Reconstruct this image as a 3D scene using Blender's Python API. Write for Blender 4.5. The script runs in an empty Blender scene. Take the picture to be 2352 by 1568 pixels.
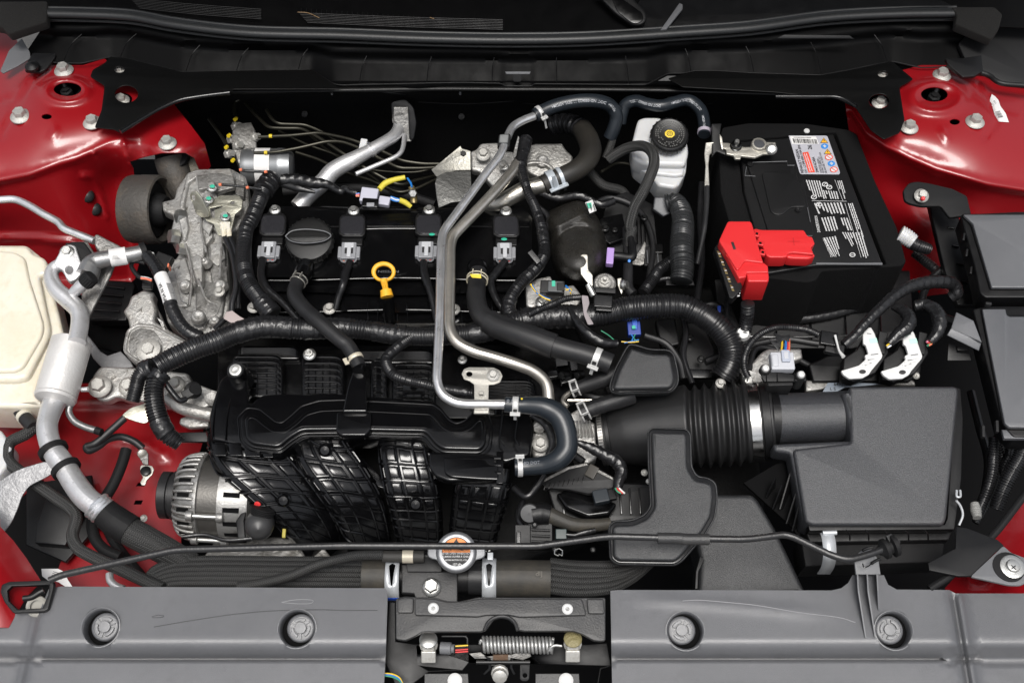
import bpy, bmesh, math, random
import numpy as np
from mathutils import Vector, Matrix, Quaternion
from mathutils.geometry import delaunay_2d_cdt
SC = bpy.context.scene
COL = SC.collection
rnd = random.Random(7)
R = math.radians
# ---------------------------------------------------------------- camera
HF, PITCH, DIST = 46.0, 55.0, 1.70
SH = (0.0, 0.0)
cam_d = bpy.data.cameras.new('camera'); cam = bpy.data.objects.new('camera', cam_d); COL.objects.link(cam)
cam_d.sensor_width = 36; cam_d.lens = 18 / math.tan(R(HF / 2)); cam_d.clip_start = .05; cam_d.clip_end = 500
FW = Vector((0, math.cos(R(PITCH)), -math.sin(R(PITCH))))
UPV = Vector((0, math.sin(R(PITCH)), math.cos(R(PITCH))))
CP = -FW * DIST
cam.location = CP; cam.rotation_euler = (R(90 - PITCH), 0, 0)
SC.camera = cam
# ---------------------------------------------------------------- world, sun, exposure
w = bpy.data.worlds.new('World'); SC.world = w; w.use_nodes = True
nt = w.node_tree; bgn = nt.nodes['Background']
sky = nt.nodes.new('ShaderNodeTexSky'); sky.sky_type = 'NISHITA'; sky.sun_disc = False
SUN_EL, SUN_AZ = R(72), R(178)
sky.sun_elevation = SUN_EL; sky.sun_rotation = SUN_AZ; sky.air_density = 1.0; sky.dust_density = 4.0; sky.ozone_density = .6
hs = nt.nodes.new('ShaderNodeHueSaturation'); hs.inputs['Saturation'].default_value = .30
nt.links.new(sky.outputs[0], hs.inputs['Color']); nt.links.new(hs.outputs[0], bgn.inputs[0]); bgn.inputs[1].default_value = .095
sd = bpy.data.lights.new('sun', 'SUN'); sd.energy = 1.95; sd.angle = R(24); sd.color = (1, .97, .93)
so = bpy.data.objects.new('sun', sd); COL.objects.link(so)
sdir = Vector((math.sin(SUN_AZ) * math.cos(SUN_EL), math.cos(SUN_AZ) * math.cos(SUN_EL), math.sin(SUN_EL)))
so.rotation_euler = sdir.to_track_quat('Z', 'Y').to_euler(); so.location = sdir * 5
SC.view_settings.view_transform = 'Standard'; SC.view_settings.look = 'None'; SC.view_settings.exposure = .55; SC.view_settings.gamma = 1
SC.render.engine = 'CYCLES'
SC.cycles.max_bounces = 6; SC.cycles.diffuse_bounces = 3; SC.cycles.glossy_bounces = 4
# ---------------------------------------------------------------- where things stand: a ray of the view meets a height
KX = 2 * math.tan(R(HF / 2)) / 2352
def ray(x, y): return FW + Vector((1, 0, 0)) * ((x - 1176) * KX) + UPV * ((784 - y) * KX)
def P(x, y, z=0.0):
    d = ray(x, y); t = (z - CP.z) / d.z
    return CP + d * t
def S(p): return (p - CP).dot(FW) * KX
def cell(cx, cy):
    def f(s):
        v = [float(a) for a in s.replace(',', ' ').split()] if isinstance(s, str) else list(s)
        return [(cx * 784 + v[i] / 3, cy * 522.667 + v[i + 1] / 3) for i in range(0, len(v), 2)]
    return f
CA, CB, CC, CD, CE, CF, CG, CH, CI = [cell(i % 3, i // 3) for i in range(9)]
def D(s):
    v = [float(a) for a in s.replace(',', ' ').split()]
    return [(v[i], v[i + 1]) for i in range(0, len(v), 2)]
class Plane:
    """a real flat surface: a point at height z, leaning pitch degrees to the front and roll degrees to the right, turned by yaw"""
    def __init__(s, x, y, z, pitch=0, roll=0, yaw=0):
        s.o = P(x, y, z)
        m = Matrix.Rotation(R(yaw), 3, 'Z') @ Matrix.Rotation(R(pitch), 3, 'X') @ Matrix.Rotation(R(roll), 3, 'Y')
        s.m = m; s.n = m.col[2].copy(); s.u = m.col[0].copy(); s.v = m.col[1].copy(); s.s = S(s.o)
    def hit(s, x, y):
        d = ray(x, y); t = (s.o - CP).dot(s.n) / d.dot(s.n); return CP + d * t
    def loc(s, x, y):
        q = s.hit(x, y) - s.o; return (q.dot(s.u), q.dot(s.v))
    def at(s, a, b, h=0): return s.o + s.u * a + s.v * b + s.n * h
    def up(s, h):
        q = Plane.__new__(Plane); q.__dict__ = dict(s.__dict__); q.o = s.o + s.n * h; return q
# ---------------------------------------------------------------- materials
MATS = {}
def mat(name, col, rough=.5, metal=0, bump=None, var=None, coat=0, spec=.5, pat=None, sss=0, rvar=0, trans=0, scr=None, ew=0):
    if name in MATS: return MATS[name]
    m = bpy.data.materials.new(name); m.use_nodes = True; N = m.node_tree.nodes; L = m.node_tree.links
    b = N['Principled BSDF']; b.inputs['Base Color'].default_value = (*col, 1); b.inputs['Roughness'].default_value = rough
    b.inputs['Metallic'].default_value = metal; b.inputs['Specular IOR Level'].default_value = spec
    if coat: b.inputs['Coat Weight'].default_value = coat; b.inputs['Coat Roughness'].default_value = .14
    if sss: b.inputs['Subsurface Weight'].default_value = sss; b.inputs['Subsurface Radius'].default_value = (.02, .016, .01); b.inputs['Subsurface Scale'].default_value = .5
    if trans: b.inputs['Transmission Weight'].default_value = trans
    tc = N.new('ShaderNodeTexCoord'); last = None
    csock = None
    def noise(scale, det=4, rg=.6, co='Object'):
        n = N.new('ShaderNodeTexNoise'); n.inputs['Scale'].default_value = scale; n.inputs['Detail'].default_value = det; n.inputs['Roughness'].default_value = rg
        L.new(tc.outputs[co], n.inputs['Vector']); return n
    def mixc(fac, a, bcol):
        mx = N.new('ShaderNodeMix'); mx.data_type = 'RGBA'; L.new(fac, mx.inputs['Factor'])
        if hasattr(a, 'links'): L.new(a, mx.inputs[6])
        else: mx.inputs[6].default_value = (*a, 1)
        if hasattr(bcol, 'links'): L.new(bcol, mx.inputs[7])
        else: mx.inputs[7].default_value = (*bcol, 1)
        return mx.outputs[2]
    def ramp(src, lo, hi):
        r = N.new('ShaderNodeMapRange'); r.inputs[1].default_value = lo; r.inputs[2].default_value = hi; L.new(src, r.inputs[0]); return r.outputs[0]
    csock = col
    for vv in ([var] if var and not isinstance(var[0], tuple) else (var or [])):
        sc_, c2, lo, hi = vv
        n = noise(sc_, 6, .65); csock = mixc(ramp(n.outputs[0], lo, hi), csock, c2)
    if rvar:
        n = noise(rvar[0], 4); mr = N.new('ShaderNodeMapRange'); mr.inputs[1].default_value = .3; mr.inputs[2].default_value = .7
        mr.inputs[3].default_value = rvar[1]; mr.inputs[4].default_value = rvar[2]; L.new(n.outputs[0], mr.inputs[0]); L.new(mr.outputs[0], b.inputs['Roughness'])
    hsock = None
    if pat:
        kind, pu, pv, st, c2 = pat
        sp = N.new('ShaderNodeSeparateXYZ'); L.new(tc.outputs['UV'], sp.inputs[0])
        def mth(op, a, bb=None, c=None):
            q = N.new('ShaderNodeMath'); q.operation = op
            for i, v in enumerate((a, bb, c)):
                if v is None: continue
                if hasattr(v, 'links'): L.new(v, q.inputs[i])
                else: q.inputs[i].default_value = v
            return q.outputs[0]
        u = mth('MULTIPLY', sp.outputs[0], 2 * math.pi / pu); v = mth('MULTIPLY', sp.outputs[1], 2 * math.pi / pv)
        if kind == 'braid':     # herringbone: strands lean one way, then the other
            tri = mth('PINGPONG', sp.outputs[0], pu / 2)
            h = mth('SINE', mth('ADD', v, mth('MULTIPLY', tri, 2 * math.pi / pv * .9)))
            g = mth('ABSOLUTE', mth('SINE', mth('MULTIPLY', u, .5)))
            h = mth('MULTIPLY', mth('MULTIPLY_ADD', h, .5, .5), mth('POWER', g, .4))
        else:
            h = mth('MULTIPLY_ADD', mth('SINE', v), .5, .5)
        csock = mixc(h, csock, c2)
        bp = N.new('ShaderNodeBump'); bp.inputs['Distance'].default_value = st; bp.inputs['Strength'].default_value = 1; L.new(h, bp.inputs['Height']); last = bp
    if hasattr(csock, 'links'): L.new(csock, b.inputs['Base Color'])
    for bb in ([bump] if bump and not isinstance(bump[0], tuple) else (bump or [])):
        n = noise(bb[0], 3); bp = N.new('ShaderNodeBump'); bp.inputs['Distance'].default_value = bb[1]; bp.inputs['Strength'].default_value = bb[2] if len(bb) > 2 else 1
        L.new(n.outputs[0], bp.inputs['Height'])
        if last: L.new(last.outputs[0], bp.inputs['Normal'])
        last = bp
    if last: L.new(last.outputs[0], b.inputs['Normal'])
    MATS[name] = m; return m
GLOSS = mat('glossy black nylon', (.0028, .0028, .0031), .2, bump=(900, .00008), rvar=(60, .14, .26))
COWL = mat('cowl plastic', (.0018, .0018, .0020), .5, spec=.10, rvar=(30, .42, .58))
BLK = mat('black plastic', (.0045, .0045, .005), .38, spec=.36, bump=(1500, .00015), rvar=(40, .36, .5))
MATTE = mat('matte black', (.006, .006, .0065), .65, spec=.3, bump=(700, .0003))
DEEP = mat('cavity shade black', (.003, .003, .0033), .8, spec=.1)  # shade of holes and gaps put into the colour; also plain black parts
TEX = mat('textured black plastic', (.009, .0095, .0108), .40, spec=.8, bump=((750, .0009, .45), (1500, .0005, .5)), var=(620, (.022, .023, .025), .45, .6), rvar=(30, .40, .50))
TEXG = mat('grained grey plastic', (.024, .025, .0285), .38, spec=.8, bump=((750, .0009, .45), (1500, .0005, .5)), var=((620, (.045, .047, .052), .45, .6),))
COVER = mat('weathered radiator cover plastic', (.088, .090, .096), .34, spec=1.0, bump=((1500, .0003), (7, .0008, .3)), var=((3.5, (.128, .130, .138), .3, .75), (45, (.084, .085, .09), .55, .85), (400, (.14, .142, .15), .66, .72)), rvar=(9, .26, .44))
BRKT = mat('dusty black plastic', (.028, .028, .029), .46, var=((25, (.06, .058, .055), .45, .9),), bump=(500, .0004))
RUB = mat('hose rubber', (.011, .011, .012), .43, spec=.4, bump=(1200, .0002), var=(30, (.022, .022, .023), .4, .8))
RUBB = mat('blue black hose rubber', (.013, .017, .022), .36, bump=(1000, .0001))
RUBD = mat('dusty hose rubber', (.03, .028, .024), .6, bump=(300, .0003), var=(35, (.065, .056, .042), .4, .8))
CORR = mat('corrugated loom plastic', (.010, .010, .011), .30, bump=(500, .0002))
TAPE = mat('vinyl wrapping tape', (.011, .011, .012), .30, bump=((250, .0006), (90, .0012, .7)), rvar=(90, .22, .42))
BRAID = mat('braided sleeve', (.007, .007, .007), .5, pat=('braid', .0056, .0028, .0008, (.060, .060, .058)))
ALU = mat('drawn aluminium', (.86, .86, .87), .34, .88, bump=((50, .0001), (900, .00004)), rvar=(70, .26, .38), var=(40, (.68, .68, .67), .5, .85))
ALUM = mat('matt aluminium', (.70, .70, .71), .42, .75, bump=(300, .0003), var=((30, (.48, .47, .45), .5, .8), (160, (.4, .4, .39), .62, .7)))
NICK = mat('brushed nickel tube', (.76, .72, .65), .32, .92, bump=(500, .0001), var=(25, (.45, .42, .37), .4, .8))
CAST = mat('cast aluminium', (.43, .425, .41), .42, .65, bump=((220, .0012, .7), (60, .002, .5), (900, .0004)), var=((34, (.34, .325, .30), .45, .68), (110, (.12, .11, .095), .57, .70), (300, (.66, .66, .65), .60, .72)))
CASTA = mat('dull alternator alloy', (.34, .335, .325), .42, .75, bump=((300, .0006, .6), (900, .0003)), var=((60, (.17, .165, .15), .5, .72), (200, (.55, .55, .54), .6, .72)))
CASTD = mat('dark cast aluminium', (.25, .245, .235), .46, .6, bump=((260, .0012, .8), (60, .002, .5)), var=((40, (.10, .095, .085), .45, .7), (200, (.42, .41, .39), .6, .72)))
ZINC = mat('zinc plated steel', (.60, .60, .58), .36, .95, bump=(600, .0002), var=((90, (.38, .37, .34), .5, .8),))
BOLTM = mat('grey coated bolt steel', (.50, .49, .46), .45, .55, bump=(500, .0003), var=((120, (.34, .32, .28), .5, .78),))
BRK = mat('phosphated bracket steel', (.27, .26, .235), .45, .5, bump=((600, .0002),), var=((420, (.42, .42, .39), .55, .68), (700, (.14, .14, .12), .58, .7)))
IRON = mat('weathered iron', (.065, .06, .054), .6, .3, bump=((200, .0012), (40, .002, .4)), var=((25, (.11, .085, .06), .45, .8), (12, (.10, .10, .10), .55, .8)))
RED = mat("red body paint", (.25, .003, .0065), .36, bump=((9, .003, .25), (700, .00006)), coat=.5, spec=.5)
REDP = mat('red plastic', (.60, .022, .025), .38, bump=(900, .0002))
YEL = mat('yellow plastic', (.82, .41, .025), .42, bump=(900, .0003))
WHT = mat('white plastic', (.60, .60, .59), .4, bump=(900, .0002))
CREAM = mat('milky polyethylene', (.70, .66, .56), .34, sss=.3, bump=((60, .001, .4),), var=((9, (.62, .56, .43), .42, .75), (60, (.6, .55, .42), .5, .8)))
TANKW = mat('white reservoir plastic', (.58, .585, .59), .28, sss=.25, var=(25, (.50, .505, .50), .4, .8))
GREY = mat('light grey plastic', (.24, .245, .26), .40, bump=(900, .0002))
LAV = mat('lavender grey plastic', (.43, .43, .50), .42)
MGREY = mat('mid grey plastic', (.13, .133, .14), .45, bump=(900, .0003))
PAPER = mat('paper label', (.72, .71, .70), .55)
INK = mat('black ink', (.012, .012, .013), .6)
WINK = mat('white print', (.62, .62, .62), .5)
LGREY = mat('grey label film', (.42, .42, .46), .4)
ORANGE = mat('orange print', (.75, .22, .03), .5)
REDINK = mat('red print', (.70, .07, .04), .5)
BLUEINK = mat('blue print', (.03, .22, .60), .5)
GREENINK = mat('green paint dab', (.03, .40, .26), .5)
YINK = mat('yellow paint dab', (.70, .52, .02), .5)
BLUEP = mat('blue plastic', (.012, .04, .25), .4)
PURP = mat('lilac plastic', (.38, .25, .55), .4)
WY = mat('yellow wire', (.75, .50, .03), .4); WB = mat('blue wire', (.02, .18, .55), .4); WR = mat('red wire', (.60, .03, .03), .4)
WO = mat('orange wire', (.75, .20, .10), .4); WP = mat('pink wire', (.75, .25, .35), .4); WW = mat('white wire', (.7, .7, .68), .4); WG = mat('green wire', (.04, .25, .14), .4)
STAM = mat('laminated steel', (.13, .125, .115), .45, .7, bump=(300, .0003), pat=('ring', 1, .0012, .0003, (.09, .085, .08)), var=((30, (.2, .19, .17), .5, .8),))
PULL = mat('dark machined steel', (.03, .03, .03), .35, .8)
GLASS = mat('sight glass', (.9, .92, .92), .1, spec=.8)
BRASS = mat('tarnished brass', (.33, .26, .12), .4, .8, var=(200, (.05, .04, .02), .5, .7))
FOAM = mat('open foam', (.012, .011, .010), .95, bump=((900, .004, 1),), var=(700, (.03, .028, .025), .5, .7))
FELT = mat('black insulation felt', (.006, .006, .0063), .85, spec=.15, bump=((500, .0015, .7), (1500, .0006)))
SEALM = mat('weatherstrip rubber', (.016, .017, .018), .42, bump=(300, .0002))
GREASE = mat('old grease', (.22, .19, .09), .5, bump=(200, .002))
# ---------------------------------------------------------------- objects
WLOC = {}
def _link(o, loc, parent, vis=None):
    COL.objects.link(o)
    if parent is not None: o.parent = parent; o.location = loc - WLOC[parent.name]
    else: o.location = loc
    WLOC[o.name] = loc.copy()
    return o
def tagit(o, label=None, cat=None, group=None, kind=None):
    if label: o['label'] = label
    if cat: o['category'] = cat
    if group: o['group'] = group
    if kind: o['kind'] = kind
    return o
def thing(name, label, cat, at, group=None):
    return tagit(_link(bpy.data.objects.new(name, None), at if isinstance(at, Vector) else P(*at), None), label, cat, group)
def mk(name, verts, faces, m, parent=None, smooth=40, uvs=None, tag=None, loc=None):
    c = loc if loc is not None else sum((Vector(v) for v in verts), Vector()) / len(verts)
    me = bpy.data.meshes.new(name); me.from_pydata([Vector(v) - c for v in verts], [], faces)
    if uvs is not None:
        ul = me.uv_layers.new(name='uv'); ul.data.foreach_set('uv', [x for l in me.loops for x in uvs[l.vertex_index]])
    me.materials.append(m)
    if smooth:
        me.polygons.foreach_set('use_smooth', [True] * len(me.polygons))
        if smooth < 180: me.set_sharp_from_angle(angle=R(smooth))
    me.update()
    o = bpy.data.objects.new(name, me); _link(o, c, parent)
    if tag: tagit(o, *tag)
    return o
def merge(parts):
    V, F = [], []
    for v, f in parts:
        k = len(V); V += list(v); F += [tuple(i + k for i in q) for q in f]
    return V, F
def bevel(o, wd, seg=2, ang=35):
    b = o.modifiers.new('bevel', 'BEVEL'); b.width = wd; b.segments = seg; b.limit_method = 'ANGLE'; b.angle_limit = R(ang); b.harden_normals = False
    o.data.polygons.foreach_set('use_smooth', [True] * len(o.data.polygons)); o.data.set_sharp_from_angle(angle=R(180))
    wn = o.modifiers.new('wn', 'WEIGHTED_NORMAL'); wn.keep_sharp = False
    return o
# ---- splines
def interp_z(pts, z):
    if not isinstance(z, (list, tuple)): z = [z]
    if len(z) == len(pts): return list(z)
    d = [0]
    for a, b in zip(pts, pts[1:]): d.append(d[-1] + math.hypot(b[0] - a[0], b[1] - a[1]))
    return [float(np.interp(x / (d[-1] or 1) * (len(z) - 1), range(len(z)), z)) for x in d]
def crom(p, step, closed=False):
    n = len(p)
    if n == 2:
        k = max(1, int((p[1] - p[0]).length / step)); return [p[0].lerp(p[1], i / k) for i in range(k + 1)]
    q = ([p[-1]] + p + [p[0], p[1]]) if closed else ([p[0] * 2 - p[1]] + p + [p[-1] * 2 - p[-2]])
    out = []
    for i in range(1, len(q) - 2):
        a, b, c, d = q[i - 1:i + 3]
        t1 = max((b - a).length, 1e-7) ** .5; t2 = t1 + max((c - b).length, 1e-7) ** .5; t3 = t2 + max((d - c).length, 1e-7) ** .5
        k = max(1, int((c - b).length / step + .5))
        for j in range(k):
            t = t1 + (t2 - t1) * j / k
            A1 = a * ((t1 - t) / t1) + b * (t / t1); A2 = b * ((t2 - t) / (t2 - t1)) + c * ((t - t1) / (t2 - t1)); A3 = c * ((t3 - t) / (t3 - t2)) + d * ((t - t2) / (t3 - t2))
            B1 = A1 * ((t2 - t) / t2) + A2 * (t / t2); B2 = A2 * ((t3 - t) / (t3 - t1)) + A3 * ((t - t1) / (t3 - t1))
            out.append(B1 * ((t2 - t) / (t2 - t1)) + B2 * ((t - t1) / (t2 - t1)))
    if not closed: out.append(p[-1])
    return out
def fillet(p, rad, step):
    out = [p[0]]
    for i in range(1, len(p) - 1):
        a, b, c = p[i - 1:i + 2]; u = (a - b); v = (c - b); r = min(rad, u.length * .48, v.length * .48)
        s, e = b + u.normalized() * r, b + v.normalized() * r
        k = 8
        out += [s.lerp(b, t / k).lerp(b.lerp(e, t / k), t / k) for t in range(k + 1)]
    out.append(p[-1])
    res = []
    for a, b in zip(out, out[1:]):
        k = max(1, int((b - a).length / step)); res += [a.lerp(b, j / k) for j in range(k)]
    res.append(out[-1]); return res
def frames(path):
    n = len(path); T = []
    for i in range(n):
        t = path[min(i + 1, n - 1)] - path[max(i - 1, 0)]; T.append(t.normalized() if t.length > 1e-9 else Vector((1, 0, 0)))
    up = Vector((0, 0, 1)); 
    if abs(T[0].dot(up)) > .95: up = Vector((0, 1, 0))
    nrm = (up - T[0] * up.dot(T[0])).normalized(); fr = [(T[0], nrm, T[0].cross(nrm))]
    for i in range(1, n):
        nrm = nrm - T[i] * nrm.dot(T[i]); nrm.normalize(); fr.append((T[i], nrm, T[i].cross(nrm)))
    return fr
TUBES = {}
def path3(pts, z, step=4.0, fil=None, lift=None):
    zz = interp_z(pts, z); p = [P(a[0], a[1], h) for a, h in zip(pts, zz)]
    s = S(sum(p, Vector()) / len(p))
    if fil: return fillet(p, fil * s, step * s), s, p
    return crom(p, step * s), s, p
def tubegeo(path, rad, seg=14, flat=1.0, corr=None, wrap=None, cap=True, s=1, sect=None, wr=0, inner=None):
    fr = frames(path); V = []; F = []; UV = []; L = 0; n = len(path)
    ds = [0]
    for a, b in zip(path, path[1:]): ds.append(ds[-1] + (b - a).length)
    tot = ds[-1]; rr = rad if isinstance(rad, (list, tuple)) else [rad]
    for i in range(n):
        r0 = float(np.interp(ds[i] / tot * (len(rr) - 1), range(len(rr)), rr)) if len(rr) > 1 else rr[0]
        T, Nn, B = fr[i]
        for j in range(seg + 1):
            a = 2 * math.pi * j / seg; r = r0
            if corr:
                ph = (ds[i] / corr[0]) % 1; r = r0 * (1 - corr[1] * (1 if ph > .62 else (0 if .08 < ph < .54 else .5)))
            if wrap:
                ph = (ds[i] / wrap[0] + a / (2 * math.pi) * (wrap[2] if len(wrap) > 2 else 1)) % 1; r = r0 * (1 - wrap[1] * (1 - ph))
            if wr: r *= 1 + wr * (math.sin(ds[i] / s * .31 + a * 3) * .5 + math.sin(ds[i] / s * .83 - a * 2 + 1) * .5)
            if sect: r *= sect(a)
            V.append(path[i] + Nn * (math.cos(a) * r * flat) + B * (math.sin(a) * r)); UV.append((a * r0, ds[i]))
    w_ = seg + 1
    for i in range(n - 1):
        for j in range(seg): F.append((i * w_ + j, i * w_ + j + 1, (i + 1) * w_ + j + 1, (i + 1) * w_ + j))
    if cap:
        for (i, rev) in ((0, 1), (n - 1, 0)):
            k = len(V); T = fr[i][0]; V.append(path[i] + T * (rr[0] * .0)); UV.append((0, 0))
            for j in range(seg):
                q = (k, i * w_ + j, i * w_ + j + 1); F.append(q if not rev else (q[0], q[2], q[1]))
    return V, F, UV
def tube(name, pts, z, r, m, parent=None, tag=None, step=4.0, fil=None, corr=None, wrap=None, key=None, smooth=50, **kw):
    if corr: step = min(step, corr[0] / 6)
    path, s, p = path3(pts, z, step, fil)
    if corr: corr = (corr[0] * s, corr[1])
    if wrap: wrap = (wrap[0] * s,) + tuple(wrap[1:])
    rad = [x * s for x in r] if isinstance(r, (list, tuple)) else r * s
    V, F, UV = tubegeo(path, rad, corr=corr, wrap=wrap, s=s, **kw)
    o = mk(name, V, F, m, parent, smooth, UV, tag)
    TUBES[key or o.name] = (path, rad if not isinstance(rad, list) else rad[0], s)
    return o
def on_tube(key, t):
    path, r, s = TUBES[key]; i = min(int(t * (len(path) - 1)), len(path) - 2); fr = frames(path)[i]; return path[i], fr, r, s, i
def collar(name, key, t, wpx, m, parent=None, k=1.12, tag=None, seg=24):
    path, r, s = TUBES[key]; fr = frames(path); i0 = int(t * (len(path) - 1)); L = 0; i = i0; sub = [path[i0]]
    while i < len(path) - 1 and L < wpx * s: L += (path[i + 1] - path[i]).length; i += 1; sub.append(path[i])
    if len(sub) < 2: sub.append(path[min(i0 + 1, len(path) - 1)])
    sub = [sub[0]] + sub[1:-1] + [sub[-1]]
    V, F, UV = tubegeo(sub, r * k, seg=seg, s=s)
    return mk(name, V, F, m, parent, 40, None, tag)
def lathe_geo(o, ax, prof, seg=28, ref=None, open0=False):
    ax = ax.normalized(); ref = ref or (Vector((1, 0, 0)) if abs(ax.x) < .9 else Vector((0, 1, 0)))
    u = (ref - ax * ref.dot(ax)).normalized(); v = ax.cross(u); V = []; F = []
    for r, h in prof:
        for j in range(seg): a = 2 * math.pi * j / seg; V.append(o + ax * h + u * (r * math.cos(a)) + v * (r * math.sin(a)))
    for i in range(len(prof) - 1):
        for j in range(seg): F.append((i * seg + j, i * seg + (j + 1) % seg, (i + 1) * seg + (j + 1) % seg, (i + 1) * seg + j))
    if prof[0][0] > 1e-6 and not open0: F.append(tuple(reversed(range(seg))))
    if prof[-1][0] > 1e-6: F.append(tuple((len(prof) - 1) * seg + j for j in range(seg)))
    return V, F
def lathe(name, o, ax, prof, m, parent=None, seg=28, tag=None, smooth=40, px=True, open0=False):
    """prof in view pixels at the origin's distance"""
    if not isinstance(o, Vector): o = P(*o)
    k = S(o) if px else 1
    V, F = lathe_geo(o, ax, [(a * k, b * k) for a, b in prof], seg, open0=open0)
    return mk(name, V, F, m, parent, smooth, None, tag)
Z = Vector((0, 0, 1))
# ---- flat plates, any outline, holes, rounded edges
def rounded(pts, r, k=4):
    if r <= 0: return pts
    out = []; n = len(pts)
    for i in range(n):
        a, b, c = Vector(pts[i - 1]), Vector(pts[i]), Vector(pts[(i + 1) % n]); u = a - b; v = c - b
        q = min(r, u.length * .45, v.length * .45); s, e = b + u.normalized() * q, b + v.normalized() * q
        out += [tuple(s.lerp(b, t / k).lerp(b.lerp(e, t / k), t / k)) for t in range(k + 1)]
    return out
def circ(cx, cy, rx, ry=None, n=24, a0=0): 
    ry = ry or rx; return [(cx + rx * math.cos(2 * math.pi * i / n + a0), cy + ry * math.sin(2 * math.pi * i / n + a0)) for i in range(n)]
def curve_mesh(loops, ext, bev, res=2):
    cu = bpy.data.curves.new('c', 'CURVE'); cu.dimensions = '2D'; cu.fill_mode = 'BOTH'
    for lp in loops:
        sp = cu.splines.new('POLY'); sp.points.add(len(lp) - 1); sp.use_cyclic_u = True
        sp.points.foreach_set('co', [x for p in lp for x in (p[0], p[1], 0, 1)])
    bev = min(bev, ext * .98); cu.extrude = max(ext - bev, 0); cu.bevel_depth = bev; cu.bevel_resolution = res; cu.offset = -bev
    ob = bpy.data.objects.new('c', cu); me = bpy.data.meshes.new_from_object(ob); bpy.data.objects.remove(ob); bpy.data.curves.remove(cu)
    return me
def plate(name, pl, pts, th, m, parent=None, bev=1.0, rc=0, holes=(), tag=None, local=False, res=2, smooth=35):
    """outline lies on plane pl, thickness th (pixels) goes below it"""
    k = pl.s
    f = (lambda q: [(a * k, b * k) for a, b in q]) if local else (lambda q: [pl.loc(a, b) for a, b in q])
    loops = [rounded(f(pts), rc * k)] + [f(h) for h in holes]
    me = curve_mesh(loops, th * k / 2, bev * k, res)
    M4 = pl.m.to_4x4(); M4.translation = pl.o - pl.n * (th * k / 2)
    me.transform(M4)
    c = sum((pl.at(*q) for q in loops[0]), Vector()) / len(loops[0]); me.transform(Matrix.Translation(-c))
    me.materials.clear(); me.materials.append(m)
    bm = bmesh.new(); bm.from_mesh(me); bmesh.ops.remove_doubles(bm, verts=bm.verts, dist=1e-6); bmesh.ops.recalc_face_normals(bm, faces=bm.faces); bm.to_mesh(me); bm.free()
    me.polygons.foreach_set('use_smooth', [True] * len(me.polygons)); me.set_sharp_from_angle(angle=R(smooth))
    me.name = name; o = bpy.data.objects.new(name, me); _link(o, c, parent)
    if tag: tagit(o, *tag)
    return o
def text(s, pl, x, y, size, m, parent, rot=0, name='lettering', mirror=False, align='CENTER', sx=1, h=.25):
    """flat print; x, y in view pixels on plane pl, size = letter height in pixels"""
    cu = bpy.data.curves.new('t', 'FONT'); cu.body = s; cu.size = size * pl.s * 1.38; cu.align_x = align; cu.align_y = 'CENTER'; cu.offset = size * pl.s * .012; cu.resolution_u = 2
    ob = bpy.data.objects.new('t', cu); me = bpy.data.meshes.new_from_object(ob); bpy.data.objects.remove(ob); bpy.data.curves.remove(cu)
    c = pl.hit(x, y) + pl.n * (h * .001)
    me.transform(pl.m.to_4x4() @ Matrix.Rotation(R(rot), 4, 'Z') @ Matrix.Diagonal((sx * (-1 if mirror else 1), 1, 1, 1)))
    me.materials.clear(); me.materials.append(m)
    o = bpy.data.objects.new(name, me); return _link(o, c, parent)
def bars(name, pl, rects, m, parent, rot=0, cx=0, cy=0, h=.2):
    """many flat printed strokes in one mesh; rects (x0,y0,x1,y1) in local px about view point cx,cy turned by rot"""
    V = []; F = []; o = pl.hit(cx, cy); c, s_ = math.cos(R(rot)), math.sin(R(rot)); k = pl.s
    for (x0, y0, x1, y1) in rects:
        b = len(V)
        for (x, y) in ((x0, y0), (x1, y0), (x1, y1), (x0, y1)):
            V.append(o + pl.u * ((x * c - y * s_) * k) + pl.v * ((x * s_ + y * c) * k) + pl.n * (h * .001))
        F.append((b, b + 1, b + 2, b + 3))
    return mk(name, V, F, m, parent, 0)
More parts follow.
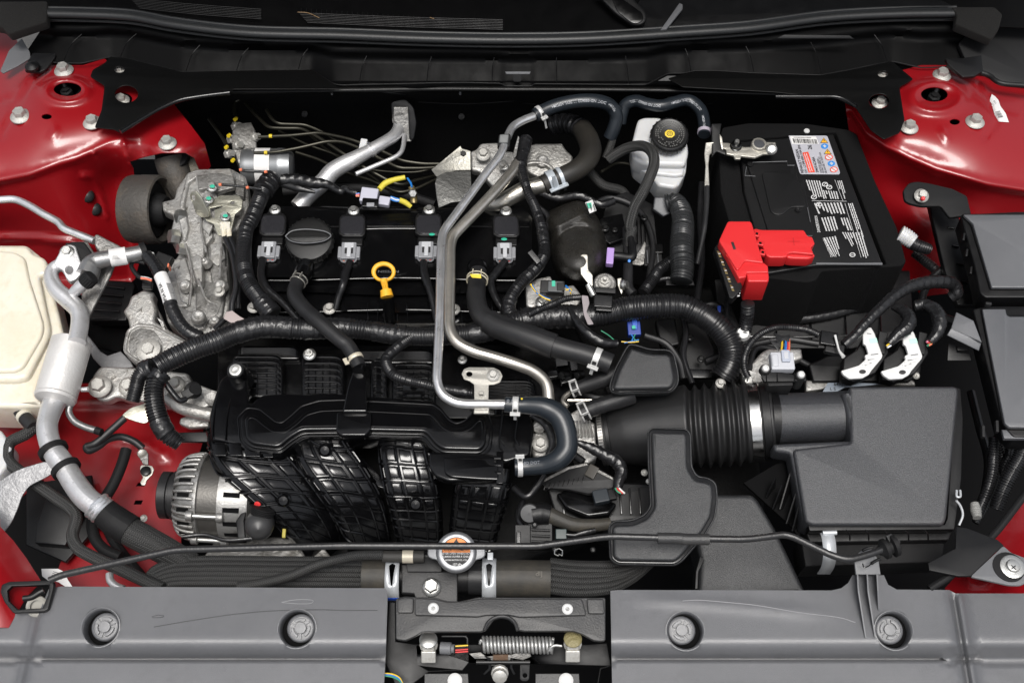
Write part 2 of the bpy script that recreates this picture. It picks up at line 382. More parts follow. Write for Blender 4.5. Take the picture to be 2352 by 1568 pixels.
# ---- pressed sheets: outline in view pixels, height from a function
def inside(poly, x, y):
    c = False; j = len(poly) - 1
    for i in range(len(poly)):
        if (poly[i][1] > y) != (poly[j][1] > y) and x < (poly[j][0] - poly[i][0]) * (y - poly[i][1]) / (poly[j][1] - poly[i][1]) + poly[i][0]: c = not c
        j = i
    return c
def dens(pts, st, closed=True):
    out = []; n = len(pts)
    for i in range(n if closed else n - 1):
        a, b = pts[i], pts[(i + 1) % n]; k = max(1, int(math.hypot(b[0] - a[0], b[1] - a[1]) / st)); out += [(a[0] + (b[0] - a[0]) * j / k, a[1] + (b[1] - a[1]) * j / k) for j in range(k)]
    if not closed: out.append(pts[-1])
    return out
def sheet(name, poly, zf, m, parent=None, st=8, holes=(), skip=None, th=.0015, tag=None, smooth=60, lines=(), finer=(), sol=True):
    vs = []; fc = []; ed = []
    def add(lp, closed=True):
        k = len(vs); vs.extend(Vector(p) for p in lp); n = len(lp)
        ed.extend((k + i, k + (i + 1) % n) for i in range(n if closed else n - 1)); return k
    op = dens(poly, st); add(op)
    hl = [dens(h, st) for h in holes]
    for h in hl: add(h)
    for l in lines: add(dens(l, st * .7, False), False)
    xs = [p[0] for p in poly]; ys = [p[1] for p in poly]
    def grid(x0, y0, x1, y1, s_):
        y = y0 + s_ * .5; row = 0
        while y < y1:
            x = x0 + (s_ * .5 if row % 2 else 0) + s_ * .3
            while x < x1:
                if inside(poly, x, y) and not (skip and skip(x, y)) and not any(inside(h, x, y) for h in hl): vs.append(Vector((x, y)))
                x += s_
            y += s_ * .87; row += 1
    grid(min(xs), min(ys), max(xs), max(ys), st)
    for (x0, y0, x1, y1, s_) in finer: grid(x0, y0, x1, y1, s_)
    r = delaunay_2d_cdt(vs, ed, [], 0, 1e-4); V2, F2 = r[0], r[2]
    F = []
    for f in F2:
        cx = sum(V2[i].x for i in f) / 3; cy = sum(V2[i].y for i in f) / 3
        p0, p1, p2 = (V2[i] for i in f)
        if abs((p1.x - p0.x) * (p2.y - p0.y) - (p2.x - p0.x) * (p1.y - p0.y)) < .02: continue
        if inside(op, cx, cy) and not any(inside(h, cx, cy) for h in hl): F.append(tuple(reversed(f)))
    V = [P(v.x, v.y, zf(v.x, v.y)) for v in V2]
    if sum((V[f[1]] - V[f[0]]).cross(V[f[2]] - V[f[0]]).z for f in F) < 0: F = [tuple(reversed(f)) for f in F]
    if sol:     # turned-down rim along every edge
        dirs = set(); [dirs.update(((f[0], f[1]), (f[1], f[2]), (f[2], f[0]))) for f in F]
        bd = [e for e in dirs if (e[1], e[0]) not in dirs]; mp = {}
        for e in bd:
            for v in e:
                if v not in mp: mp[v] = len(V); V += [V[v].copy(), V[v] - Vector((0, 0, th))]
        F += [(mp[a], mp[a] + 1, mp[b] + 1, mp[b]) for a, b in bd]
    return mk(name, V, F, m, parent, smooth, None, tag)
def rbf(ctrl, smooth=0.0):
    A = np.array([(c[0] / 100, c[1] / 100) for c in ctrl]); zv = np.array([c[2] for c in ctrl]); n = len(A)
    def phi(d2): return .5 * d2 * np.log(d2 + 1e-9)
    d2 = ((A[:, None] - A[None]) ** 2).sum(-1); K = phi(d2) + np.eye(n) * smooth
    Pm = np.hstack([np.ones((n, 1)), A]); M = np.zeros((n + 3, n + 3)); M[:n, :n] = K; M[:n, n:] = Pm; M[n:, :n] = Pm.T
    sol = np.linalg.lstsq(M, np.concatenate([zv, np.zeros(3)]), rcond=None)[0]; wv, c = sol[:n], sol[n:]
    def f(x, y):
        q = np.array([x / 100, y / 100]); d = ((A - q) ** 2).sum(-1); return float(phi(d) @ wv + c[0] + c[1] * q[0] + c[2] * q[1])
    return f
def sstep(a, b, x):
    t = min(1, max(0, (x - a) / (b - a))); return t * t * (3 - 2 * t)
def dline(pl, x, y):
    best = 1e9
    for (x0, y0), (x1, y1) in zip(pl, pl[1:]):
        dx, dy = x1 - x0, y1 - y0; t = max(0, min(1, ((x - x0) * dx + (y - y0) * dy) / (dx * dx + dy * dy + 1e-9))); best = min(best, math.hypot(x - x0 - t * dx, y - y0 - t * dy))
    return best
def dome(cx, cy, rx, ry, h, edge=.35):
    return lambda x, y: h * (1 - sstep(1 - edge, 1, math.hypot((x - cx) / rx, (y - cy) / ry)))
def groove(pl, w_, h): return lambda x, y: h * (1 - sstep(0, w_, dline(pl, x, y)))
def sumf(*fs): return lambda x, y: sum(f(x, y) for f in fs)
# ---- bolts
def _bolt_mesh(name, m, head=.60, washer=1.0, hh=.62, stud=0, flange=.16):
    parts = []
    o = Vector(); parts.append(lathe_geo(o, Z, [(washer, 0), (washer, flange * .5), (washer * .94, flange), (head * 1.08, flange * 1.9), (head * .9, flange * 2.2)], 24))
    h0 = flange * 1.3
    parts.append(lathe_geo(o, Z, [(head, h0), (head, h0 + hh * .86), (head * .90, h0 + hh)], 6))
    parts.append(lathe_geo(o, Z, [(head * .74, h0 + hh * .98), (head * .72, h0 + hh * 1.03), (head * .55, h0 + hh * 1.03), (head * .5, h0 + hh * .97), (0.0001, h0 + hh * .96)], 18))
    if stud: parts.append(lathe_geo(o, Z, [(head * .42, h0 + hh), (head * .42, h0 + hh + stud), (head * .36, h0 + hh + stud + .06)], 14))
    V, F = merge(parts); me = bpy.data.meshes.new(name); me.from_pydata(V, [], F); me.materials.append(m)
    me.polygons.foreach_set('use_smooth', [True] * len(F)); me.set_sharp_from_angle(angle=R(32)); return me
BM = {}
def bolt(parent, x, y, z, r, pitch=0, roll=0, m=None, kind='std', pl=None, yaw=None, name='bolt', label=None, pos=None, ax=None):
    m = m or BOLTM; key = (m.name, kind)
    if key not in BM:
        kw = {'std': {}, 'small': dict(head=.72, washer=1, hh=.75), 'flat': dict(head=.55, washer=1, hh=.35, flange=.1), 'stud': dict(head=.68, hh=.5, stud=.7), 'thin': dict(head=.5, washer=1, hh=.5, flange=.07)}[kind]
        BM[key] = _bolt_mesh('bolt', m, **kw)
    if pl: p = pl.hit(x, y); q = pl.m.copy()
    else: p = pos if pos is not None else P(x, y, z); q = Matrix.Rotation(R(pitch), 3, 'X') @ Matrix.Rotation(R(roll), 3, 'Y')
    if ax is not None: q = ax.to_track_quat('Z', 'Y').to_matrix()
    o = bpy.data.objects.new(name, BM[key]); _link(o, p, parent)
    yaw = rnd.uniform(0, 60) if yaw is None else yaw
    o.rotation_euler = (q @ Matrix.Rotation(R(yaw), 3, 'Z')).to_euler(); k = S(p) * r; o.scale = (k, k, k)
    if label: o['label'] = label
    return o
def kids(o): return [c for c in COL.objects if c.parent == o]
def copy_tree(o, loc, label=None, group=None):
    src = WLOC[o.name]; d = loc - src
    def rec(a, par):
        c = a.copy(); COL.objects.link(c); c.parent = par; WLOC[c.name] = WLOC[a.name] + d
        for ch in kids(a): rec(ch, c)
        return c
    ks = rec(o, None); ks.location = loc
    if label: ks['label'] = label
    if group: ks['group'] = group
    return ks
def boxgeo(c, u, v, n, a, b, h):
    V = [c + u * (sx * a) + v * (sy * b) + n * (sz * h) for sz in (-1, 1) for sx, sy in ((-1, -1), (1, -1), (1, 1), (-1, 1))]
    return V, [(3, 2, 1, 0), (4, 5, 6, 7), (0, 1, 5, 4), (1, 2, 6, 5), (2, 3, 7, 6), (3, 0, 4, 7)]
def box(name, pl, x, y, w_, h_, dp, m, parent=None, rot=0, bev=1, lift=0, tag=None, local=False):
    """block with its top centred at view point x, y of plane pl (or local px), w_ h_ dp in pixels, raised by lift"""
    c = (pl.at(x * pl.s, y * pl.s) if local else pl.hit(x, y)) + pl.n * ((lift - dp / 2) * pl.s)
    u = pl.u * math.cos(R(rot)) + pl.v * math.sin(R(rot)); v = pl.n.cross(u)
    V, F = boxgeo(c, u, v, pl.n, w_ / 2 * pl.s, h_ / 2 * pl.s, dp / 2 * pl.s)
    o = mk(name, V, F, m, parent, 0, None, tag)
    if bev: bevel(o, bev * pl.s)
    return o
# ================================================================= setting: floor and firewall of the bay
def liney(pl, x):
    for a, b in zip(pl, pl[1:]):
        if a[0] <= x <= b[0]: return a[1] + (b[1] - a[1]) * (x - a[0]) / (b[0] - a[0] + 1e-9)
    return pl[0][1] if x < pl[0][0] else pl[-1][1]
def structure(o): o['kind'] = 'structure'; return o
FL = -.42
structure(mk('engine_bay_floor', [(-1.3, -.75, FL), (1.3, -.75, FL), (1.3, .75, FL), (-1.3, .75, FL)], [(0, 1, 2, 3)], DEEP))
structure(mk('ground', [(-60, -60, -.85), (60, -60, -.85), (60, 60, -.85), (-60, 60, -.85)], [(0, 1, 2, 3)], mat('asphalt', (.055, .055, .056), .85, var=(3, (.075, .074, .07), .4, .7), bump=(40, .01))))
def fw_z(x, y): return .075 - sstep(186, 250, y) * .05 - max(0, y - 190) * .0011 + .004 * math.sin(x * .02) + (.012 * math.exp(-((x - 950) / 45) ** 2))
fwp = D('380 186 2010 186 2060 330 1990 640 1500 640 640 640 470 560 420 330')
structure(sheet('firewall', fwp, fw_z, FELT, st=22))
# ================================================================= hood held open above the back of the bay
hood = thing('hood', 'raised hood panel held open over the back of the bay', 'hood', Vector((0, .72, .22)))
def hoodpt(u, v, off=0):
    return Vector((u, .74 - .50 * v, .24 + .86 * v - .06 * abs(u) ** 2 + off))
for nm, off, m in (('outer_skin', .03, RED), ('inner_liner', 0, FELT)):
    V = []; F = []; nu, nv = 24, 14
    for j in range(nv + 1):
        for i in range(nu + 1):
            V.append(hoodpt(-.86 + 1.72 * i / nu, j / nv, 0) + Vector((0, off * .86, off * .5)))
    for j in range(nv):
        for i in range(nu): a = j * (nu + 1) + i; F.append((a, a + 1, a + nu + 2, a + nu + 1))
    mk(nm, V, F, m, hood, 60)
# ================================================================= red wings with strut towers
def tower(name, label, outline, ctrl, hole, extra, holes, crease, mirror=False):
    def yc(x): return liney(crease, x)
    up_ = [c for c in ctrl if c[1] <= yc(c[0]) + 8 or (not mirror and c[0] > 325) or (mirror and c[0] < 1945)]; dn_ = [c for c in ctrl if not (c[1] <= yc(c[0]) + 8) or (not mirror and c[0] > 325)]
    fu, fd = rbf(up_, .0002), rbf(dn_, .0002)
    def zf0(x, y):
        d = y - yc(x); w = sstep(-1, 16, d)
        if not mirror and x > 300: w *= 1 - sstep(300, 345, x)
        r_ = .0035 * math.exp(-((d + 2) / 8) ** 2) * (1 if mirror else 1 - sstep(290, 330, x))
        a = fu(x, y) if w < 1 else 0; b = fd(x, y) if w > 0 else 0
        return a * (1 - w) + b * w + r_
    zf_ = sumf(zf0, *extra)
    def zf(x, y): return zf_(min(max(x, -60), 2420), min(max(y, 20), 640))
    return sheet(name, outline, zf, RED, st=9, holes=holes, th=.0015, smooth=180,
                 tag=(label, 'body panel'), skip=lambda x, y: crease[0][0] - 4 < x < crease[-1][0] + 4 and -14 < y - yc(x) < 22, lines=[[(x, yc(x) + o) for x in np.arange(crease[0][0], crease[-1][0], 5)] for o in (-9, -4, 1, 5, 9, 13, 17)], finer=[(hole[0] - 75, hole[1] - 60, hole[0] + 75, hole[1] + 60, 5)]), zf
def rim(cx, cy, rx, ry, h, w_=.5):
    return lambda x, y: h * math.exp(-((math.hypot((x - cx) / rx, (y - cy) / ry) - 1) / w_) ** 2)
Lc = D('-380 440 -60 440 0 413 70 400 133 377 175 365 213 348 250 330 290 318 330 322')
lctrl = [(140, 205, .078), (60, 262, .074), (213, 280, .07), (150, 158, .078), (100, 150, .074), (60, 190, .072), (20, 230, .060), (0, 330, .056), (-60, 300, .05), (-60, 380, .045), (130, 345, .060), (70, 350, .058), (230, 325, .055),
         (0, 100, .05), (40, 130, .05), (-60, 150, .045), (-60, 60, .05), (0, 20, .05), (0, 408, .036), (70, 395, .041), (133, 372, .046), (213, 343, .05), (285, 313, .053), (-60, 432, .03),
         (0, 428, .018), (75, 416, .022), (140, 395, .026), (220, 366, .030), (-60, 450, .012),
         (0, 500, -.045), (-60, 520, -.05), (80, 490, -.04), (160, 470, -.03), (200, 450, -.035), (240, 440, -.05), (0, 570, -.12), (100, 570, -.11), (200, 560, -.10), (300, 560, -.15), (270, 400, -.03),
         (385, 318, .05), (340, 320, .05), (430, 325, .048), (350, 345, .046), (420, 347, .045), (455, 345, .03), (472, 370, .0), (482, 400, -.03), (300, 260, .06), (400, 260, .045), (290, 365, .025), (340, 352, .035)]
lout = D('-380 -40 30 -40 40 40 38 92 60 140 110 150 190 150 240 135 300 180 400 240 440 290 470 330 484 380 470 400 455 385 446 362 425 350 370 351 330 360 298 370 306 385 312 450 330 560 310 640 240 700 150 660 -90 640 -380 640')
holeL = circ(155, 205, 32, 16, 20)
lw, lzf = tower('left_wing_panel', 'glossy red inner wing with the strut tower beside the black bushing', lout, lctrl, (155, 205),
     [rim(152, 208, 46, 25, .007, .35), groove(D('118 315 130 297'), 8, .004), groove(D('0 320 30 250 70 190 110 160'), 7, -.005), groove(D('215 352 222 372 235 395'), 5, .004), groove(D('285 325 292 366 300 385'), 6, .006),
      groove(D('0 232 22 222 33 224 20 232 0 236'), 4, -.004), groove(D('190 402 214 405 230 440 246 500'), 9, .006), groove(D('0 545 90 548 160 556 250 580'), 12, .01)],
     [holeL, circ(107, 268, 12, 6.5, 12), circ(278, 228, 26, 16, 16)], Lc)
Rc = D('1955 253 1991 307 2035 337 2088 363 2151 390 2268 423 2380 440 2720 446')
rctrl = [(2148, 218, .078), (2163, 165, .078), (2088, 290, .07), (2240, 278, .072), (2030, 300, .060), (2075, 325, .062), (2150, 345, .062), (2250, 370, .056), (2352, 350, .05), (2420, 300, .045), (2300, 250, .066), (2352, 230, .058), (2300, 195, .06), (2205, 175, .07), (2420, 400, .035), (2350, 418, .036),
         (1958, 248, .05), (1993, 302, .050), (2037, 332, .050), (2090, 358, .048), (2153, 385, .045), (2268, 418, .04),
         (1948, 262, .03), (1982, 318, .027), (2026, 350, .025), (2080, 378, .024), (2144, 405, .02), (2260, 436, .016), (2380, 455, .01),
         (1975, 400, -.03), (2020, 450, -.05), (2070, 420, -.02), (2100, 500, -.06), (2150, 450, -.03), (2060, 560, -.12), (2120, 600, -.12), (2200, 540, -.06), (2300, 560, -.08), (2420, 600, -.1)]
rout = D('1940 225 1990 190 2060 165 2115 150 2180 150 2205 172 2262 172 2262 60 2300 -40 2720 -40 2720 640 2440 640 2120 680 2060 620 2050 520 1990 400 1950 300')
rw, rzf = tower('right_wing_panel', 'glossy red inner wing with the strut tower behind the fuse boxes', rout, rctrl, (2146, 217),
     [rim(2152, 222, 56, 32, .007, .35), groove(D('2160 300 2178 320'), 8, .004), groove(D('2262 320 2290 280 2270 225 2240 190'), 8, -.004)],
     [circ(2146, 217, 31, 17, 20), circ(2193, 280, 12, 7, 12), circ(2020, 232, 24, 16, 16)], Rc, True)
# bolts on the towers belong to the wing panels
def wbolt(par, zf, x, y, r, dz=.0, kind='std', m=None, p=0, ro=0): return bolt(par, x, y, zf(x, y) + dz, r, p, ro, m, kind)
for x, y, r in ((147, 163, 22), (48, 268, 24), (213, 283, 22), (385, 330, 21)): wbolt(lw, lzf, x, y, r, 0.001)
for x, y, r in ((2163, 174, 21), (2088, 294, 21), (2239, 281, 22)): wbolt(rw, rzf, x, y, r, 0.001)
wbolt(lw, lzf, 279, 232, 19, -.002); wbolt(rw, rzf, 2021, 238, 19, -.002)
for par, x, y in ((lw, 152, 206), (rw, 2146, 218)):
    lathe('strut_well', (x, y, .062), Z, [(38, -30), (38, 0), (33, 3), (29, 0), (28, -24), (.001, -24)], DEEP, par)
    lathe('strut_nut', (x, y + 4, .062), Z, [(15, -10), (15, 2), (12, 4), (9, 4), (9, 8)], MATTE, par, seg=6)
    V, F = merge([lathe_geo(P(x, y, .058), Z, [(q * S(P(x, y, .06)), (h) * S(P(x, y, .06))) for q, h in [(v, i * 1.6) for i, v in enumerate([8, 6.6] * 10)] + [(5, 33), (4.5, 30), (.001, 30)]], 16)])
    mk('damper_rod', V, F, PULL, par)
for x, y in ((201, 448), (217, 478)):
    zz = lzf(x, y); lathe('rubber_plug', (x, y + 2, zz - .004), Vector((.25, -.55, .8)), [(16, 0), (15, 5), (10, 8), (.001, 9)], BLK, lw)
# black pans added under the small holes, standing in for the shade below
for nm_, pts_ in (('hole_shade_pan', '-80 120 330 140 320 300 -80 360'), ('hole_shade_pan', '1960 140 2440 150 2440 340 2000 330')):
    plate(nm_, Plane(D(pts_)[0][0], 200, .02, 0), D(pts_), 20, DEEP, None, tag=('dark shade pan added to darken the holes of the ' + ('left' if '-80' in pts_ else 'right') + ' red tower', 'shade pan'))
# lower red rails
zr = rbf([(0, 900, -.15), (400, 930, -.15), (420, 1050, -.15), (300, 1000, -.147), (0, 1100, -.155), (200, 1180, -.16), (330, 1300, -.165), (150, 1300, -.165), (60, 1000, -.15), (0, 1350, -.17), (430, 1150, -.16), (380, 1060, -.15)])
rail = sheet('red_chassis_rail', D('-80 880 430 880 470 1000 440 1100 415 1200 420 1380 100 1400 150 1260 100 1100 0 1180 -80 1150'), sumf(zr, groove(D('170 925 420 925'), 10, .012), groove(D('245 1000 330 1020 380 1050'), 9, .01)), RED, st=14,
    holes=[D('318 1107 335 1107 332 1116 312 1116'), D('311 1148 329 1148 324 1158 307 1158')], smooth=180, tag=('red painted chassis rail low down beside the alternator', 'body panel'))
zb = rbf([(0, 1150, -.02), (60, 1240, -.02), (95, 1320, -.02), (0, 1300, .02), (-80, 1250, .03), (0, 1400, .02), (-80, 1420, .02)])
sheet('red_front_corner', D('-90 1100 0 1190 0 1208 30 1240 60 1280 95 1335 60 1370 20 1440 -90 1440'), zb, RED, st=12, smooth=180, tag=('red body corner at the front left beside the prop rod hinge', 'body panel'))
zb2 = rbf([(2352, 1130, .02), (2300, 1200, -.02), (2230, 1280, -.05), (2180, 1350, -.06), (2352, 1250, .0), (2352, 1400, .0), (2440, 1200, .03), (2250, 1380, -.03)])
frc = sheet('red_front_corner', D('2440 1050 2352 1145 2290 1215 2225 1290 2170 1350 2190 1400 2460 1400'), sumf(zb2, rim(2250, 1330, 26, 14, .006, .4)), RED, st=10, smooth=180, tag=('red body corner at the front right under the grey corner bracket', 'body panel'))
# ================================================================= cowl
lip = D('60 120 123 143 187 145 253 130 287 133 417 165 567 162 717 160 767 193 784 195 1000 190 1067 189 1150 191 1161 197 1221 197 1227 192 1484 194 1534 168 1568 168 1595 162 1651 162 1725 167 1885 172 1951 160 2048 140 2115 155 2178 153 2230 163')
sealc = CA('325 92 530 95 900 112 1200 165 1700 222') + CB('0 240 600 263 1200 272 1700 263 2352 222') + CC('450 190 1000 118 1500 92 1885 88')
secs = [165 + 784 - 430 * 3 // 3, ]
secx = [95, 165, 293, 442, 556, 695, 832, 984, 1131, 1277, 1439, 1579, 1721, 1873, 2022, 2140]
def cowl_z(x, y):
    t = (y - liney(sealc, x)) / (liney(lip, x) - liney(sealc, x) + 1e-6)
    k = min(abs(x - s) for s in secx)
    return .112 - .035 * t - .012 * sstep(.30, .50, t)
cp_out = [(100, 60)] + [(x, y + 4) for x, y in sealc] + [(2260, 60)] + [(2230, 163)] + lip[::-1][1:]
cowl = thing('cowl_panel', 'black cowl side panel with upright ribs under the windscreen seal', 'panel', (1176, 150, .09))
sheet('front_wall', cp_out, cowl_z, COWL, cowl, st=9, smooth=60, th=.006)
# bright narrow edges: rolled lip along the bottom, rib blades
pth, s_, _ = path3([(a, b + 1) for a, b in lip[1:-1]], .088, 6, fil=10)
V, F, UV = tubegeo(pth, 1.5 * s_, seg=8); mk('rolled_lip', V, F, BLK, cowl)
for x in secx[1:-1]:
    y0, y1 = liney(sealc, x), liney(lip, x); zt = lambda y: cowl_z(x, y) + .012
    dx = (x - 1176) * .02
    tube('rib', [(x - dx + 3, y0 + (y1 - y0) * .42), (x + 1, y0 + (y1 - y0) * .6), (x + dx, y1 - 1)], [.095, .088, .086], .9, BLK, cowl, seg=6, step=8)
pl = Plane(1190, 168, .094, 50)
plate('slot_plate', pl, CB('1128 495 1305 495 1298 512 1138 512'), 3, MGREY, cowl, bev=.6)
plate('latch_recess', pl, CB('1180 512 1245 512 1240 565 1185 565'), 3, MATTE, cowl, bev=.6, rc=4)
plate('embossed_bar', Plane(1870, 88, .118, 50), CC('650 265 700 240 1150 245 1185 272 1150 268 720 268'), 3, BLK, cowl, bev=1)
# windscreen seal
seal = thing('windscreen_seal', 'long black rubber weatherstrip running across the back of the bay', 'seal', (1176, 85, .13))
tube('seal_bulb', sealc, .130, 13.5, SEALM, seal, flat=.75, step=8, seg=20, cap=True)
tube('seal_lip', [(x, y - 12) for x, y in sealc], .133, 4.5, SEALM, seal, step=8, seg=10)
tube('seal_foot', [(x, y + 17) for x, y in sealc], .116, 3.0, SEALM, seal, step=8, seg=8)
for k, (pts, lab) in enumerate(((CA('-60 10 325 8 322 150 60 238 15 190 -60 175'), 'open foam block at the left end of the windscreen seal'), (CC('1850 48 2150 48 2205 100 2178 205 2128 272 1880 168 1890 100'), 'open foam block at the right end of the windscreen seal'))):
    q = Plane(pts[0][0], 40, .135, 12)
    f = plate('foam_block', q, pts, 26, FOAM, None, bev=3, rc=6, tag=(lab, 'foam block', 'foam blocks ending the windscreen seal'))
# windscreen scuttle above the seal
def top_z(x, y): return .125 + (60 - y) * .0002
scut = thing('scuttle_grille', 'black scuttle cover with long mesh air slots below the windscreen', 'panel', (1176, 30, .12))
sheet('scuttle_cover', D('-100 -60 2460 -60 2460 70 2260 60') + [(x, y + 6) for x, y in sealc[::-1]] + D('100 60 -100 60'), top_z, COWL, scut, st=30, smooth=60)
for xa, ya, xb, yb in ((300, 2, 600, 44), (686, 35, 1155, 68)):
    for k in range(7):
        t = k / 6; tube('slat', [(xa + 20 * t, ya + 3 + t * 22 - 8), ((xa + xb) / 2, (ya + yb) / 2 + t * 22 - 12), (xb, yb - 22 + t * 22)], .137, .8, BLK, scut, seg=5, step=20)
    for k in range(40):
        t = (k + .5) / 40; x = xa + (xb - xa) * t; y = ya + (yb - ya) * t
        tube('mesh_bar', [(x, y - 16), (x, y + 2)], .135, .5, MATTE, scut, seg=4, step=30, tag=None)
wp = Plane(1430, 30, .150, 25)
plate('windscreen_trim', Plane(1360, 20, .13, 15), CB('1380 -60 1500 -10 1640 40 1760 110 1880 215 1800 225 1720 140 1600 65 1480 15 1300 -40'), 8, mat('grey trim plastic', (.22, .22, .23), .5), scut, bev=2, rc=4)
plate('scuttle_corner', Plane(1600, 20, .135, 10), D('1500 -60 2060 -60 2160 0 2195 16 1920 34 1700 60 1560 68 1480 70 1450 40'), 8, BLK, scut, bev=2, rc=4)
wa = thing('wiper_arm', 'black wiper arm pivot with rounded end on the scuttle', 'wiper arm', (1430, 30, .16))
plate('arm', wp, CB('1740 -60 1960 -60 2080 60 2105 100 2100 150 2060 175 2005 172 1890 95'), 14, BLK, wa, bev=4, rc=8)
plate('raised_edge', wp.up(.002), CB('1860 -20 1950 0 2075 90 2085 140 2040 165 2000 160 1900 80'), 4, GLOSS, wa, bev=1.5, rc=8)
plate('scuttle_gutter', Plane(1570, 30, .145, 10), CB('2352 30 2352 60 2240 200 2200 205 2330 20'), 8, MGREY, scut, bev=2)
tube('dry_pine_needle', CA('2050 85 2120 90 2200 125'), .15, .8, mat('dry straw', (.28, .17, .07), .6), step=8, seg=5, tag=('dry bent pine needle lying on the scuttle mesh', 'pine needle'))
tube('straw', CB('610 122 640 130'), .15, .8, MATS['dry straw'], step=8, seg=5, tag=('short straw bit lying on the middle of the scuttle mesh', 'straw'))
# ================================================================= strut brace brackets
lb = D('253 130 287 133 417 165 567 162 717 160 767 193 784 205 535 205 528 212 413 230 365 250 277 305 260 297 217 293 233 253 240 197 207 176 213 160 240 145')
brl = thing('strut_brace', 'black pressed steel strut brace bolted over the left red tower', 'brace', (300, 230, .085))
pb = Plane(300, 220, .088, 4)
plate('brace_plate', pb, lb, 3, mat('satin black steel', (.0028, .0028, .0028), .36, spec=.25, bump=(400, .0002)), brl, bev=.8, rc=5, holes=[circ(290, 216, 27, 20, 20, 0), circ(274, 160, 12, 7, 14)])
tube('rolled_flange', D('528 213 470 220 413 229 365 250 320 276 277 303'), [.0905, .0905], 5.5, GLOSS, brl, fil=20)
bolt(brl, 275, 162, .082, 13, kind='thin'); 
brr = thing('strut_brace', 'black pressed steel strut brace bolted over the right red tower', 'brace', (2020, 240, .085))
rb = D('2048 140 2098 182 2066 200 2078 277 2066 305 2030 320 2001 299 1966 247 1925 227 1781 212 1568 200 1534 180 1568 170 1595 163 1651 163 1725 168 1885 173 1951 161')
plate('brace_plate', Plane(2020, 220, .088, 4), rb, 3, MATS['satin black steel'], brr, bev=.8, rc=5, holes=[circ(2020, 232, 24, 17, 20), circ(2028, 170, 12, 7, 14)])
tube('rolled_flange', D('1781 222 1921 222 1945 230 1968 245'), .0905, 5, GLOSS, brr, fil=14)
bolt(brr, 2029, 171, .082, 13, kind='thin')
cm = tube('cross_member', D('500 208 784 206 1000 203 1176 204 1500 206 1800 214'), .062, 9, MATS['satin black steel'], step=20, tag=('black cross member hidden under the cowl lip', 'beam'), flat=.7)
tube('firewall_cable', CB('0 615 200 625 500 645 800 625 1000 605'), .03, 3.5, RUB, step=8, tag=('thin black cable sagging along the dark firewall', 'cable'))
# left corner trims
plate('corner_flap', Plane(40, 130, .08, 5), CA('0 490 60 350 150 265 205 360 210 400 130 450 20 505'), 4, MGREY, None, bev=1, rc=3, tag=('grey corner flap beside the foam block at the left', 'flap'))
plate('corner_bracket', Plane(90, 150, .09, 10), CA('170 490 180 440 225 365 385 370 380 395 310 480 270 498'), 8, BLK, None, bev=1.5, rc=3, tag=('black clip bracket at the back of the left red tower', 'bracket'))
lathe('push_rivet', (73, 151, .098), Z, [(16, -6), (16, 0), (12, 3), (8, 6), (.001, 7)], BLK, None, tag=('black push rivet with round head on the left corner bracket', 'rivet'))
plate('corner_bracket', Plane(2200, 150, .1, 10), CC('1810 405 1930 400 2060 380 2070 490 2010 525 1930 530 1830 445'), 10, BLK, None, bev=1.5, rc=3, tag=('black clip bracket at the back of the right red tower', 'bracket'))
plate('wing_liner', Plane(2290, 120, .085, 15), CC('2200 110 2210 60 2500 60 2500 590 2352 580 2200 560 2100 500 2010 500 1960 440 1900 300 1960 240 2130 270'), 14, MGREY, None, bev=2, rc=5, tag=('dark grey wing liner beside the foam block at the right', 'liner'))
MATS_LINER = mat('dark liner plastic', (.012, .012, .0125), .5, spec=.3)
bpy.data.objects['wing_liner'].data.materials[0] = MATS_LINER
tube('wing_edge_seal', CC('2050 500 2110 520 2180 570 2352 590 2480 600'), .09, 6, BLK, step=8, tag=('black edge strip behind the right red tower', 'edge strip'))
# sticker on right tower
sp = Plane(2295, 250, rzf(2295, 250) + .001, 8, 5)
st = sheet('barcode_sticker', CC('2112 700 2130 650 2152 664 2176 690 2190 732 2225 780 2248 843 2178 838 2150 792 2138 750'), lambda x, y: rzf(x, y) + .0012, PAPER, None, st=4, th=.0003, tag=('torn white barcode sticker on the right red wing', 'sticker'))
sp = Plane(2296, 262, rzf(2296, 262) + .0022, 10, 8)
bars('barcode', sp.up(.0004), [(-8, i * 1.5 - 9, 5, i * 1.5 - 9 + rnd.choice((.5, 1.0))) for i in range(12)], INK, st, rot=18, cx=CC('2185 788')[0][0], cy=CC('2185 788')[0][1])
text('EO', sp.up(.0004), *CC('2150 706')[0], 5, INK, st, rot=-60)
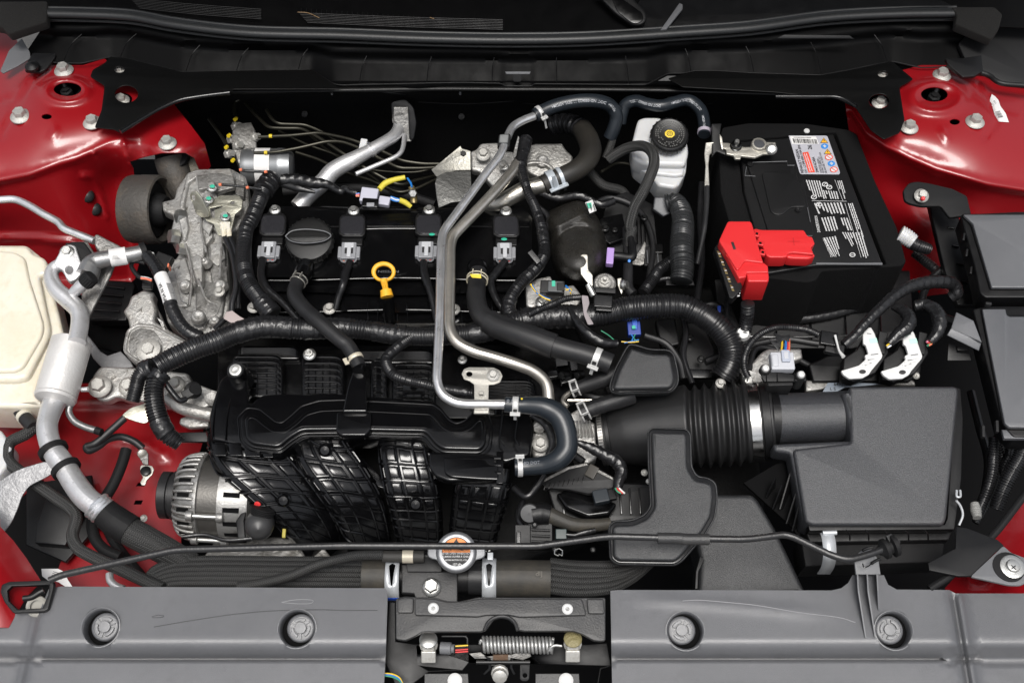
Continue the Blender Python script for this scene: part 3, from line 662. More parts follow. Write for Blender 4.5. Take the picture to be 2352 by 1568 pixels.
# ================================================================= front: radiator covers
def cover(label, out, clips, zf, extra_lines=(), seam=None):
    t = thing('radiator_cover', label, 'cover', (sum(p[0] for p in out) / len(out), 1450, .02), 'grey radiator covers along the front')
    hs = [circ(x, y, 43, 46, 40) for x, y in clips]; sx_ = 7 if out[0][0] < 1000 else -7
    sheet('cover_panel', out, zf, COVER, t, st=11, holes=hs, th=.004, smooth=180, lines=extra_lines, skip=lambda x, y: 1460 < y < 1530 and 100 < x < 2170 or abs(x - seam(y)) < (20 if out[0][0] < 1000 else 32))
    q = Plane(out[0][0], 1440, .02, 14)
    for x, y in clips:
        # deep round well with a push clip in it
        c0 = P(x, y, zf(x, y) + .0005); n = Vector((0, -.28, .96)).normalized()
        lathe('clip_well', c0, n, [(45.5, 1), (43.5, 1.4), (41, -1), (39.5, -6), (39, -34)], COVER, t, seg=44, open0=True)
        lathe('well_floor', c0 - n * (34 * S(c0)), n, [(40, 0), (.001, .1)], DEEP, t, seg=30)  # black disc gives the deep gap round the clip its shade by colour
        c1 = c0 - n * (13 * S(c0)) + Vector((sx_, 2.5, 0)) * S(c0); qq = Plane(x, y, 0, 16); qq.o = c1; qq.s = S(c1)
        lathe('clip_head', c1, n, [(31, -24), (32.5, -1), (31, 3), (29, 5), (25.5, 5.5), (25, 3.5)], COVER, t, seg=36)
        lathe('clip_button', c1, n, [(13.5, 2), (13.5, 7), (12.5, 8.5), (.001, 9)], COVER, t, seg=28)
        for k in range(3):
            a0 = k * 2 * math.pi / 3 + .5 + (x * .01); pts = [(22.5 * math.cos(a0 + j * .16), 22.5 * math.sin(a0 + j * .16)) for j in range(9)] + [(15.5 * math.cos(a0 + j * .16), 15.5 * math.sin(a0 + j * .16)) for j in range(8, -1, -1)]
            pl2 = qq.up(0.0048); pl2.s = qq.s; plate('clip_tab', pl2, pts, 6, COVER, t, bev=.8, local=True)
            a1 = a0 + 1.68; box('clip_spoke', pl2.up(-.0008), 19 * math.cos(a1), 19 * math.sin(a1), 12, 3, 4, COVER, t, rot=math.degrees(a1), bev=.4, local=True)
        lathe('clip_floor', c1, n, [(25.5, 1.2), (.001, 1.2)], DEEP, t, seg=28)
    return t
def prof(pts):
    def f(y): return float(np.interp(y, [p[0] for p in pts], [p[1] for p in pts]))
    return f
pf = prof([(1330, .0228), (1466, .0225), (1478, .0215), (1508, .001), (1511, -.016), (1515, -.016), (1518, .0015), (1700, -.001), (1800, -.004)])
def lz(x, y):
    z = pf(y) - .010 * math.exp(-((x - (92 - (y - 1370) * .23)) / 8) ** 2) - sstep(92, 78, x + (y - 1370) * .23) * .012
    return z
lcov = D('122 1349 140 1346 886 1350 890 1358 890 1380 886 1500 882 1568 878 1700 -380 1700 -380 1404 72 1406 92 1400 104 1370 112 1352')
cvl = cover('grey plastic radiator cover with two push clips, left of the hood latch', lcov, [(231, 1440), (682, 1443)], lz, [[(92 + o - (y - 1370) * .23, y) for y in range(1412, 1690, 6)] for o in (-14, -9, -4, 0, 4, 9, 14)] + [[(x, y) for x in range(100, 870, 12)] for y in (1466, 1478, 1493, 1508, 1511, 1515, 1518, 1524)], lambda y: 92 - (y - 1370) * .23)
def rz(x, y):
    c = 2188 + (y - 1355) * .17
    z = pf(y) - .012 * math.exp(-((x - c) / 8) ** 2) - sstep(c + 8, c + 30, x) * .010
    z += .0016 * math.exp(-((y - (1378 + max(0, x - 1500) ** 1.25 * .018)) / 13) ** 2) * sstep(1420, 1560, x) * sstep(1960, 1800, x)
    return z
rcov = D('1402 1356 1420 1354 1910 1355 1932 1350 1948 1338 1958 1320 2030 1320 2040 1342 2060 1353 2180 1354 2195 1362 2720 1362 2720 1700 1408 1700 1406 1568')
cvr = cover('grey plastic radiator cover with two push clips, right of the hood latch', rcov, [(1574, 1448), (2053, 1447)], rz, [[(2188 + o + (y - 1355) * .17, y) for y in range(1372, 1690, 6)] for o in (-14, -9, -4, 0, 4, 9, 14, 20, 28)] + [[(x, y) for x in range(1420, 2170, 12)] for y in (1466, 1478, 1493, 1508, 1511, 1515, 1518, 1524)], lambda y: 2196 + (y - 1355) * .17)
# scratches and marks on the left cover: raised score lines
SCR = mat('scored plastic', (.06, .06, .063), .5); SCL = mat('scuffed plastic', (.24, .24, .25), .5)
def scoring(par, pts, zf, r, m): tube('scratch', pts, [zf(x, y) + .0004 for x, y in pts], r, m, par, seg=5, step=10)
scoring(cvl, CG('1060 1180 1300 1140 1600 1095 1850 1072 2200 1062 2352 1066') + CH('250 1066'), lz, 1.0, SCR)
scoring(cvl, CG('1940 1010 2050 992 2160 1000 2150 1015 2050 1020 1945 1012'), lz, .9, SCL)
scoring(cvl, CG('1045 1110 1090 1098 1130 1104 1120 1114 1050 1116'), lz, .7, SCR)
scoring(cvr, CI('0 1000 100 995 300 1010 500 1030 800 1080 1100 1120 1190 1150'), rz, 1.2, SCL)
# ribbed prop rod holder standing on the right cover
ph = thing('rod_clip', 'ribbed plastic clip on the right cover holding the prop rod', 'clip', (1992, 1310, .05))
for i, (xa, ya, xb, yb) in enumerate(((1205, 820, 1262, 1255), (1272, 820, 1328, 1255), (1340, 820, 1352, 1065))):
    a, b = CI([xa, ya, xb, yb]); m_ = CI([xa + 6, ya + 110])[0]
    V = [];
    for (x, y), zt, zb_ in ((a, .045, .015), (m_, .042, .012), (b, rz(*b) + .002, rz(*b) - .004)):
        for dx in (-1.6, 1.6): V += [P(x + dx, y, zt), P(x + dx, y, zb_)]
    F = []
    for k in (0, 4): F += [(k, k + 4, k + 6, k + 2), (k + 1, k + 3, k + 7, k + 5), (k, k + 1, k + 5, k + 4), (k + 2, k + 6, k + 7, k + 3)]
    F += [(0, 2, 3, 1), (8, 9, 11, 10)]
    mk('rib', V, F, MGREY, ph, 0)
q = Plane(1990, 1285, .046, 20)
plate('clip_body', q, CI('1195 820 1180 700 1240 650 1300 640 1350 720 1365 820'), 8, MGREY, ph, bev=1.2)
plate('clip_web', Plane(1990, 1320, .02, 50), CI('1150 925 1200 812 1358 812 1400 925'), 4, BLK, ph, bev=1)
tube('clip_jaw', CI('1240 655 1270 640 1305 635'), .062, 3.5, BLK, ph); tube('clip_jaw', CI('1300 745 1330 725 1360 712'), .060, 3.5, BLK, ph)
tube('clip_loop', CI('1240 745 1250 770 1290 755 1300 735'), .058, 1.5, GLOSS, ph, seg=6)
# ================================================================= prop rod
rod = thing('prop_rod', 'long thin black hood prop rod lying across the front', 'prop rod', (1176, 1240, .07))
rp = CG('340 860 420 825 1180 655 1260 648 2352 622') + CH('0 622 1350 625 1440 612 1800 562 1880 558 2352 572') + CI('0 572 440 578 700 545 760 560 1030 690 1140 720 1260 690 1400 640')
tube('rod', rp, [.045, .06, .065, .07, .072, .07, .068, .066, .064], 8, mat('satin black rod', (.018, .018, .019), .36, bump=(300, .0003), var=(60, (.035, .033, .03), .55, .8)), rod, fil=26, seg=16, key='rod')
tube('foam_grip', CH('2180 570 2352 574') + CI('0 575 182 578'), .067, 13, BRKT, rod, seg=20)
c = P(2042, 1256, .062); ax = (P(2075, 1240, .064) - P(2005, 1268, .06)).normalized()
lathe('grommet', c - ax * (18 * S(c)), ax, [(10, -8), (16, 0), (24, 4), (24, 12), (17, 15), (17, 22), (27, 25), (27, 34), (20, 38), (.001, 38)], MATTE, rod)
q = Plane(2052, 1245, .068, 30, 20); plate('grommet_tab', q, CI('1405 555 1440 540 1500 590 1500 620 1475 680 1455 650'), 6, BRKT, rod, bev=1)
hinge = thing('hinge_pocket', 'black plastic hinge pocket of the prop rod at the left corner', 'bracket', (60, 1350, .03))
q = Plane(60, 1340, .035, 10)
plate('pocket', q, CG('0 940 10 890 60 868 355 858 372 872 370 905 330 1060 300 1075 90 1085 30 1010'), 14, BLK, hinge, bev=2, rc=4, holes=[CG('50 930 80 900 340 890 330 960 290 1050 120 1060 60 1000')])
tube('pivot', CG('160 985 220 975 270 945 300 930'), .03, 7, BLK, hinge); lathe('pivot_bushing', (85, 1392, .02), Vector((.3, -.5, .8)), [(24, -8), (24, 2), (19, 5), (15, 4), (15, -5), (.001, -5)], mat('grey beige plastic', (.30, .29, .26), .5), hinge)
# ================================================================= corner bracket right
cb = thing('corner_bracket', 'grey and black corner bracket with a big crosshead washer screw', 'bracket', (2310, 1310, .02))
q = Plane(2290, 1290, .04, 3)
plate('black_panel', q, CI('1885 490 1960 500 2170 580 2215 620 2160 665 1990 830 1900 830 1700 790 1690 740 1880 640'), 8, BLK, cb, bev=1.5)
plate('grey_plate', q.up(.003), CI('2210 620 2262 668 2400 720 2400 860 2330 895 2250 893 1990 835 1995 822 2160 668'), 8, MGREY, cb, bev=1.5, rc=6)
q2 = q.up(.004); c = q2.hit(*CI('2270 768')[0])
lathe('screw_washer', c, q.n, [(28, 0), (28, 3), (25, 4), (16, 4), (16, 8), (14, 11), (9, 12), (.001, 12)], ZINC, cb, px=True); 
for rr in (35, 125): box('screw_cross', q2.up(12.3 * S(c)), *CI('2280 770')[0], 14, 2.6, .6, INK, cb, rot=rr, bev=0)
lathe('rubber_ring', c + q.u * -.004, q.n, [(36, -2), (36, 1), (26, 2)], MATTE, cb)
tube('wing_seal', CI('1700 920 1880 800 2130 560 2352 280 2500 100'), [.02, .05], 9, MATTE, step=10, tag=('black rubber edge seal running along the front right corner', 'seal'))
# ================================================================= hood latch
lat = thing('hood_latch', 'hood latch with coil spring in the middle of the front', 'latch', (1150, 1480, .02))
q = Plane(1146, 1410, .038, 12)
lo = CH('375 985 440 968 520 975 640 975 720 1000 800 1005 860 995 940 975 1670 978 1820 978 1820 1275 1790 1280 1740 1275 1660 1230 1600 1210 1260 1210 1210 1200 1190 1160 1150 1125 1100 1115 1050 1130 1020 1170 1000 1200 960 1215 560 1215 500 1250 440 1275 375 1265')
plate('cover_beam', q, lo, 16, BRKT, lat, bev=2.5, rc=5)
plate('raised_web', q.up(.005), CH('505 980 640 985 730 1008 860 1002 945 985 1660 985 1690 1100 1230 1115 1150 1098 1000 1100 940 1112 505 1100'), 12, BRKT, lat, bev=3, rc=6)
plate('raised_web', q.up(.004), CH('1690 985 1810 985 1815 1090 1700 1090'), 12, BRKT, lat, bev=3, rc=6)
plate('raised_web', q.up(.004), CH('385 990 440 972 500 980 495 1085 385 1085'), 12, BRKT, lat, bev=3, rc=6)
arch = CH('985 1205 1010 1150 1050 1120 1100 1108 1150 1115 1195 1150 1215 1205'); tube('arch_lip', arch, .040, 4, BRKT, lat, seg=10)
for x, y in CH('634 1053 1558 1058'):
    lathe('rivet', q.up(.0055).hit(x, y), q.n, [(12.5, 0), (12.5, 1.5), (9, 4), (5, 3.5), (4, 0), (.001, 0)], WHT, lat)
q3 = Plane(1150, 1490, -.005, 18)
plate('latch_base', Plane(1150, 1500, -.03, 15), CH('330 1010 372 1010 375 1280 520 1300 1700 1300 1830 1290 1860 1450 1790 1470 1760 1640 400 1640 300 1420'), 10, BLK, lat, bev=2, holes=[CH('520 1310 870 1310 870 1420 830 1470 600 1480 530 1440')])
pth = CH('975 1302 1460 1308'); a, b = P(*pth[0], .012), P(*pth[1], .012); s_ = S(a); dirv = (b - a); n_ = 19
hel = []
for i in range(n_ * 14 + 1):
    t = i / (n_ * 14); an = 2 * math.pi * t * n_; hel.append(a + dirv * t + (Vector((0, math.sin(R(18)), 0)) * 0 + Vector((0, 1, 0)) * math.cos(an) + Vector((0, 0, 1)) * math.sin(an)) * 17 * s_)
SPR = mat('grey spring steel', (.45, .45, .44), .42, .75, var=(200, (.24, .235, .22), .5, .75))
V, F, UV = tubegeo(hel, 3.6 * s_, seg=8); mk('coil_spring', V, F, SPR, lat, 180)
tube('spring_hook', CH('1435 1350 1440 1325 1470 1308 1520 1312'), .022, 3.2, SPR, lat); tube('spring_hook', CH('980 1290 960 1270 955 1300'), .02, 3, SPR, lat)
for x, y in CH('600 1290 1595 1285'):
    lathe('latch_bolt', (x, y + 8, .0), Vector((0, -.75, .65)), [(21, -14), (21, -6), (15, -5), (15, 8), (13, 10), (.001, 10)], BOLTM, lat, seg=12)
    lathe('bolt_cap', (x, y - 6, .012), Vector((0, .1, 1)), [(21, 0), (21, 3), (17, 6), (.001, 6)], GREASE if x > 1200 else ZINC, lat, seg=20)
    box('bolt_seat', Plane(x, y + 35, -.004, 50), x, y + 34, 34, 30, 14, BOLTM, lat, bev=3)
plate('latch_frame', Plane(1050, 1480, .0, 30), CH('690 1240 860 1240 875 1260 875 1345 862 1345 862 1262 850 1252 690 1252'), 4, BLK, lat, bev=1)
plate('latch_arm', Plane(1150, 1490, -.004, 35), CH('880 1365 960 1355 1000 1385 1180 1370 1200 1360 1300 1360 1310 1385 1250 1410 1170 1395 1150 1440 1030 1450 1010 1400 920 1400'), 5, CASTD, lat, bev=1.2)
plate('rusty_pawl', Plane(1150, 1490, .0, 45), CH('1045 1375 1150 1370 1150 1440 1045 1440'), 8, mat('rusty steel', (.16, .10, .065), .6, .5, var=(100, (.35, .33, .3), .5, .7)), lat, bev=1.5)
lathe('pivot_nut', (1443, 1500, -.0), Vector((0, -.4, .9)), [(1, 0), (.9, 0)], DEEP, lat)
plate('side_spring_plate', Plane(1120, 1500, .0, 45), CH('985 1380 1030 1400 1035 1470 990 1510 975 1505 1015 1465 1010 1410'), 3, BLK, lat, bev=.8)
plate('side_spring_plate', Plane(1180, 1500, .0, 45), CH('1170 1395 1160 1460 1185 1510 1200 1505 1178 1460 1185 1400'), 3, BLK, lat, bev=.8)
lathe('pivot_stud', (CH('1092 1500')[0][0], CH('1092 1500')[0][1], .005), Vector((0, -.75, .6)), [(20, -6), (20, 2), (17, 4), (17, 16), (14, 18), (.001, 18)], BOLTM, lat, seg=12)
plate('release_tab', Plane(1200, 1505, -.002, 30), CH('1230 1430 1300 1430 1295 1540 1280 1555 1245 1555 1230 1540'), 5, BLK, lat, bev=1.2, rc=4, holes=[circ(*CH('1265 1515')[0], 5, 5, 12)])
tube('striker_pin', CH('930 1425 1300 1425'), .001, 5, PULL, lat, seg=10)
sw = thing('latch_switch', 'small black latch switch with red and yellow wires', 'connector', (1037, 1490, 0))
lathe('switch_body', (1030, 1488, .0), Vector((1, -.1, .1)), [(14, -18), (14, 6), (10, 8), (10, 14), (.001, 14)], MGREY, sw)
for i, (mm, dy) in enumerate(((WR, 4), (WY, -5), (WR, 9))): tube('wire', [(1046, 1488 + dy), (1075, 1486 + dy)], .002, 1.8, mm, sw, seg=6)
for x in (1025, 1280): 
    q = Plane(x, 1555, -.02, 20); plate('foot_plate', q, D(f'{x-50} 1546 {x+50} 1546 {x+55} 1640 {x-50} 1640'), 6, BRKT, lat, bev=1); lathe('foot_nut', (x + 20, 1562, -.018), Vector((0, -.35, .9)), [(17, -2), (17, 3), (13, 6), (.001, 7)], WHT, lat)
for i, mm in enumerate((WY, WB, WG)): tube('latch_wire', CH(f'290 {1500+i*8} 350 {1505+i*10} 400 {1530+i*10} 430 1590'), -.01, 1.8, mm, seg=6, tag=(f"{['yellow', 'blue', 'green'][i]} wire at the lower left of the hood latch", 'wire', 'wires by the hood latch'))
# ================================================================= radiator top: hoses, filler neck, cap
def braided_bundle(name, label, rows):
    t = thing(name, label, 'hose', (rows[0][0][0][0], rows[0][0][0][1], -.03))
    for k, (pts, z, r) in enumerate(rows): tube('braided_sleeve', pts, z, r, BRAID, t, step=10, seg=16)
    return t
rows = []
for k in range(6):
    y0 = 708 + k * 32
    rows.append((CG(f'1010 {850+k*18} 1060 {790+k*26} 1180 {735+k*30} 1400 {y0+10} 1900 {y0+14} 2352 {y0+16}') + CH(f'160 {y0+18}'), [-.05, -.03 - abs(k - 2) * .004], 9.5))
braided_bundle('radiator_hose', 'wide braided radiator hose sleeve at the lower left behind the cover', rows)
rows = []
for k in range(6):
    y0 = 740 + k * 37
    rows.append((CH(f'1440 {y0} 1600 {y0+18} 1850 {y0+20-k*4} 2000 {y0+10-k*16} 2130 {y0-30-k*30} 2200 {y0-90-k*32}'), [-.03 - abs(k - 2.5) * .004, -.035, -.06], 12 - .4 * k))
braided_bundle('radiator_hose', 'wide braided radiator hose sleeve to the right of the silver pressure cap', rows)
nk = thing('filler_neck', 'black radiator filler neck housing with a flange bolt', 'housing', (1000, 1340, -.02))
tube('neck_pipe', CH('400 835 980 845'), -.040, 33, BLK, nk, seg=24); q = Plane(990, 1345, -.016, 10)
plate('neck_block', q, CH('415 750 690 755 690 800 800 805 800 1010 520 1010 500 950 415 945'), 22, BRKT, nk, bev=3)
plate('neck_slot', Plane(1000, 1300, -.005, 10), CH('440 700 690 700 690 800 455 800'), 6, BLK, nk, bev=1)
bolt(nk, 991, 1348, -.012, 22, 10, kind='small', m=ZINC); 
tube('outlet_pipe', CH('560 705 700 705'), -.02, 15, BLK, nk)
tube('radiator_hose_end', CH('150 835 310 835'), -.030, 42, RUBD, step=8, seg=28, tag=('dusty rubber hose end left of the filler neck', 'hose'))
hs2 = tube('radiator_hose_end', CH('1060 845 1440 850'), -.028, 42, RUBD, step=8, seg=28, key='rhose', tag=('dusty rubber hose end with chalk marks right of the filler neck', 'hose'))
tube('hose_cuff', CH('880 840 1065 845'), -.03, 38, RUB, nk, seg=28)
text('dIJ', Plane(1240, 1318, -.0005, 0), 1238, 1318, 12, mat('faded chalk print', (.16, .15, .13), .6), hs2, h=1)
tube('overflow_hose', CG('1640 905 1800 880 2000 830 2200 750 2352 710') + CH('100 690 290 685'), [-.02, -.008, .005, .01], 11, BRAID, step=10, seg=18, tag=('thin braided overflow hose rising to the silver pressure cap', 'hose'))
tube('overflow_hose_end', CH('285 695 360 697 570 697'), .006, 13.5, mat('dusty grey rubber', (.035, .033, .03), .6), step=8, seg=20, key='ovh', tag=('short black hose end left of the pressure cap', 'hose'))
cl = collar('hose_clamp', 'ovh', .54, 18, mat('beige clamp steel', (.55, .50, .40), .45, .2), tag=('beige spring clamp on the thin hose left of the pressure cap', 'hose clamp', 'spring clamps on hoses'), k=1.1)
def big_clamp(xc, label):
    t = thing('hose_clamp', label, 'hose clamp', (xc, 1320, 0), 'flat silver clamps with blue paint by the filler neck')
    q = [(xc - 18, 712), (xc + 18, 712)]
    o = P(xc, 1330, -.03); rr = 46 * S(o)
    SIL = mat('silver clamp steel', (.52, .54, .56), .4, .35)
    # strap half round with tapered slot
    V = []; F = []; n = 22
    for i in range(n + 1):
        a = R(-35 + 185 * i / n); 
        for sx in (-1, -.42, .42, 1):
            slot = 1 if .42 < i / n < .80 else 0
            ww = sx if abs(sx) == 1 else (sx * (.15 + 1.0 * max(0, (i / n - .42) / .38)) if slot else sx * .15)
            V.append(o + Vector((ww * 16 * S(o), -math.cos(a) * rr, math.sin(a) * rr)))
    for i in range(n):
        for k in range(3):
            if k == 1 and .42 <= i / n < .80: continue
            b = i * 4 + k; F.append((b, b + 1, b + 5, b + 4))
    oo = mk('strap', V, F, SIL, t, 60); sm = oo.modifiers.new('t', 'SOLIDIFY'); sm.thickness = .0012; sm.offset = 1
    V = []; F = []
    for i in range(5):
        a = R(-12 + 20 * i / 4)
        for sx in (-1, 1): V.append(o + Vector((sx * 16.2 * S(o), -math.cos(a) * rr * 1.035, math.sin(a) * rr * 1.035)))
    for i in range(4): F.append((i * 2, i * 2 + 1, i * 2 + 3, i * 2 + 2))
    oo = mk('blue_paint', V, F, mat('blue paint', (.01, .07, .45), .5), t, 60); sm = oo.modifiers.new('t', 'SOLIDIFY'); sm.thickness = .0004; sm.offset = 1
    return t
big_clamp(904, 'flat silver clamp with blue paint left of the filler neck bolt')
bc = big_clamp(1124, 'flat silver clamp with blue paint right of the pressure cap')
box('clamp_ear', Plane(1126, 1275, .02, 10), 1126, 1276, 14, 18, 10, MATS['silver clamp steel'], bc, bev=2)
# pressure cap
cap = thing('pressure_cap', 'silver radiator pressure cap with warning label under the rod', 'cap', (1050, 1270, .02))
qc = Plane(1048, 1268, .032, 26)
CAPM = mat('satin zinc', (.25, .255, .265), .42, .7, bump=(500, .0001))
c = qc.o
body = circ(0, 0, 46, 46, 40)
pts = []
for i in range(72):
    a = 2 * math.pi * i / 72; e = abs(((a % (math.pi)) / (math.pi) + .5) % 1 - .5)   # ears at 0 and pi
    ear = math.exp(-(min(abs(a - 2 * math.pi * round(a / (2 * math.pi))), abs(a - math.pi)) / .30) ** 4)
    r = 47 + 20 * ear; pts.append((r * math.cos(a), r * math.sin(a) * (1 if ear < .5 else 1)))
plate('cap_skirt', qc.up(-.004), pts, 9, CAPM, cap, bev=3, local=True, rc=0)
lathe('cap_dome', c, qc.n, [(46, -8), (47, -3), (44, 1), (41, 3), (38, 3.2), (.001, 3.6)], CAPM, cap, seg=48)
lathe('cap_body', c - qc.n * (10 * qc.s), qc.n, [(30, -30), (30, 4), (46, 5)], BLK, cap)
ql = qc.up(4.0 * qc.s); ql.s = qc.s
plate('label', ql, circ(0, 2, 33, 33, 40), .6, INK, cap, bev=.1, local=True)
top = [(31 * math.cos(R(a)), 2 + 31 * math.sin(R(a))) for a in range(20, 161, 7)]
plate('warning_field', ql.up(.0002), top + [(-31, 6), (31, 6)][0:0], .5, ORANGE, cap, bev=.1, local=True)
bars('warning_band', ql.up(.0004), [(-31.5, -2, 31.5, 7)], ORANGE, cap, cx=1048, cy=1266)
qt = ql.up(.0008)
text('AVERTISSEMENT', qt, 1049, 1262.5, 6, INK, cap, sx=1.0)
text('!', qt, 1049, 1242, 12, INK, cap)
tri = ql.up(.0005); plate('warning_triangle', tri, [(-10, 16), (10, 16), (0, 31)], .3, INK, cap, bev=.05, local=True)
text('NEVER OPEN WHEN HOT.', qt, 1048, 1270.5, 4.6, WINK, cap, sx=.93)
text('NE JAMAIS OUVRIR \u00c0 CHAUD.', qt, 1048, 1277.5, 4.6, WINK, cap, sx=.82)
text('NISSAN MOTOR CO., LTD.', qt, 1048, 1285.5, 3.6, WINK, cap, sx=.85)
text('137 kPa', qt, 1050, 1296, 6, WINK, cap, sx=.8)
# ================================================================= valve cover
vc = thing('valve_cover', 'glossy black ribbed valve cover carrying four ignition coils', 'engine cover', (880, 620, -.02))
vprof = prof([(470, -.012), (478, 0), (630, 0), (640, .0), (641.5, -.009), (674, -.009), (675.5, -.018), (714, -.018), (715.5, -.028), (742, -.028), (748, -.05), (765, -.06)])
def vz(x, y):
    z = vprof(y + 4 * math.sin(x * .012))
    for bx in (745, 880, 1010): z += .003 * sstep(28, 18, abs(x - bx - 30)) * sstep(640, 660, y) * sstep(750, 740, y)
    z += .006 * math.exp(-((y - 600) / 3) ** 2) * sstep(30, 60, abs(x - 890)) * .0
    z -= .004 * sstep(3, 1, abs(x - 900)) * sstep(640, 500, y) * 0
    return z
sheet('cover_body', D('575 486 600 474 1200 474 1222 500 1222 640 1212 735 1180 760 600 760 572 740 566 640'), vz, GLOSS, vc, st=8, smooth=35, skip=lambda x, y: any(abs(y + 4 * math.sin(x * .012) - q) < 5 for q in (641, 675, 715)), lines=[[(x, q - 4 * math.sin(x * .012)) for x in np.arange(582, 1206, 8)] for q in (639.9, 641.6, 673.9, 675.6, 713.9, 715.6)])
for y, x0, x1, z in ((528, 840, 1030, .002), (641, 590, 1212, .001), (714, 580, 1200, -.017)):
    tube('ridge', [(x, y + 3 * math.sin(x * .012)) for x in np.linspace(x0, x1, 14)], z, 1.2, GLOSS, vc, seg=6, step=20)
for x in (603, 690, 760, 845, 868, 912, 935, 1010, 1060, 1130, 1190):
    tube('rib', [(x, 678), (x + (x - 890) * .004, 712), (x + (x - 890) * .01, 742)], [-.017, -.017, -.027], 1.4, GLOSS, vc, seg=6, step=10)
for x, y, r in ((583, 706, 15), (757, 709, 15), (1042, 711, 15), (900, 600, 1)): 
    if r > 1: bolt(vc, x, y, -.014, r, 8)
lathe('tube_guide', (895, 735, -.035), Vector((0, -.2, 1)), [(24, -8), (22, 0), (15, 8), (13, 30), (11, 30)], GLOSS, vc)
plate('coil_seat', Plane(900, 560, .001, 0), D('585 500 1215 500 1215 520 585 520'), 3, GLOSS, vc, bev=1)
qn = Plane(893, 624, .0006, 0)
plate('badge_ring', qn.up(.0006), [(a * 44, b * 12) for a, b in circ(0, 0, 1, 1, 24)], 1, GLOSS, vc, bev=.3, local=True); text('NISSAN', qn.up(.0009), 892, 624, 7, MGREY, vc, sx=1.5)
# ---- coils
def make_coil():
    x0, y0 = 984, 510
    t = thing('ignition_coil', 'x', 'ignition coil', (x0, y0, 0), 'ignition coils on the valve cover')
    q = Plane(x0, y0, .016, 6)
    plate('coil_head', q, [(x0 + a, y0 + b) for a, b in D('-30 -12 -24 -20 24 -20 30 -12 31 24 24 31 -20 31 -31 24')], 14, BLK, t, bev=2, rc=4)
    plate('potting_face', q.up(.0012), [(x0 + a, y0 + b) for a, b in D('-27 -8 -22 -16 22 -16 27 -8 27 20 21 27 -18 27 -27 20')], 3, mat('coil potting resin', (.022, .022, .025), .24, bump=(120, .0015, .6)), t, bev=1.2, rc=4)
    box('coil_boss', q.up(-.006), x0, y0 + 40, 50, 26, 16, BLK, t, bev=3)
    plate('bolt_ear', q.up(-.003), [(x0 + a, y0 + b) for a, b in D('-18 -14 -10 -36 12 -36 20 -14')], 6, BLK, t, bev=1.2, rc=4)
    bolt(t, x0 + 2, y0 - 28, .016, 13, 5, kind='std', m=ZINC, yaw=10)
    plug = box('plug', q.up(.002), x0 - 6, y0 + 62, 34, 44, 18, GREY, t, bev=2.5)
    box('plug_side', q.up(-.001), x0 - 26, y0 + 66, 10, 30, 13, GREY, plug, bev=2); box('plug_side', q.up(-.001), x0 + 15, y0 + 66, 10, 30, 13, GREY, plug, bev=2)
    box('latch_window', q.up(.0026), x0 - 12, y0 + 62, 5, 18, 1.2, INK, plug, bev=0); box('latch_window', q.up(.0026), x0 + 2, y0 + 62, 5, 18, 1.2, INK, plug, bev=0)
    box('latch', q.up(.0035), x0 - 5, y0 + 50, 22, 14, 5, mat('pale grey plastic', (.46, .47, .49), .4), plug, bev=1.5); box('latch_tongue', q.up(.004), x0 - 5, y0 + 64, 9, 30, 4, MATS['pale grey plastic'], plug, bev=1)
    for dx, mm in ((-20, WO), (0, WR), (-10, WO)):
        c = q.up(-.004).hit(x0 + dx + 4, y0 + 82); lathe('plug_port', c, Vector((0, -.75, .55)), [(9.5, -10), (9.5, 3), (7, 4.5), (6, 2), (5.5, 1)], GREY, plug, seg=18); lathe('seal', c, Vector((0, -.75, .55)), [(5.5, 0), (5, 3), (.001, 3.5)], mm, plug, seg=12)
    return t
coil0 = make_coil()
cd = ((631, 510, 'first', 'ignition coil left of the oil filler cap'), (811, 512, '', 'ignition coil right of the oil filler cap, above the dipstick'), (984, 510, '', 'ignition coil just left of the silver pipes'), (1160, 513, '', 'ignition coil right of the silver pipes'))
base = P(984, 510, 0)
for x, y, _, lab in cd:
    if x == 984: coil0['label'] = 'black ' + lab
    else: copy_tree(coil0, base + (P(x, y, 0) - P(984, 510, 0)), 'black ' + lab)
for nm, dab in (('green_dab', (1158, 549)), ('green_dab', (992, 538))): plate(nm, Plane(*dab, .022), [(dab[0] + a, dab[1] + b) for a, b in circ(0, 0, 7, 3, 12)], .6, GREENINK, vc, bev=.1)
LEAD = mat('satin lead sleeve', (.010, .010, .011), .32, bump=(120, .0012, .5))
for lab, pts, zz in (('from the leftmost coil', CD('1810 215 1800 330 1830 410 1950 520 2060 640'), [.010, .012, .005]), ('from the second coil', CE('60 235 30 310 10 400 -20 480 -40 560'), [.008, .010, -.01]),
                     ('from the third coil', CE('565 235 575 330 610 430 640 560 655 640'), [.008, .010, .0]), ('from the rightmost coil', CE('1130 230 1060 320 1030 370 1060 480 1130 590'), [.010, .012, .0])):
    tube('coil_lead', pts, zz, [9, 10, 8, 7], LEAD, wr=.12, seg=12, tag=('flat black taped lead ' + lab, 'cable', 'taped leads of the ignition coils'))
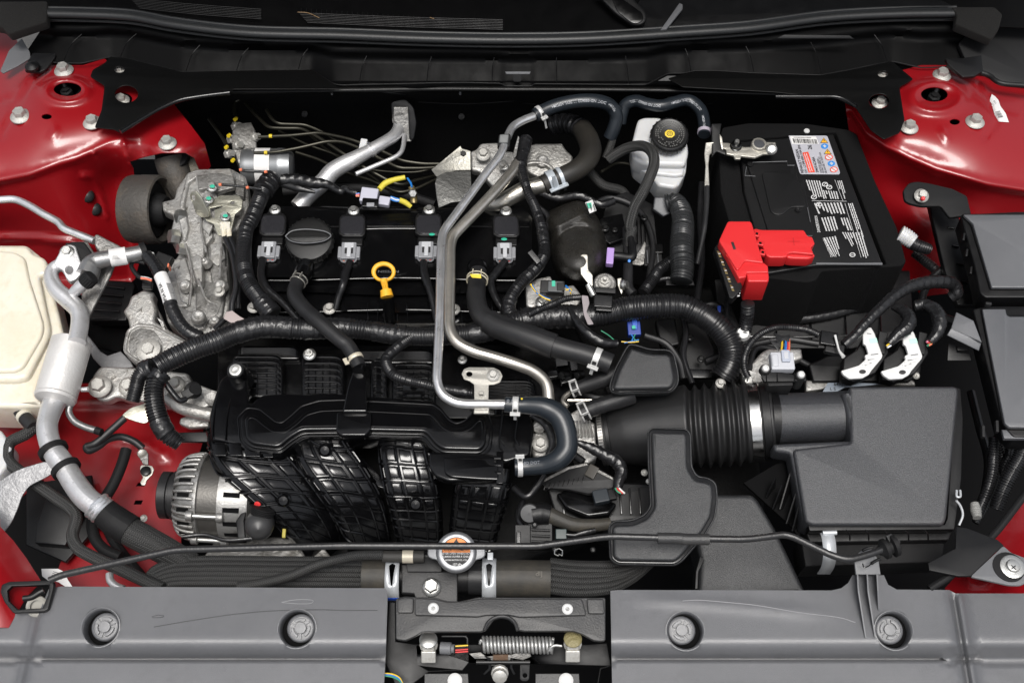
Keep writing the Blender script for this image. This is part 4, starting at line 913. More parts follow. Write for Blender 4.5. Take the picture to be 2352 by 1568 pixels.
# ---- oil cap
oc = thing('oil_cap', 'round black oil filler cap with a wide grip bar', 'cap', (710, 550, .01))
q = Plane(710, 548, .030, 16); k = q.s
lathe('cap_rim', q.o, q.n, [(50, -26), (54, -22), (55, -6), (52, 0), (46, 2), (.001, 1)], mat('satin black cap', (.004, .004, .004), .40, spec=.35, bump=(900, .0003)), oc, seg=40)
for i in range(26):
    a = 2 * math.pi * i / 26; c = q.o + q.u * (54 * k * math.cos(a)) + q.v * (54 * k * math.sin(a)) - q.n * (14 * k); V, F = lathe_geo(c - q.n * 8 * k, q.n, [(2.6 * k, 0), (2.6 * k, 17 * k), (1 * k, 19 * k)], 6); 
    mk('knurl', V, F, MATS['satin black cap'], oc)
grip = [(-52, 0), (-40, 12), (-15, 17), (15, 16), (40, 11), (52, 2), (40, -10), (15, -16), (-15, -17), (-40, -11)]
plate('grip_bar', Plane.up(q, 13 * k), grip, 13, MATS['satin black cap'], oc, bev=4, rc=3, local=True)
q2 = q.up(13.5 * k); tube_pts = [q2.at(a * k, b * k) for a, b in grip + grip[:1]]
V, F, UV = tubegeo(crom(tube_pts, .003), 1.3 * k, seg=6); mk('grip_edge', V, F, MGREY, oc)
for i in range(14):
    a = R(15 + 150 * i / 13); c = q.up(2.4 * k).at(42 * k * math.cos(a), 42 * k * math.sin(a)); V, F = boxgeo(c, Vector((1, 0, 0)), Vector((0, 1, 0)), Z, 1.5 * k, 2.2 * k, .3 * k)
lathe('filler_neck', (712, 602, -.005), Vector((0, -.1, 1)), [(42, -20), (40, 5), (36, 20)], GLOSS, vc, seg=32)
# ---- dipstick
ds = thing('dipstick', 'yellow ring handled oil dipstick in front of the valve cover', 'dipstick', (885, 650, .02))
q = Plane(881, 623, .040, 22)
plate('ring_handle', q, circ(880.5, 623, 28, 23.5, 40), 11, YEL, ds, bev=3.5, holes=[circ(881, 624.5, 18.5, 15, 32)])
tube('stem', CE('292 360 300 400 312 460'), [.038, .036, .033], [8.5, 7, 7.5], YEL, ds, seg=14)
tube('stopper', CE('306 430 315 478'), [.035, .031], [13, 15], YEL, ds, seg=20)
tube('neck_rib', CE('292 375 306 440'), [.043, .039], 2.2, YEL, ds, seg=8)
tube('dipstick_tube', CE('315 470 325 540 335 640'), [.024, -.02], [15, 14, 13], GLOSS, seg=18, tag=('black tube holding the yellow dipstick', 'tube'))
# ================================================================= intake manifold
mf = thing('intake_manifold', 'glossy black ribbed intake manifold with four runners at the front of the engine', 'intake manifold', (850, 1050, -.06))
MG = mat('moulded glossy nylon', (.0026, .0026, .003), .16, bump=((1400, .00006), (60, .0002, .2)), rvar=(50, .13, .2))
plen = D('483 1008 481 960 486 930 500 885 508 868 524 857 566 855 572 930 590 912 606 905 660 902 700 905 740 900 800 905 990 918 1010 930 1030 955 1045 965 1075 960 1094 948 1120 950 1216 945 1228 980 1218 1045 1160 1062 1130 1050 1010 1050 985 1022 968 1008 800 1004 705 1004 672 1024 640 1044 575 1040 548 1024 516 1014')
qp = Plane(800, 1000, -.012, 4)
plate('plenum_shell', qp, plen, 60, MG, mf, bev=7, rc=10, res=4)
rp_ = D('560 962 572 950 590 953 606 966 628 983 652 985 675 968 700 945 735 935 790 933 990 943 1003 953 1022 976 1047 988 1076 978 1096 958 1112 960 1117 985 1115 1018 1102 1032 1018 1030 998 1016 978 990 790 986 694 987 664 1005 640 1026 580 1018 564 1006')
def grow(pts, d):
    n = len(pts); out = []; ar = sum(pts[i][0] * pts[(i + 1) % n][1] - pts[(i + 1) % n][0] * pts[i][1] for i in range(n)); sg = 1 if ar > 0 else -1
    for i in range(n):
        a, b, c = Vector(pts[i - 1]), Vector(pts[i]), Vector(pts[(i + 1) % n]); e1 = (b - a).normalized(); e2 = (c - b).normalized(); nn = Vector((e1.y + e2.y, -e1.x - e2.x)) * sg
        nn = nn.normalized() if nn.length > 1e-6 else Vector((e1.y, -e1.x)) * sg; out.append(tuple(b + nn * d))
    return out
plate('weld_flange', qp.up(.004), grow(rp_, 16), 10, MG, mf, bev=2.4, rc=14, res=3)
plate('weld_step', qp.up(.008), grow(rp_, 9), 8, MG, mf, bev=2.2, rc=12, res=3)
plate('plenum_lid', qp.up(.015), rp_, 14, MG, mf, bev=5, rc=12, res=4)
def edge_line(par, pl, pts, r, h, m=MG, name='rib', closed=True, rc=8):
    p2 = rounded(pts, rc) if closed else pts
    p3 = [pl.up(h).hit(*a) for a in (p2 + p2[:1] if closed else p2)]; V, F, UV = tubegeo(p3, r * pl.s, seg=6); return mk(name, V, F, m, par)
for q_ in (D('516 868 503 900 494 940 489 975 488 1006'), D('556 866 536 900 524 945 519 980 518 1010'), D('500 905 530 905 560 908')):
    tube('curved_rib', q_, qp.o.z + .003, 1.8, MG, mf, seg=8)
edge_line(mf, qp, grow(rp_, 15), 1.5, .0045); edge_line(mf, qp, grow(rp_, -9), .9, .0155)
fun = CE('70 1000 100 985 150 985 165 1010 178 1262 212 1272 205 1385 168 1432 -5 1432 -40 1400 -38 1275 5 1262')
plate('funnel_body', qp.up(.030), CE('78 985 152 985 166 1020 178 1268 5 1268 40 1100'), 40, MG, mf, bev=5, rc=5, res=3)
plate('funnel_foot', qp.up(.023), CE('0 1262 205 1268 202 1385 165 1430 -2 1430 -38 1398 -34 1275'), 22, MG, mf, bev=4, rc=5, res=3)
tube('spigot', CE('112 985 120 950 110 900'), [.03, .028], 14, MG, mf, seg=20)
# ---- runners with rib lattice
def sup(p): return lambda a: (abs(math.cos(a)) ** p + abs(math.sin(a)) ** p) ** (-1 / p)
def runner(pts, zz, hw, flat, cols, rows, skew=0, name='runner'):
    path, s, _ = path3(pts, zz, 5); rad = [h * s for h in hw]; se = sup(5.5)
    V, F, UV = tubegeo(path, rad, seg=64, flat=flat, sect=se, s=s); o = mk(name, V, F, MG, mf, 60)
    fr = frames(path); n = len(path); parts = []
    sy = [784 - (p - CP).dot(UPV) / ((p - CP).dot(FW) * KX) for p in path]
    def ty(y): return float(np.interp(y, sy, np.linspace(0, 1, n)))
    def pt(t, a, lift=0):
        t = min(max(t, 0), .999); i = int(t * (n - 1)); f = t * (n - 1) - i; T, Nn, B = fr[i]; c = path[i].lerp(path[min(i + 1, n - 1)], f)
        r = float(np.interp(t * (len(rad) - 1), range(len(rad)), rad)) * se(a)
        return c + Nn * (math.cos(a) * (r * flat + lift)) + B * (math.sin(a) * (r + lift))
    lf = 2.6 * s; sk = lambda a: skew * math.sin(a)
    amax = R(100); ts = [ty(y) for y in rows]; big = [k for k in range(len(rows) - 1) if rows[k + 1] - rows[k] > 24]
    for t in ts:
        pp = [pt(t + sk(a), a, lf) for a in np.linspace(-amax, amax, 30)]
        v, f, _u = tubegeo(pp, 2.8 * s, seg=6, cap=True); parts.append((v, f))
    for a in cols:
        ra = R(a); pp = [pt(t + sk(ra), ra, lf) for t in np.linspace(ts[0], ts[-1], 26)]
        v, f, _u = tubegeo(pp, 2.8 * s, seg=6, cap=True); parts.append((v, f))
    V, F = merge(parts); mk('rib_lattice', V, F, MG, o, 50)
    cs = sorted(cols)
    for k in big:
        for a, b in zip(cs, cs[1:]):
            ta = ts[k] + (ts[k + 1] - ts[k]) * .26; tb = ts[k] + (ts[k + 1] - ts[k]) * .76; a0, b0 = R(a + (b - a) * .22), R(a + (b - a) * .80); v = []; NU = 4
            for lift, e in ((2.4 * s, 0), (1.6 * s, .006), (-.6 * s, .012)):
                for tt in (ta - e, tb + e):
                    for q in range(NU + 1):
                        aa = a0 + (b0 - a0) * q / NU + (e * 4 * (-1 if q == 0 else 1) if q in (0, NU) else 0); v.append(pt(tt + sk(aa), aa, lift))
            m_ = NU + 1; f = [(q, q + 1, q + 1 + m_, q + m_) for q in range(NU)]
            for L in range(2):
                o0, o1 = L * 2 * m_, (L + 1) * 2 * m_
                f += [(o1 + q, o1 + q + 1, o0 + q + 1, o0 + q) for q in range(NU)] + [(o0 + m_ + q, o0 + m_ + q + 1, o1 + m_ + q + 1, o1 + m_ + q) for q in range(NU)]
                f += [(o0, o0 + m_, o1 + m_, o1), (o0 + NU, o1 + NU, o1 + m_ + NU, o0 + m_ + NU)]
            pd = mk('rib_pad', v, f, MG, o, 30)
            if sum(p.normal.z for p in pd.data.polygons) < 0: pd.data.flip_normals()
    return o
RW = [1008, 1040, 1071, 1102, 1132, 1160, 1180, 1199, 1217, 1234]
runner(D('545 985 560 1040 618 1100 678 1160 722 1222 732 1265'), [-.048, -.046, -.06, -.085, -.12, -.17], [64, 72, 68, 60, 52, 46], .62, (-82, -40, -19, 19, 40, 82), RW, skew=-.19)
runner(D('735 985 742 1040 782 1100 820 1160 842 1222 846 1265'), [-.048, -.046, -.06, -.085, -.12, -.17], [58, 60, 59, 55, 49, 45], .62, (-82, -39, -18, 18, 39, 82), RW, skew=-.13)
runner(D('928 985 930 1040 942 1100 954 1160 962 1222 964 1265'), [-.048, -.046, -.06, -.085, -.12, -.17], [52, 56, 58, 54, 49, 45], .62, (-82, -39, -18, 18, 39, 82), RW, skew=-.045)
runner(D('1115 1070 1110 1110 1100 1160 1088 1222 1085 1265'), [-.05, -.062, -.085, -.12, -.17], [60, 60, 55, 50, 46], .62, (-82, -39, -18, 18, 39, 82), [1106, 1134, 1162, 1182, 1200, 1218, 1234], skew=.03)
for x, y in ((652, 1148), (955, 1157), (747, 1033)):
    lathe('boss', (x, y, -.045 if y > 1100 else -.02), Vector((0, -.6, .8)), [(16, -10), (16, 0), (11, 4), (10, 8), (.001, 9)], MG, mf); 
plate('gusset', Plane(845, 1080, -.075, 5), CH('60 0 130 0 290 160 310 230 200 200 140 90'), 5, MG, mf, bev=1.5)
plate('gusset', Plane(700, 1075, -.075, 5), D('645 1042 690 1042 700 1120 690 1130'), 5, MG, mf, bev=1.5)
# ledge band under the plenum, left chunky cells
for i, (xa, ya, xb, yb) in enumerate(((488, 1018, 520, 1046), (524, 1016, 556, 1046), (560, 1020, 598, 1048), (602, 1026, 628, 1050))):
    plate('cell_pad', qp.up(.0015), D(f'{xa} {ya} {xb-3} {ya} {xb} {yb} {xa+3} {yb}'), 6, MG, mf, bev=1.6, rc=3)
plate('map_chamber', qp.up(.008), CE('280 1510 560 1470 590 1568 600 1600 700 1750 1180 1750 1170 1700 1180 1568 960 1560 700 1545 640 1500 560 1480') if 0 else D('985 1036 1120 1040 1150 1046 1152 1100 1030 1104 1000 1092 985 1070'), 26, MG, mf, bev=6, rc=8, res=4)
plate('chamber_pad', qp.up(.013), CH('705 10 980 20 1020 60 1085 60 1085 170 960 165 760 150 712 120'), 14, MG, mf, bev=4, rc=6, res=3)
plate('chamber_tab', qp.up(.012), D('1140 1036 1156 1036 1156 1110 1140 1110'), 10, MG, mf, bev=1.5); 
for y in (1050, 1066, 1084): box('comb_tooth', qp.up(.013), 1143, y, 16, 7, 6, MG, mf, bev=1)
plate('ribbed_end', qp.up(-.004), D('1135 915 1215 930 1225 1000 1212 1055 1160 1060 1135 1010'), 40, MG, mf, bev=8, rc=8, res=4)
for x in (1152, 1187): tube('rib', [(x + 3, 930), (x, 970), (x - 3, 1008), (x + 6, 1022)], [.0, .0], 2, MG, mf, seg=8)
# ---- ribbed lobes behind the plenum
def lobe(xa, xb, ya, yb, z, lab=None):
    q = Plane((xa + xb) / 2, (ya + yb) / 2, z, 10)
    o = plate('ribbed_lobe', q, D(f'{xa} {yb+14} {xa} {ya+10} {xa+14} {ya} {xb-14} {ya} {xb} {ya+12} {xb} {yb+14}'), 36, MG, mf, bev=6, rc=10, res=3)
    parts = []; n = 7
    for i in range(n):
        y = ya + 8 + (yb - ya - 4) * i / n
        p3 = [q.up(.0018).hit(*a) for a in rounded([(xa + 6, y + 9), (xa + 9, y), (xb - 22, y), (xb - 8, y + 4), (xb - 4, y + 16)], 5)[5:-5]]
        v, f, _ = tubegeo(p3, 2.1 * q.s, seg=6); parts.append((v, f))
    for x in np.linspace(xa + 16, xb - 16, 5):
        p3 = [q.up(.0010).hit(x, ya + 3), q.up(.0010).hit(x, yb + 6)]; v, f, _ = tubegeo(p3, 1.6 * q.s, seg=6); parts.append((v, f))
    V, F = merge(parts); mk('rib_lattice', V, F, MG, o, 50); return o
for a in ((532, 650, 812, 900, -.045), (692, 790, 812, 915, -.045), (850, 890, 820, 925, -.05), (900, 1000, 830, 922, -.05), (1080, 1230, 868, 920, -.05), (1180, 1290, 800, 850, -.07)): lobe(*a)
lobe(545, 690, 792, 812, -.055); lobe(790, 1000, 800, 822, -.06); lobe(1030, 1180, 800, 850, -.07)
plate('manifold_deck', Plane(880, 830, -.065, 5), D('500 795 1300 790 1320 930 1200 960 500 960'), 8, GLOSS, mf, bev=2)
lathe('support_post', (541, 850, .010), Vector((-.05, -.22, 1)), [(26, -70), (24, -30), (21, -4), (20, 0), (19, 2), (16, 2)], MG, mf, seg=32)
lathe('post_insert', (541, 850, .011), Vector((-.05, -.22, 1)), [(14.5, 0), (14, 3), (9, 3.5), (7, 1), (.001, .5)], ZINC, mf)
plate('strap_tab', Plane(945, 895, -.002, 55), CE('425 1230 420 1090 440 1055 480 1045 530 1050 565 1075 575 1110 572 1225 556 1225 552 1150 440 1150 438 1230'), 5, MG, mf, bev=1.2, rc=5)
plate('tab_slot', Plane(945, 890, .001, 55), CE('470 1105 490 1090 510 1090 530 1105 510 1122 490 1122'), 2, DEEP, mf, bev=.3)
bolt(mf, 711, 814, -.02, 15, 10, kind='stud', m=ZINC); bolt(mf, 1062, 826, -.03, 11, 10, m=ZINC)
for (x, y) in ((1290, 862), (1325, 862)): lathe('stud', (x, y, -.05), Vector((-.9, -.3, .2)), [(11, -16), (11, 0), (7, 2), (7, 10), (.001, 10)], BLK, mf)
# cylinder head edge seen between cover and manifold
plate('head_edge', Plane(900, 745, -.05, 20), D('600 735 1230 735 1230 770 600 775'), 10, CASTD, None, bev=2, tag=('rough cast strip of cylinder head below the valve cover', 'cylinder head'))
def text_between(s, pl, p0, p1, size, m, parent, **k):
    a, b = pl.loc(*p0), pl.loc(*p1); ang = math.degrees(math.atan2(b[1] - a[1], b[0] - a[0])); L = math.hypot(b[0] - a[0], b[1] - a[1])
    o = text(s, pl, (p0[0] + p1[0]) / 2, (p0[1] + p1[1]) / 2, size, m, parent, rot=ang, **k)
    d = [v.co for v in o.data.vertices]; dv = (pl.u * math.cos(R(ang)) + pl.v * math.sin(R(ang)))
    if d:
        pr = [x.dot(dv) for x in d]; w_ = max(pr) - min(pr); mid = (max(pr) + min(pr)) / 2
        if w_ > 1e-6:
            f = L / w_
            for v in o.data.vertices: v.co += dv * ((v.co.dot(dv) - mid) * f - v.co.dot(dv))
    return o
# ================================================================= battery
bt = thing('battery', 'black car battery in a felt jacket with printed warning labels', 'battery', (1850, 480, 0))
qj = Plane(1860, 470, .022, 3)
jo = D('1650 330 1660 292 1718 282 1850 283 1948 297 1968 307 2011 417 2061 523 2082 600 2072 610 1888 622 1875 643 1855 648 1768 638 1735 650 1690 560 1655 440')
plate('felt_jacket', qj, jo, 330, FELT, bt, bev=4, rc=6, res=3, holes=[rounded(D('1694 322 1920 303 2036 606 1868 612 1762 632 1706 440'), 5)])
qb = Plane(1860, 470, .030, 3)
BC = mat('battery case', (.008, .008, .0085), .38, bump=(900, .0002))
plate('battery_case', qb, D('1700 326 1914 308 2027 606 1874 609 1762 628 1710 440'), 200, BC, bt, bev=3, rc=4, res=3)
plate('case_edge', qb.up(.001), F_ := CF('920 240 985 240 1160 243 1375 240 1378 254 985 252 920 252'), 4, MGREY, bt, bev=.6)
plate('vent_lid', qb.up(.004), CC('440 1115 760 1135 800 1235 835 1230') + CF('900 20 905 60 600 60'), 10, BC, bt, bev=2.5, rc=4)
plate('lid_inset', qb.up(.0065), CC('545 1195 565 1180 700 1180 785 1200 850 1425 750 1425 690 1478 640 1480 605 1455'), 6, BC, bt, bev=1.5, rc=8)
for pts in ('450 1120 720 1112 722 1140 770 1140', '440 1150 430 1210 500 1215', '860 1430 880 1530'):
    pp = [qb.up(.0065).hit(*a) for a in CC(pts)]; V, F, UV = tubegeo(pp, .8 * qb.s, seg=6); mk('moulding_line', V, F, MGREY, bt)
for x, y in CC('465 1130 795 1445'): lathe('lid_screw', qb.up(.007).hit(x, y), qb.n, [(7, 0), (6, 2), (3, 2), (.001, 1)], BC, bt, seg=12)
lb_ = qb.up(.0012)
plate('spec_label', lb_, CC('730 935 990 935 1000 945 1085 1190 1078 1202 815 1200 806 1190'), .6, LGREY, bt, bev=.1, rc=2)
l2 = lb_.up(.0006)
def quad(pts, m, pl=l2, cell_=CC, nm='print_field'): return plate(nm, pl, cell_(pts), .3, m, bt, bev=.05)
quad('737 938 918 940 938 992 755 992', PAPER); quad('825 1052 865 1046 912 1186 868 1190', REDINK)
l3 = l2.up(.0004)
a0 = [CC(f'{757 + 160*t:.1f} {955 + 6*t:.1f}')[0] for t in np.linspace(0, 1, 30)]
Vb = []; Fb = []
for i, (x, y) in enumerate(a0):
    wd = rnd.choice((.5, .9, 1.3)); b = len(Vb)
    for (dx, dy) in ((0, 0), (wd, 0), (wd + 3, 10), (3, 10)): Vb.append(l3.hit(x + dx, y + dy))
    Fb.append((b, b + 3, b + 2, b + 1))
mk('barcode', Vb, Fb, INK, bt, 0)
T = lambda s, a, b, size, m=INK, pl=l3: text_between(s, pl, CC(a)[0], CC(b)[0], size, m, bt)
T('RENAULT NISSAN', '827 1190', '786 1030', 7); T('12V - L2 EFB 60Ah 510A (EN)', '853 1190', '800 1000', 5.6); T('24410 6CA0A', '930 1188', '900 1082', 7)
T('26', '880 1030', '876 1000', 10); T('FOR/POUR: NISSAN', '957 1190', '930 1095', 4.2); T('BY/PAR: CLARIOS, LLC', '972 1190', '938 1080', 4.2); T('MILWAUKEE, WI 53209, U.S.A.', '990 1190', '944 1048', 4.2)
def strokes(a, b, wd, m, seed):
    r = random.Random(seed); A, B = CC(a)[0], CC(b)[0]; V = []; F = []; t = 0; dx, dy = B[0] - A[0], B[1] - A[1]; L = math.hypot(dx, dy); nx, ny = -dy / L * wd, dx / L * wd
    while t < .97:
        e = min(1, t + r.uniform(.012, .04)); k = len(V)
        for tt, sg in ((t, -1), (e, -1), (e, 1), (t, 1)): V.append(l3.hit(A[0] + dx * tt + nx * sg, A[1] + dy * tt + ny * sg))
        F.append((k, k + 1, k + 2, k + 3)); t = e + r.uniform(.006, .02)
    mk('fine_print', V, F, m, bt, 0)
strokes('880 1184', '838 1058', 1.0, WINK, 1); strokes('893 1180', '851 1056', 1.0, WINK, 2); strokes('765 947', '890 949', .8, INK, 3)
for x, y, kd in ((975, 970, 't'), (978, 1008, 'b'), (1000, 1047, 't'), (1008, 1083, 'r'), (1025, 1127, 'b'), (1042, 1168, 'r')):
    px, py = CC([x, y])[0]
    if kd == 't':
        plate('warning_triangle', l2, [(px - 9, py + 5), (px + 9, py + 5), (px - 1, py - 7)], .3, INK, bt, bev=.05); plate('warning_triangle', l3, [(px - 7, py + 4), (px + 7, py + 4), (px - 1, py - 5.5)], .3, YEL, bt, bev=.05)
        bars('symbol', l3.up(.0003), [(-.8, -2, .8, 3.5)], INK, bt, cx=px, cy=py)
    elif kd == 'b':
        plate('round_symbol', l2, circ(px, py, 8.5, 6.2, 20), .3, BLUEINK, bt, bev=.05); bars('symbol', l3, [(-4, -1, 4, 1.5), (-1.5, -4, 1.5, 4)], WINK, bt, cx=px, cy=py)
    else:
        plate('round_symbol', l2, circ(px, py, 9, 6.6, 20), .3, WINK, bt, bev=.05); plate('ring_symbol', l3, circ(px, py, 9, 6.6, 20), .3, REDINK, bt, bev=.05, holes=[circ(px, py, 7, 5, 20)])
        bars('symbol', l3.up(.0003), [(-6.5, -.8, 6.5, .8)], REDINK, bt, rot=-45, cx=px, cy=py)
# warning print: columns of fine white lines
def lines_block(p0, p1, q0, q1, ncol, seed):
    """text columns between edge p0-p1 (start side) and q0-q1 (end side); each column is a run of short strokes"""
    r = random.Random(seed); V = []; F = []
    for c in range(ncol):
        t = (c + .2) / ncol; t2 = (c + .68) / ncol; s = r.uniform(0, .02); end = r.uniform(.86, 1) if r.random() < .8 else r.uniform(.4, .8)
        while s < end:
            e = min(end, s + r.uniform(.02, .075)); b = len(V)
            for tt, ss in ((t, s), (t2, s), (t2, e), (t, e)):
                A = (p0[0] + (q0[0] - p0[0]) * tt, p0[1] + (q0[1] - p0[1]) * tt); B = (p1[0] + (q1[0] - p1[0]) * tt, p1[1] + (q1[1] - p1[1]) * tt)
                V.append(l3.hit(A[0] + (B[0] - A[0]) * ss, A[1] + (B[1] - A[1]) * ss))
            F.append((b, b + 1, b + 2, b + 3)); s = e + r.uniform(.006, .016)
    o = mk('fine_print', V, F, WINK, bt, 0)
    if sum(p.normal.z for p in o.data.polygons) < 0: o.data.flip_normals()
    return o
def LB(s, n, seed): p = CC(s) if 0 else [(1568 + a / 3, b / 3) for a, b in [tuple(map(float, x.split(','))) for x in s.split()]]; return lines_block(*p, n, seed)
LB('845,1240 880,1340 950,1245 985,1375', 6, 1); LB('962,1310 985,1375 1068,1320 1082,1375', 6, 9); LB('1062,1243 1105,1385 1100,1243 1142,1385', 3, 2)
LB('900,1400 935,1480 1100,1395 1130,1480', 9, 3); LB('1135,1400 1215,1640 1175,1400 1255,1640', 3, 4)
LB('950,1500 985,1595 1050,1490 1080,1590', 5, 5); LB('1085,1500 1115,1590 1140,1500 1175,1590', 3, 6)
LB('965,1640 1045,1775 1060,1625 1100,1770', 5, 7); LB('1095,1600 1150,1700 1180,1600 1215,1690', 5, 8); LB('1185,1600 1245,1780 1240,1600 1290,1780', 3, 10)
for a, b in (('1048 1240', '1105 1385'), ('890 1383', '1130 1387'), ('1118 1400', '1230 1775')):
    A, B = CC(a)[0], CC(b)[0]; pp = [l3.hit(*A), l3.hit(*B)]; V, F, UV = tubegeo(pp, .5 * l3.s, seg=4); mk('print_rule', V, F, WINK, bt)
for a, b, s in (('940 1600', '918 1488', 'DANGER/POISON'), ('1030 1768', '975 1640', 'DANGER/POISON')): text_between(s, l3, CC(a)[0], CC(b)[0], 7, WINK, bt)
for x, y in ((980, 1270), (1010, 1290), (905, 1358), (940, 1408), (1170, 1755)):
    px, py = CC([x, y])[0]; plate('pictogram', l3, circ(px, py, 7, 5.2, 14), .3, WINK, bt, bev=.05, holes=[circ(px, py, 5, 3.6, 12)]); bars('symbol', l3, [(-4, -.7, 4, .7)], WINK, bt, rot=rnd.uniform(0, 90), cx=px, cy=py)
lathe('jacket_button', qj.up(.001).hit(1853, 301), qj.n, [(7, 0), (6, 2), (.001, 3)], WHT, bt, seg=12)
# negative terminal
nt_ = thing('battery_clamp', 'silver battery terminal clamp bolted at the back left corner of the battery', 'terminal clamp', (1740, 335, .05))
LEADM = mat('dull tinned metal', (.52, .50, .45), .42, .75, bump=((150, .0004), (600, .0002)), var=(60, (.36, .34, .29), .45, .8))
qn = Plane(1735, 338, .062, 8)
plate('clamp_plate', qn, CC('272 982 320 985 420 1012 470 1012 500 975 560 985 570 978 640 980 645 1012 640 1040 625 1058 560 1060 500 1085 402 1075 400 1095 362 1095 350 1070 300 1060 300 1030 275 1020'), 7, LEADM, nt_, bev=1.6, rc=2)
lathe('post', qn.hit(*CC('525 1000')[0]), qn.n, [(18, -10), (18, 3), (16, 6), (13, 6.5), (12.5, 4), (.001, 4)], LEADM, nt_); lathe('post_top', qn.up(.002).hit(*CC('525 998')[0]), qn.n, [(12.5, 3), (.001, 3.4)], mat('lead', (.16, .165, .18), .4, .8), nt_)
lathe('nut', qn.hit(*CC('366 1012')[0]), qn.n, [(14, 0), (14, 3), (12, 4), (12, 11), (10, 13), (.001, 13)], GLOSS, nt_, seg=12); lathe('stud', qn.hit(*CC('366 1008')[0]), qn.n, [(5.5, 10), (5.5, 20), (4, 22), (.001, 22)], ZINC, nt_)
bolt(nt_, *CC('612 1030')[0], .064, 13, 40, -10, m=ZINC, kind='small')
plate('lug', Plane(1632, 360, .052, 50), CC('160 985 215 980 222 1040 185 1070 178 1140 185 1290 150 1290 158 1150 150 1060'), 5, LEADM, nt_, bev=1.5, rc=2)
plate('insulating_bracket', Plane(1645, 335, .066, 20), CC('200 852 268 850 258 920 272 1020 298 1045 296 1070 235 1045 205 1075 200 960'), 14, BLK, nt_, bev=2, rc=2)
plate('bracket_edge', Plane(1656, 330, .069, 20), CC('255 925 272 950 280 1030 270 1028 258 980'), 2, LEADM, nt_, bev=.5)
tube('battery_cable', CC('168 1285 165 1400 150 1568') + CF('140 60 100 250'), [.045, .03, .0], 6, RUB, step=8, tag=('black negative cable dropping from the silver terminal clamp', 'cable'))
# red terminal cover
rc_ = thing('terminal_cover', 'bright red plastic cover over the positive battery terminal', 'cover', (1720, 600, .07))
q1 = Plane(1700, 560, .078, 6)
plate('fuse_hood', q1, CF('250 90 268 50 312 -45 465 -45 478 -30 548 215 560 245 430 228 385 290 372 288'), 30, REDP, rc_, bev=3, rc=5, res=3)
plate('hood_step', q1.up(-.003), CF('300 180 385 285 430 226 560 240 588 262 592 310 440 312 438 340 388 350'), 40, REDP, rc_, bev=3, rc=3, res=3)
plate('cable_hood', q1.up(-.006), CF('392 300 590 285 596 345 592 372 450 372 444 330 440 316'), 84, REDP, rc_, bev=3.5, rc=4, res=3)
plate('terminal_hood', Plane(1780, 560, .062, 4), CF('500 60 488 12 500 5 545 14 835 15 862 58 893 62 912 110 885 135 905 185 760 172 725 178 720 200 690 205 600 205 575 190 548 120'), 38, REDP, rc_, bev=3, rc=4, res=3)
plate('front_hood', Plane(1790, 580, .056, 4), CF('715 170 760 168 908 178 912 195 870 215 760 212 715 205'), 32, REDP, rc_, bev=4, rc=5, res=3)
for x, y, w_, h_ in ((512, 40, 14, 16), (552, 168, 14, 16), (535, 105, 18, 12)): box('hinge', Plane(1740, 560, .067, 5), *CF([x, y])[0], w_, h_, 10, REDP, rc_, rot=-18, bev=2); box('hinge_slot', Plane(1740, 560, .0675, 5), *CF([x, y])[0], 6, 6, 10, DEEP, rc_, rot=-18, bev=.5)
plate('slot', q1.up(.0004), CF('333 100 350 98 368 148 350 152'), 2, INK, rc_, bev=.1); plate('slot', Plane(1790, 560, .063, 60), CF('668 203 698 203 698 216 668 216'), 2, INK, rc_, bev=.1)
qpz = Plane(1823, 553, .0626, 4)
DKR = mat('embossed red plastic', (.42, .015, .018), .45)
bars('plus_sign', qpz, [(-14, -.8, 14, .8), (-.8, -11, .8, 11)], DKR, rc_, cx=1823, cy=554.5)
fb = thing('fuse_link', 'dark fusible link block with brass windows beside the red cover', 'fuse block', (1660, 620, .05))
qf = Plane(1670, 600, .060, 5)
plate('link_body', qf, CF('218 140 248 95 372 290 412 405 395 440 345 488 322 480'), 26, BLK, fb, bev=2)
for k in range(5):
    x = 243 + k * 22; y = 180 + k * 58; plate('brass_window', qf.up(.001), CF([x - 8, y - 22, x + 10, y - 16, x + 26, y + 24, x + 8, y + 20]), 2, BRASS, fb, bev=.4)
    bars('window_mark', qf.up(.0016), [(-2, -1, 3, 1)], WINK, fb, cx=CF([x + 8, y])[0][0], cy=CF([x + 8, y])[0][1])
plate('contact_stack', Plane(1690, 670, .045, 50), CF('345 455 405 405 400 430 345 490'), 6, BLK, fb, bev=1)
for k in range(3): bars('contact', Plane(1690, 675, .050, 50), [(-9, -1.4, 9, 1.4)], WINK, fb, rot=8, cx=1692 - k * 1, cy=668 + k * 6)
tube('corrugated_conduit', CF('448 525 445 600 428 715'), [.04, .02, .0], 16, CORR, corr=(6.5, .14), seg=20, tag=('short corrugated conduit hanging below the red terminal cover', 'conduit'))
lathe('conduit_end', (1706, 768, -.002), Vector((-.1, -.35, 1)), [(12, -14), (16, -8), (17, 4), (13, 10), (13, 14), (.001, 14)], WHT, tag=('white plastic end of the conduit under the red cover', 'conduit end'))
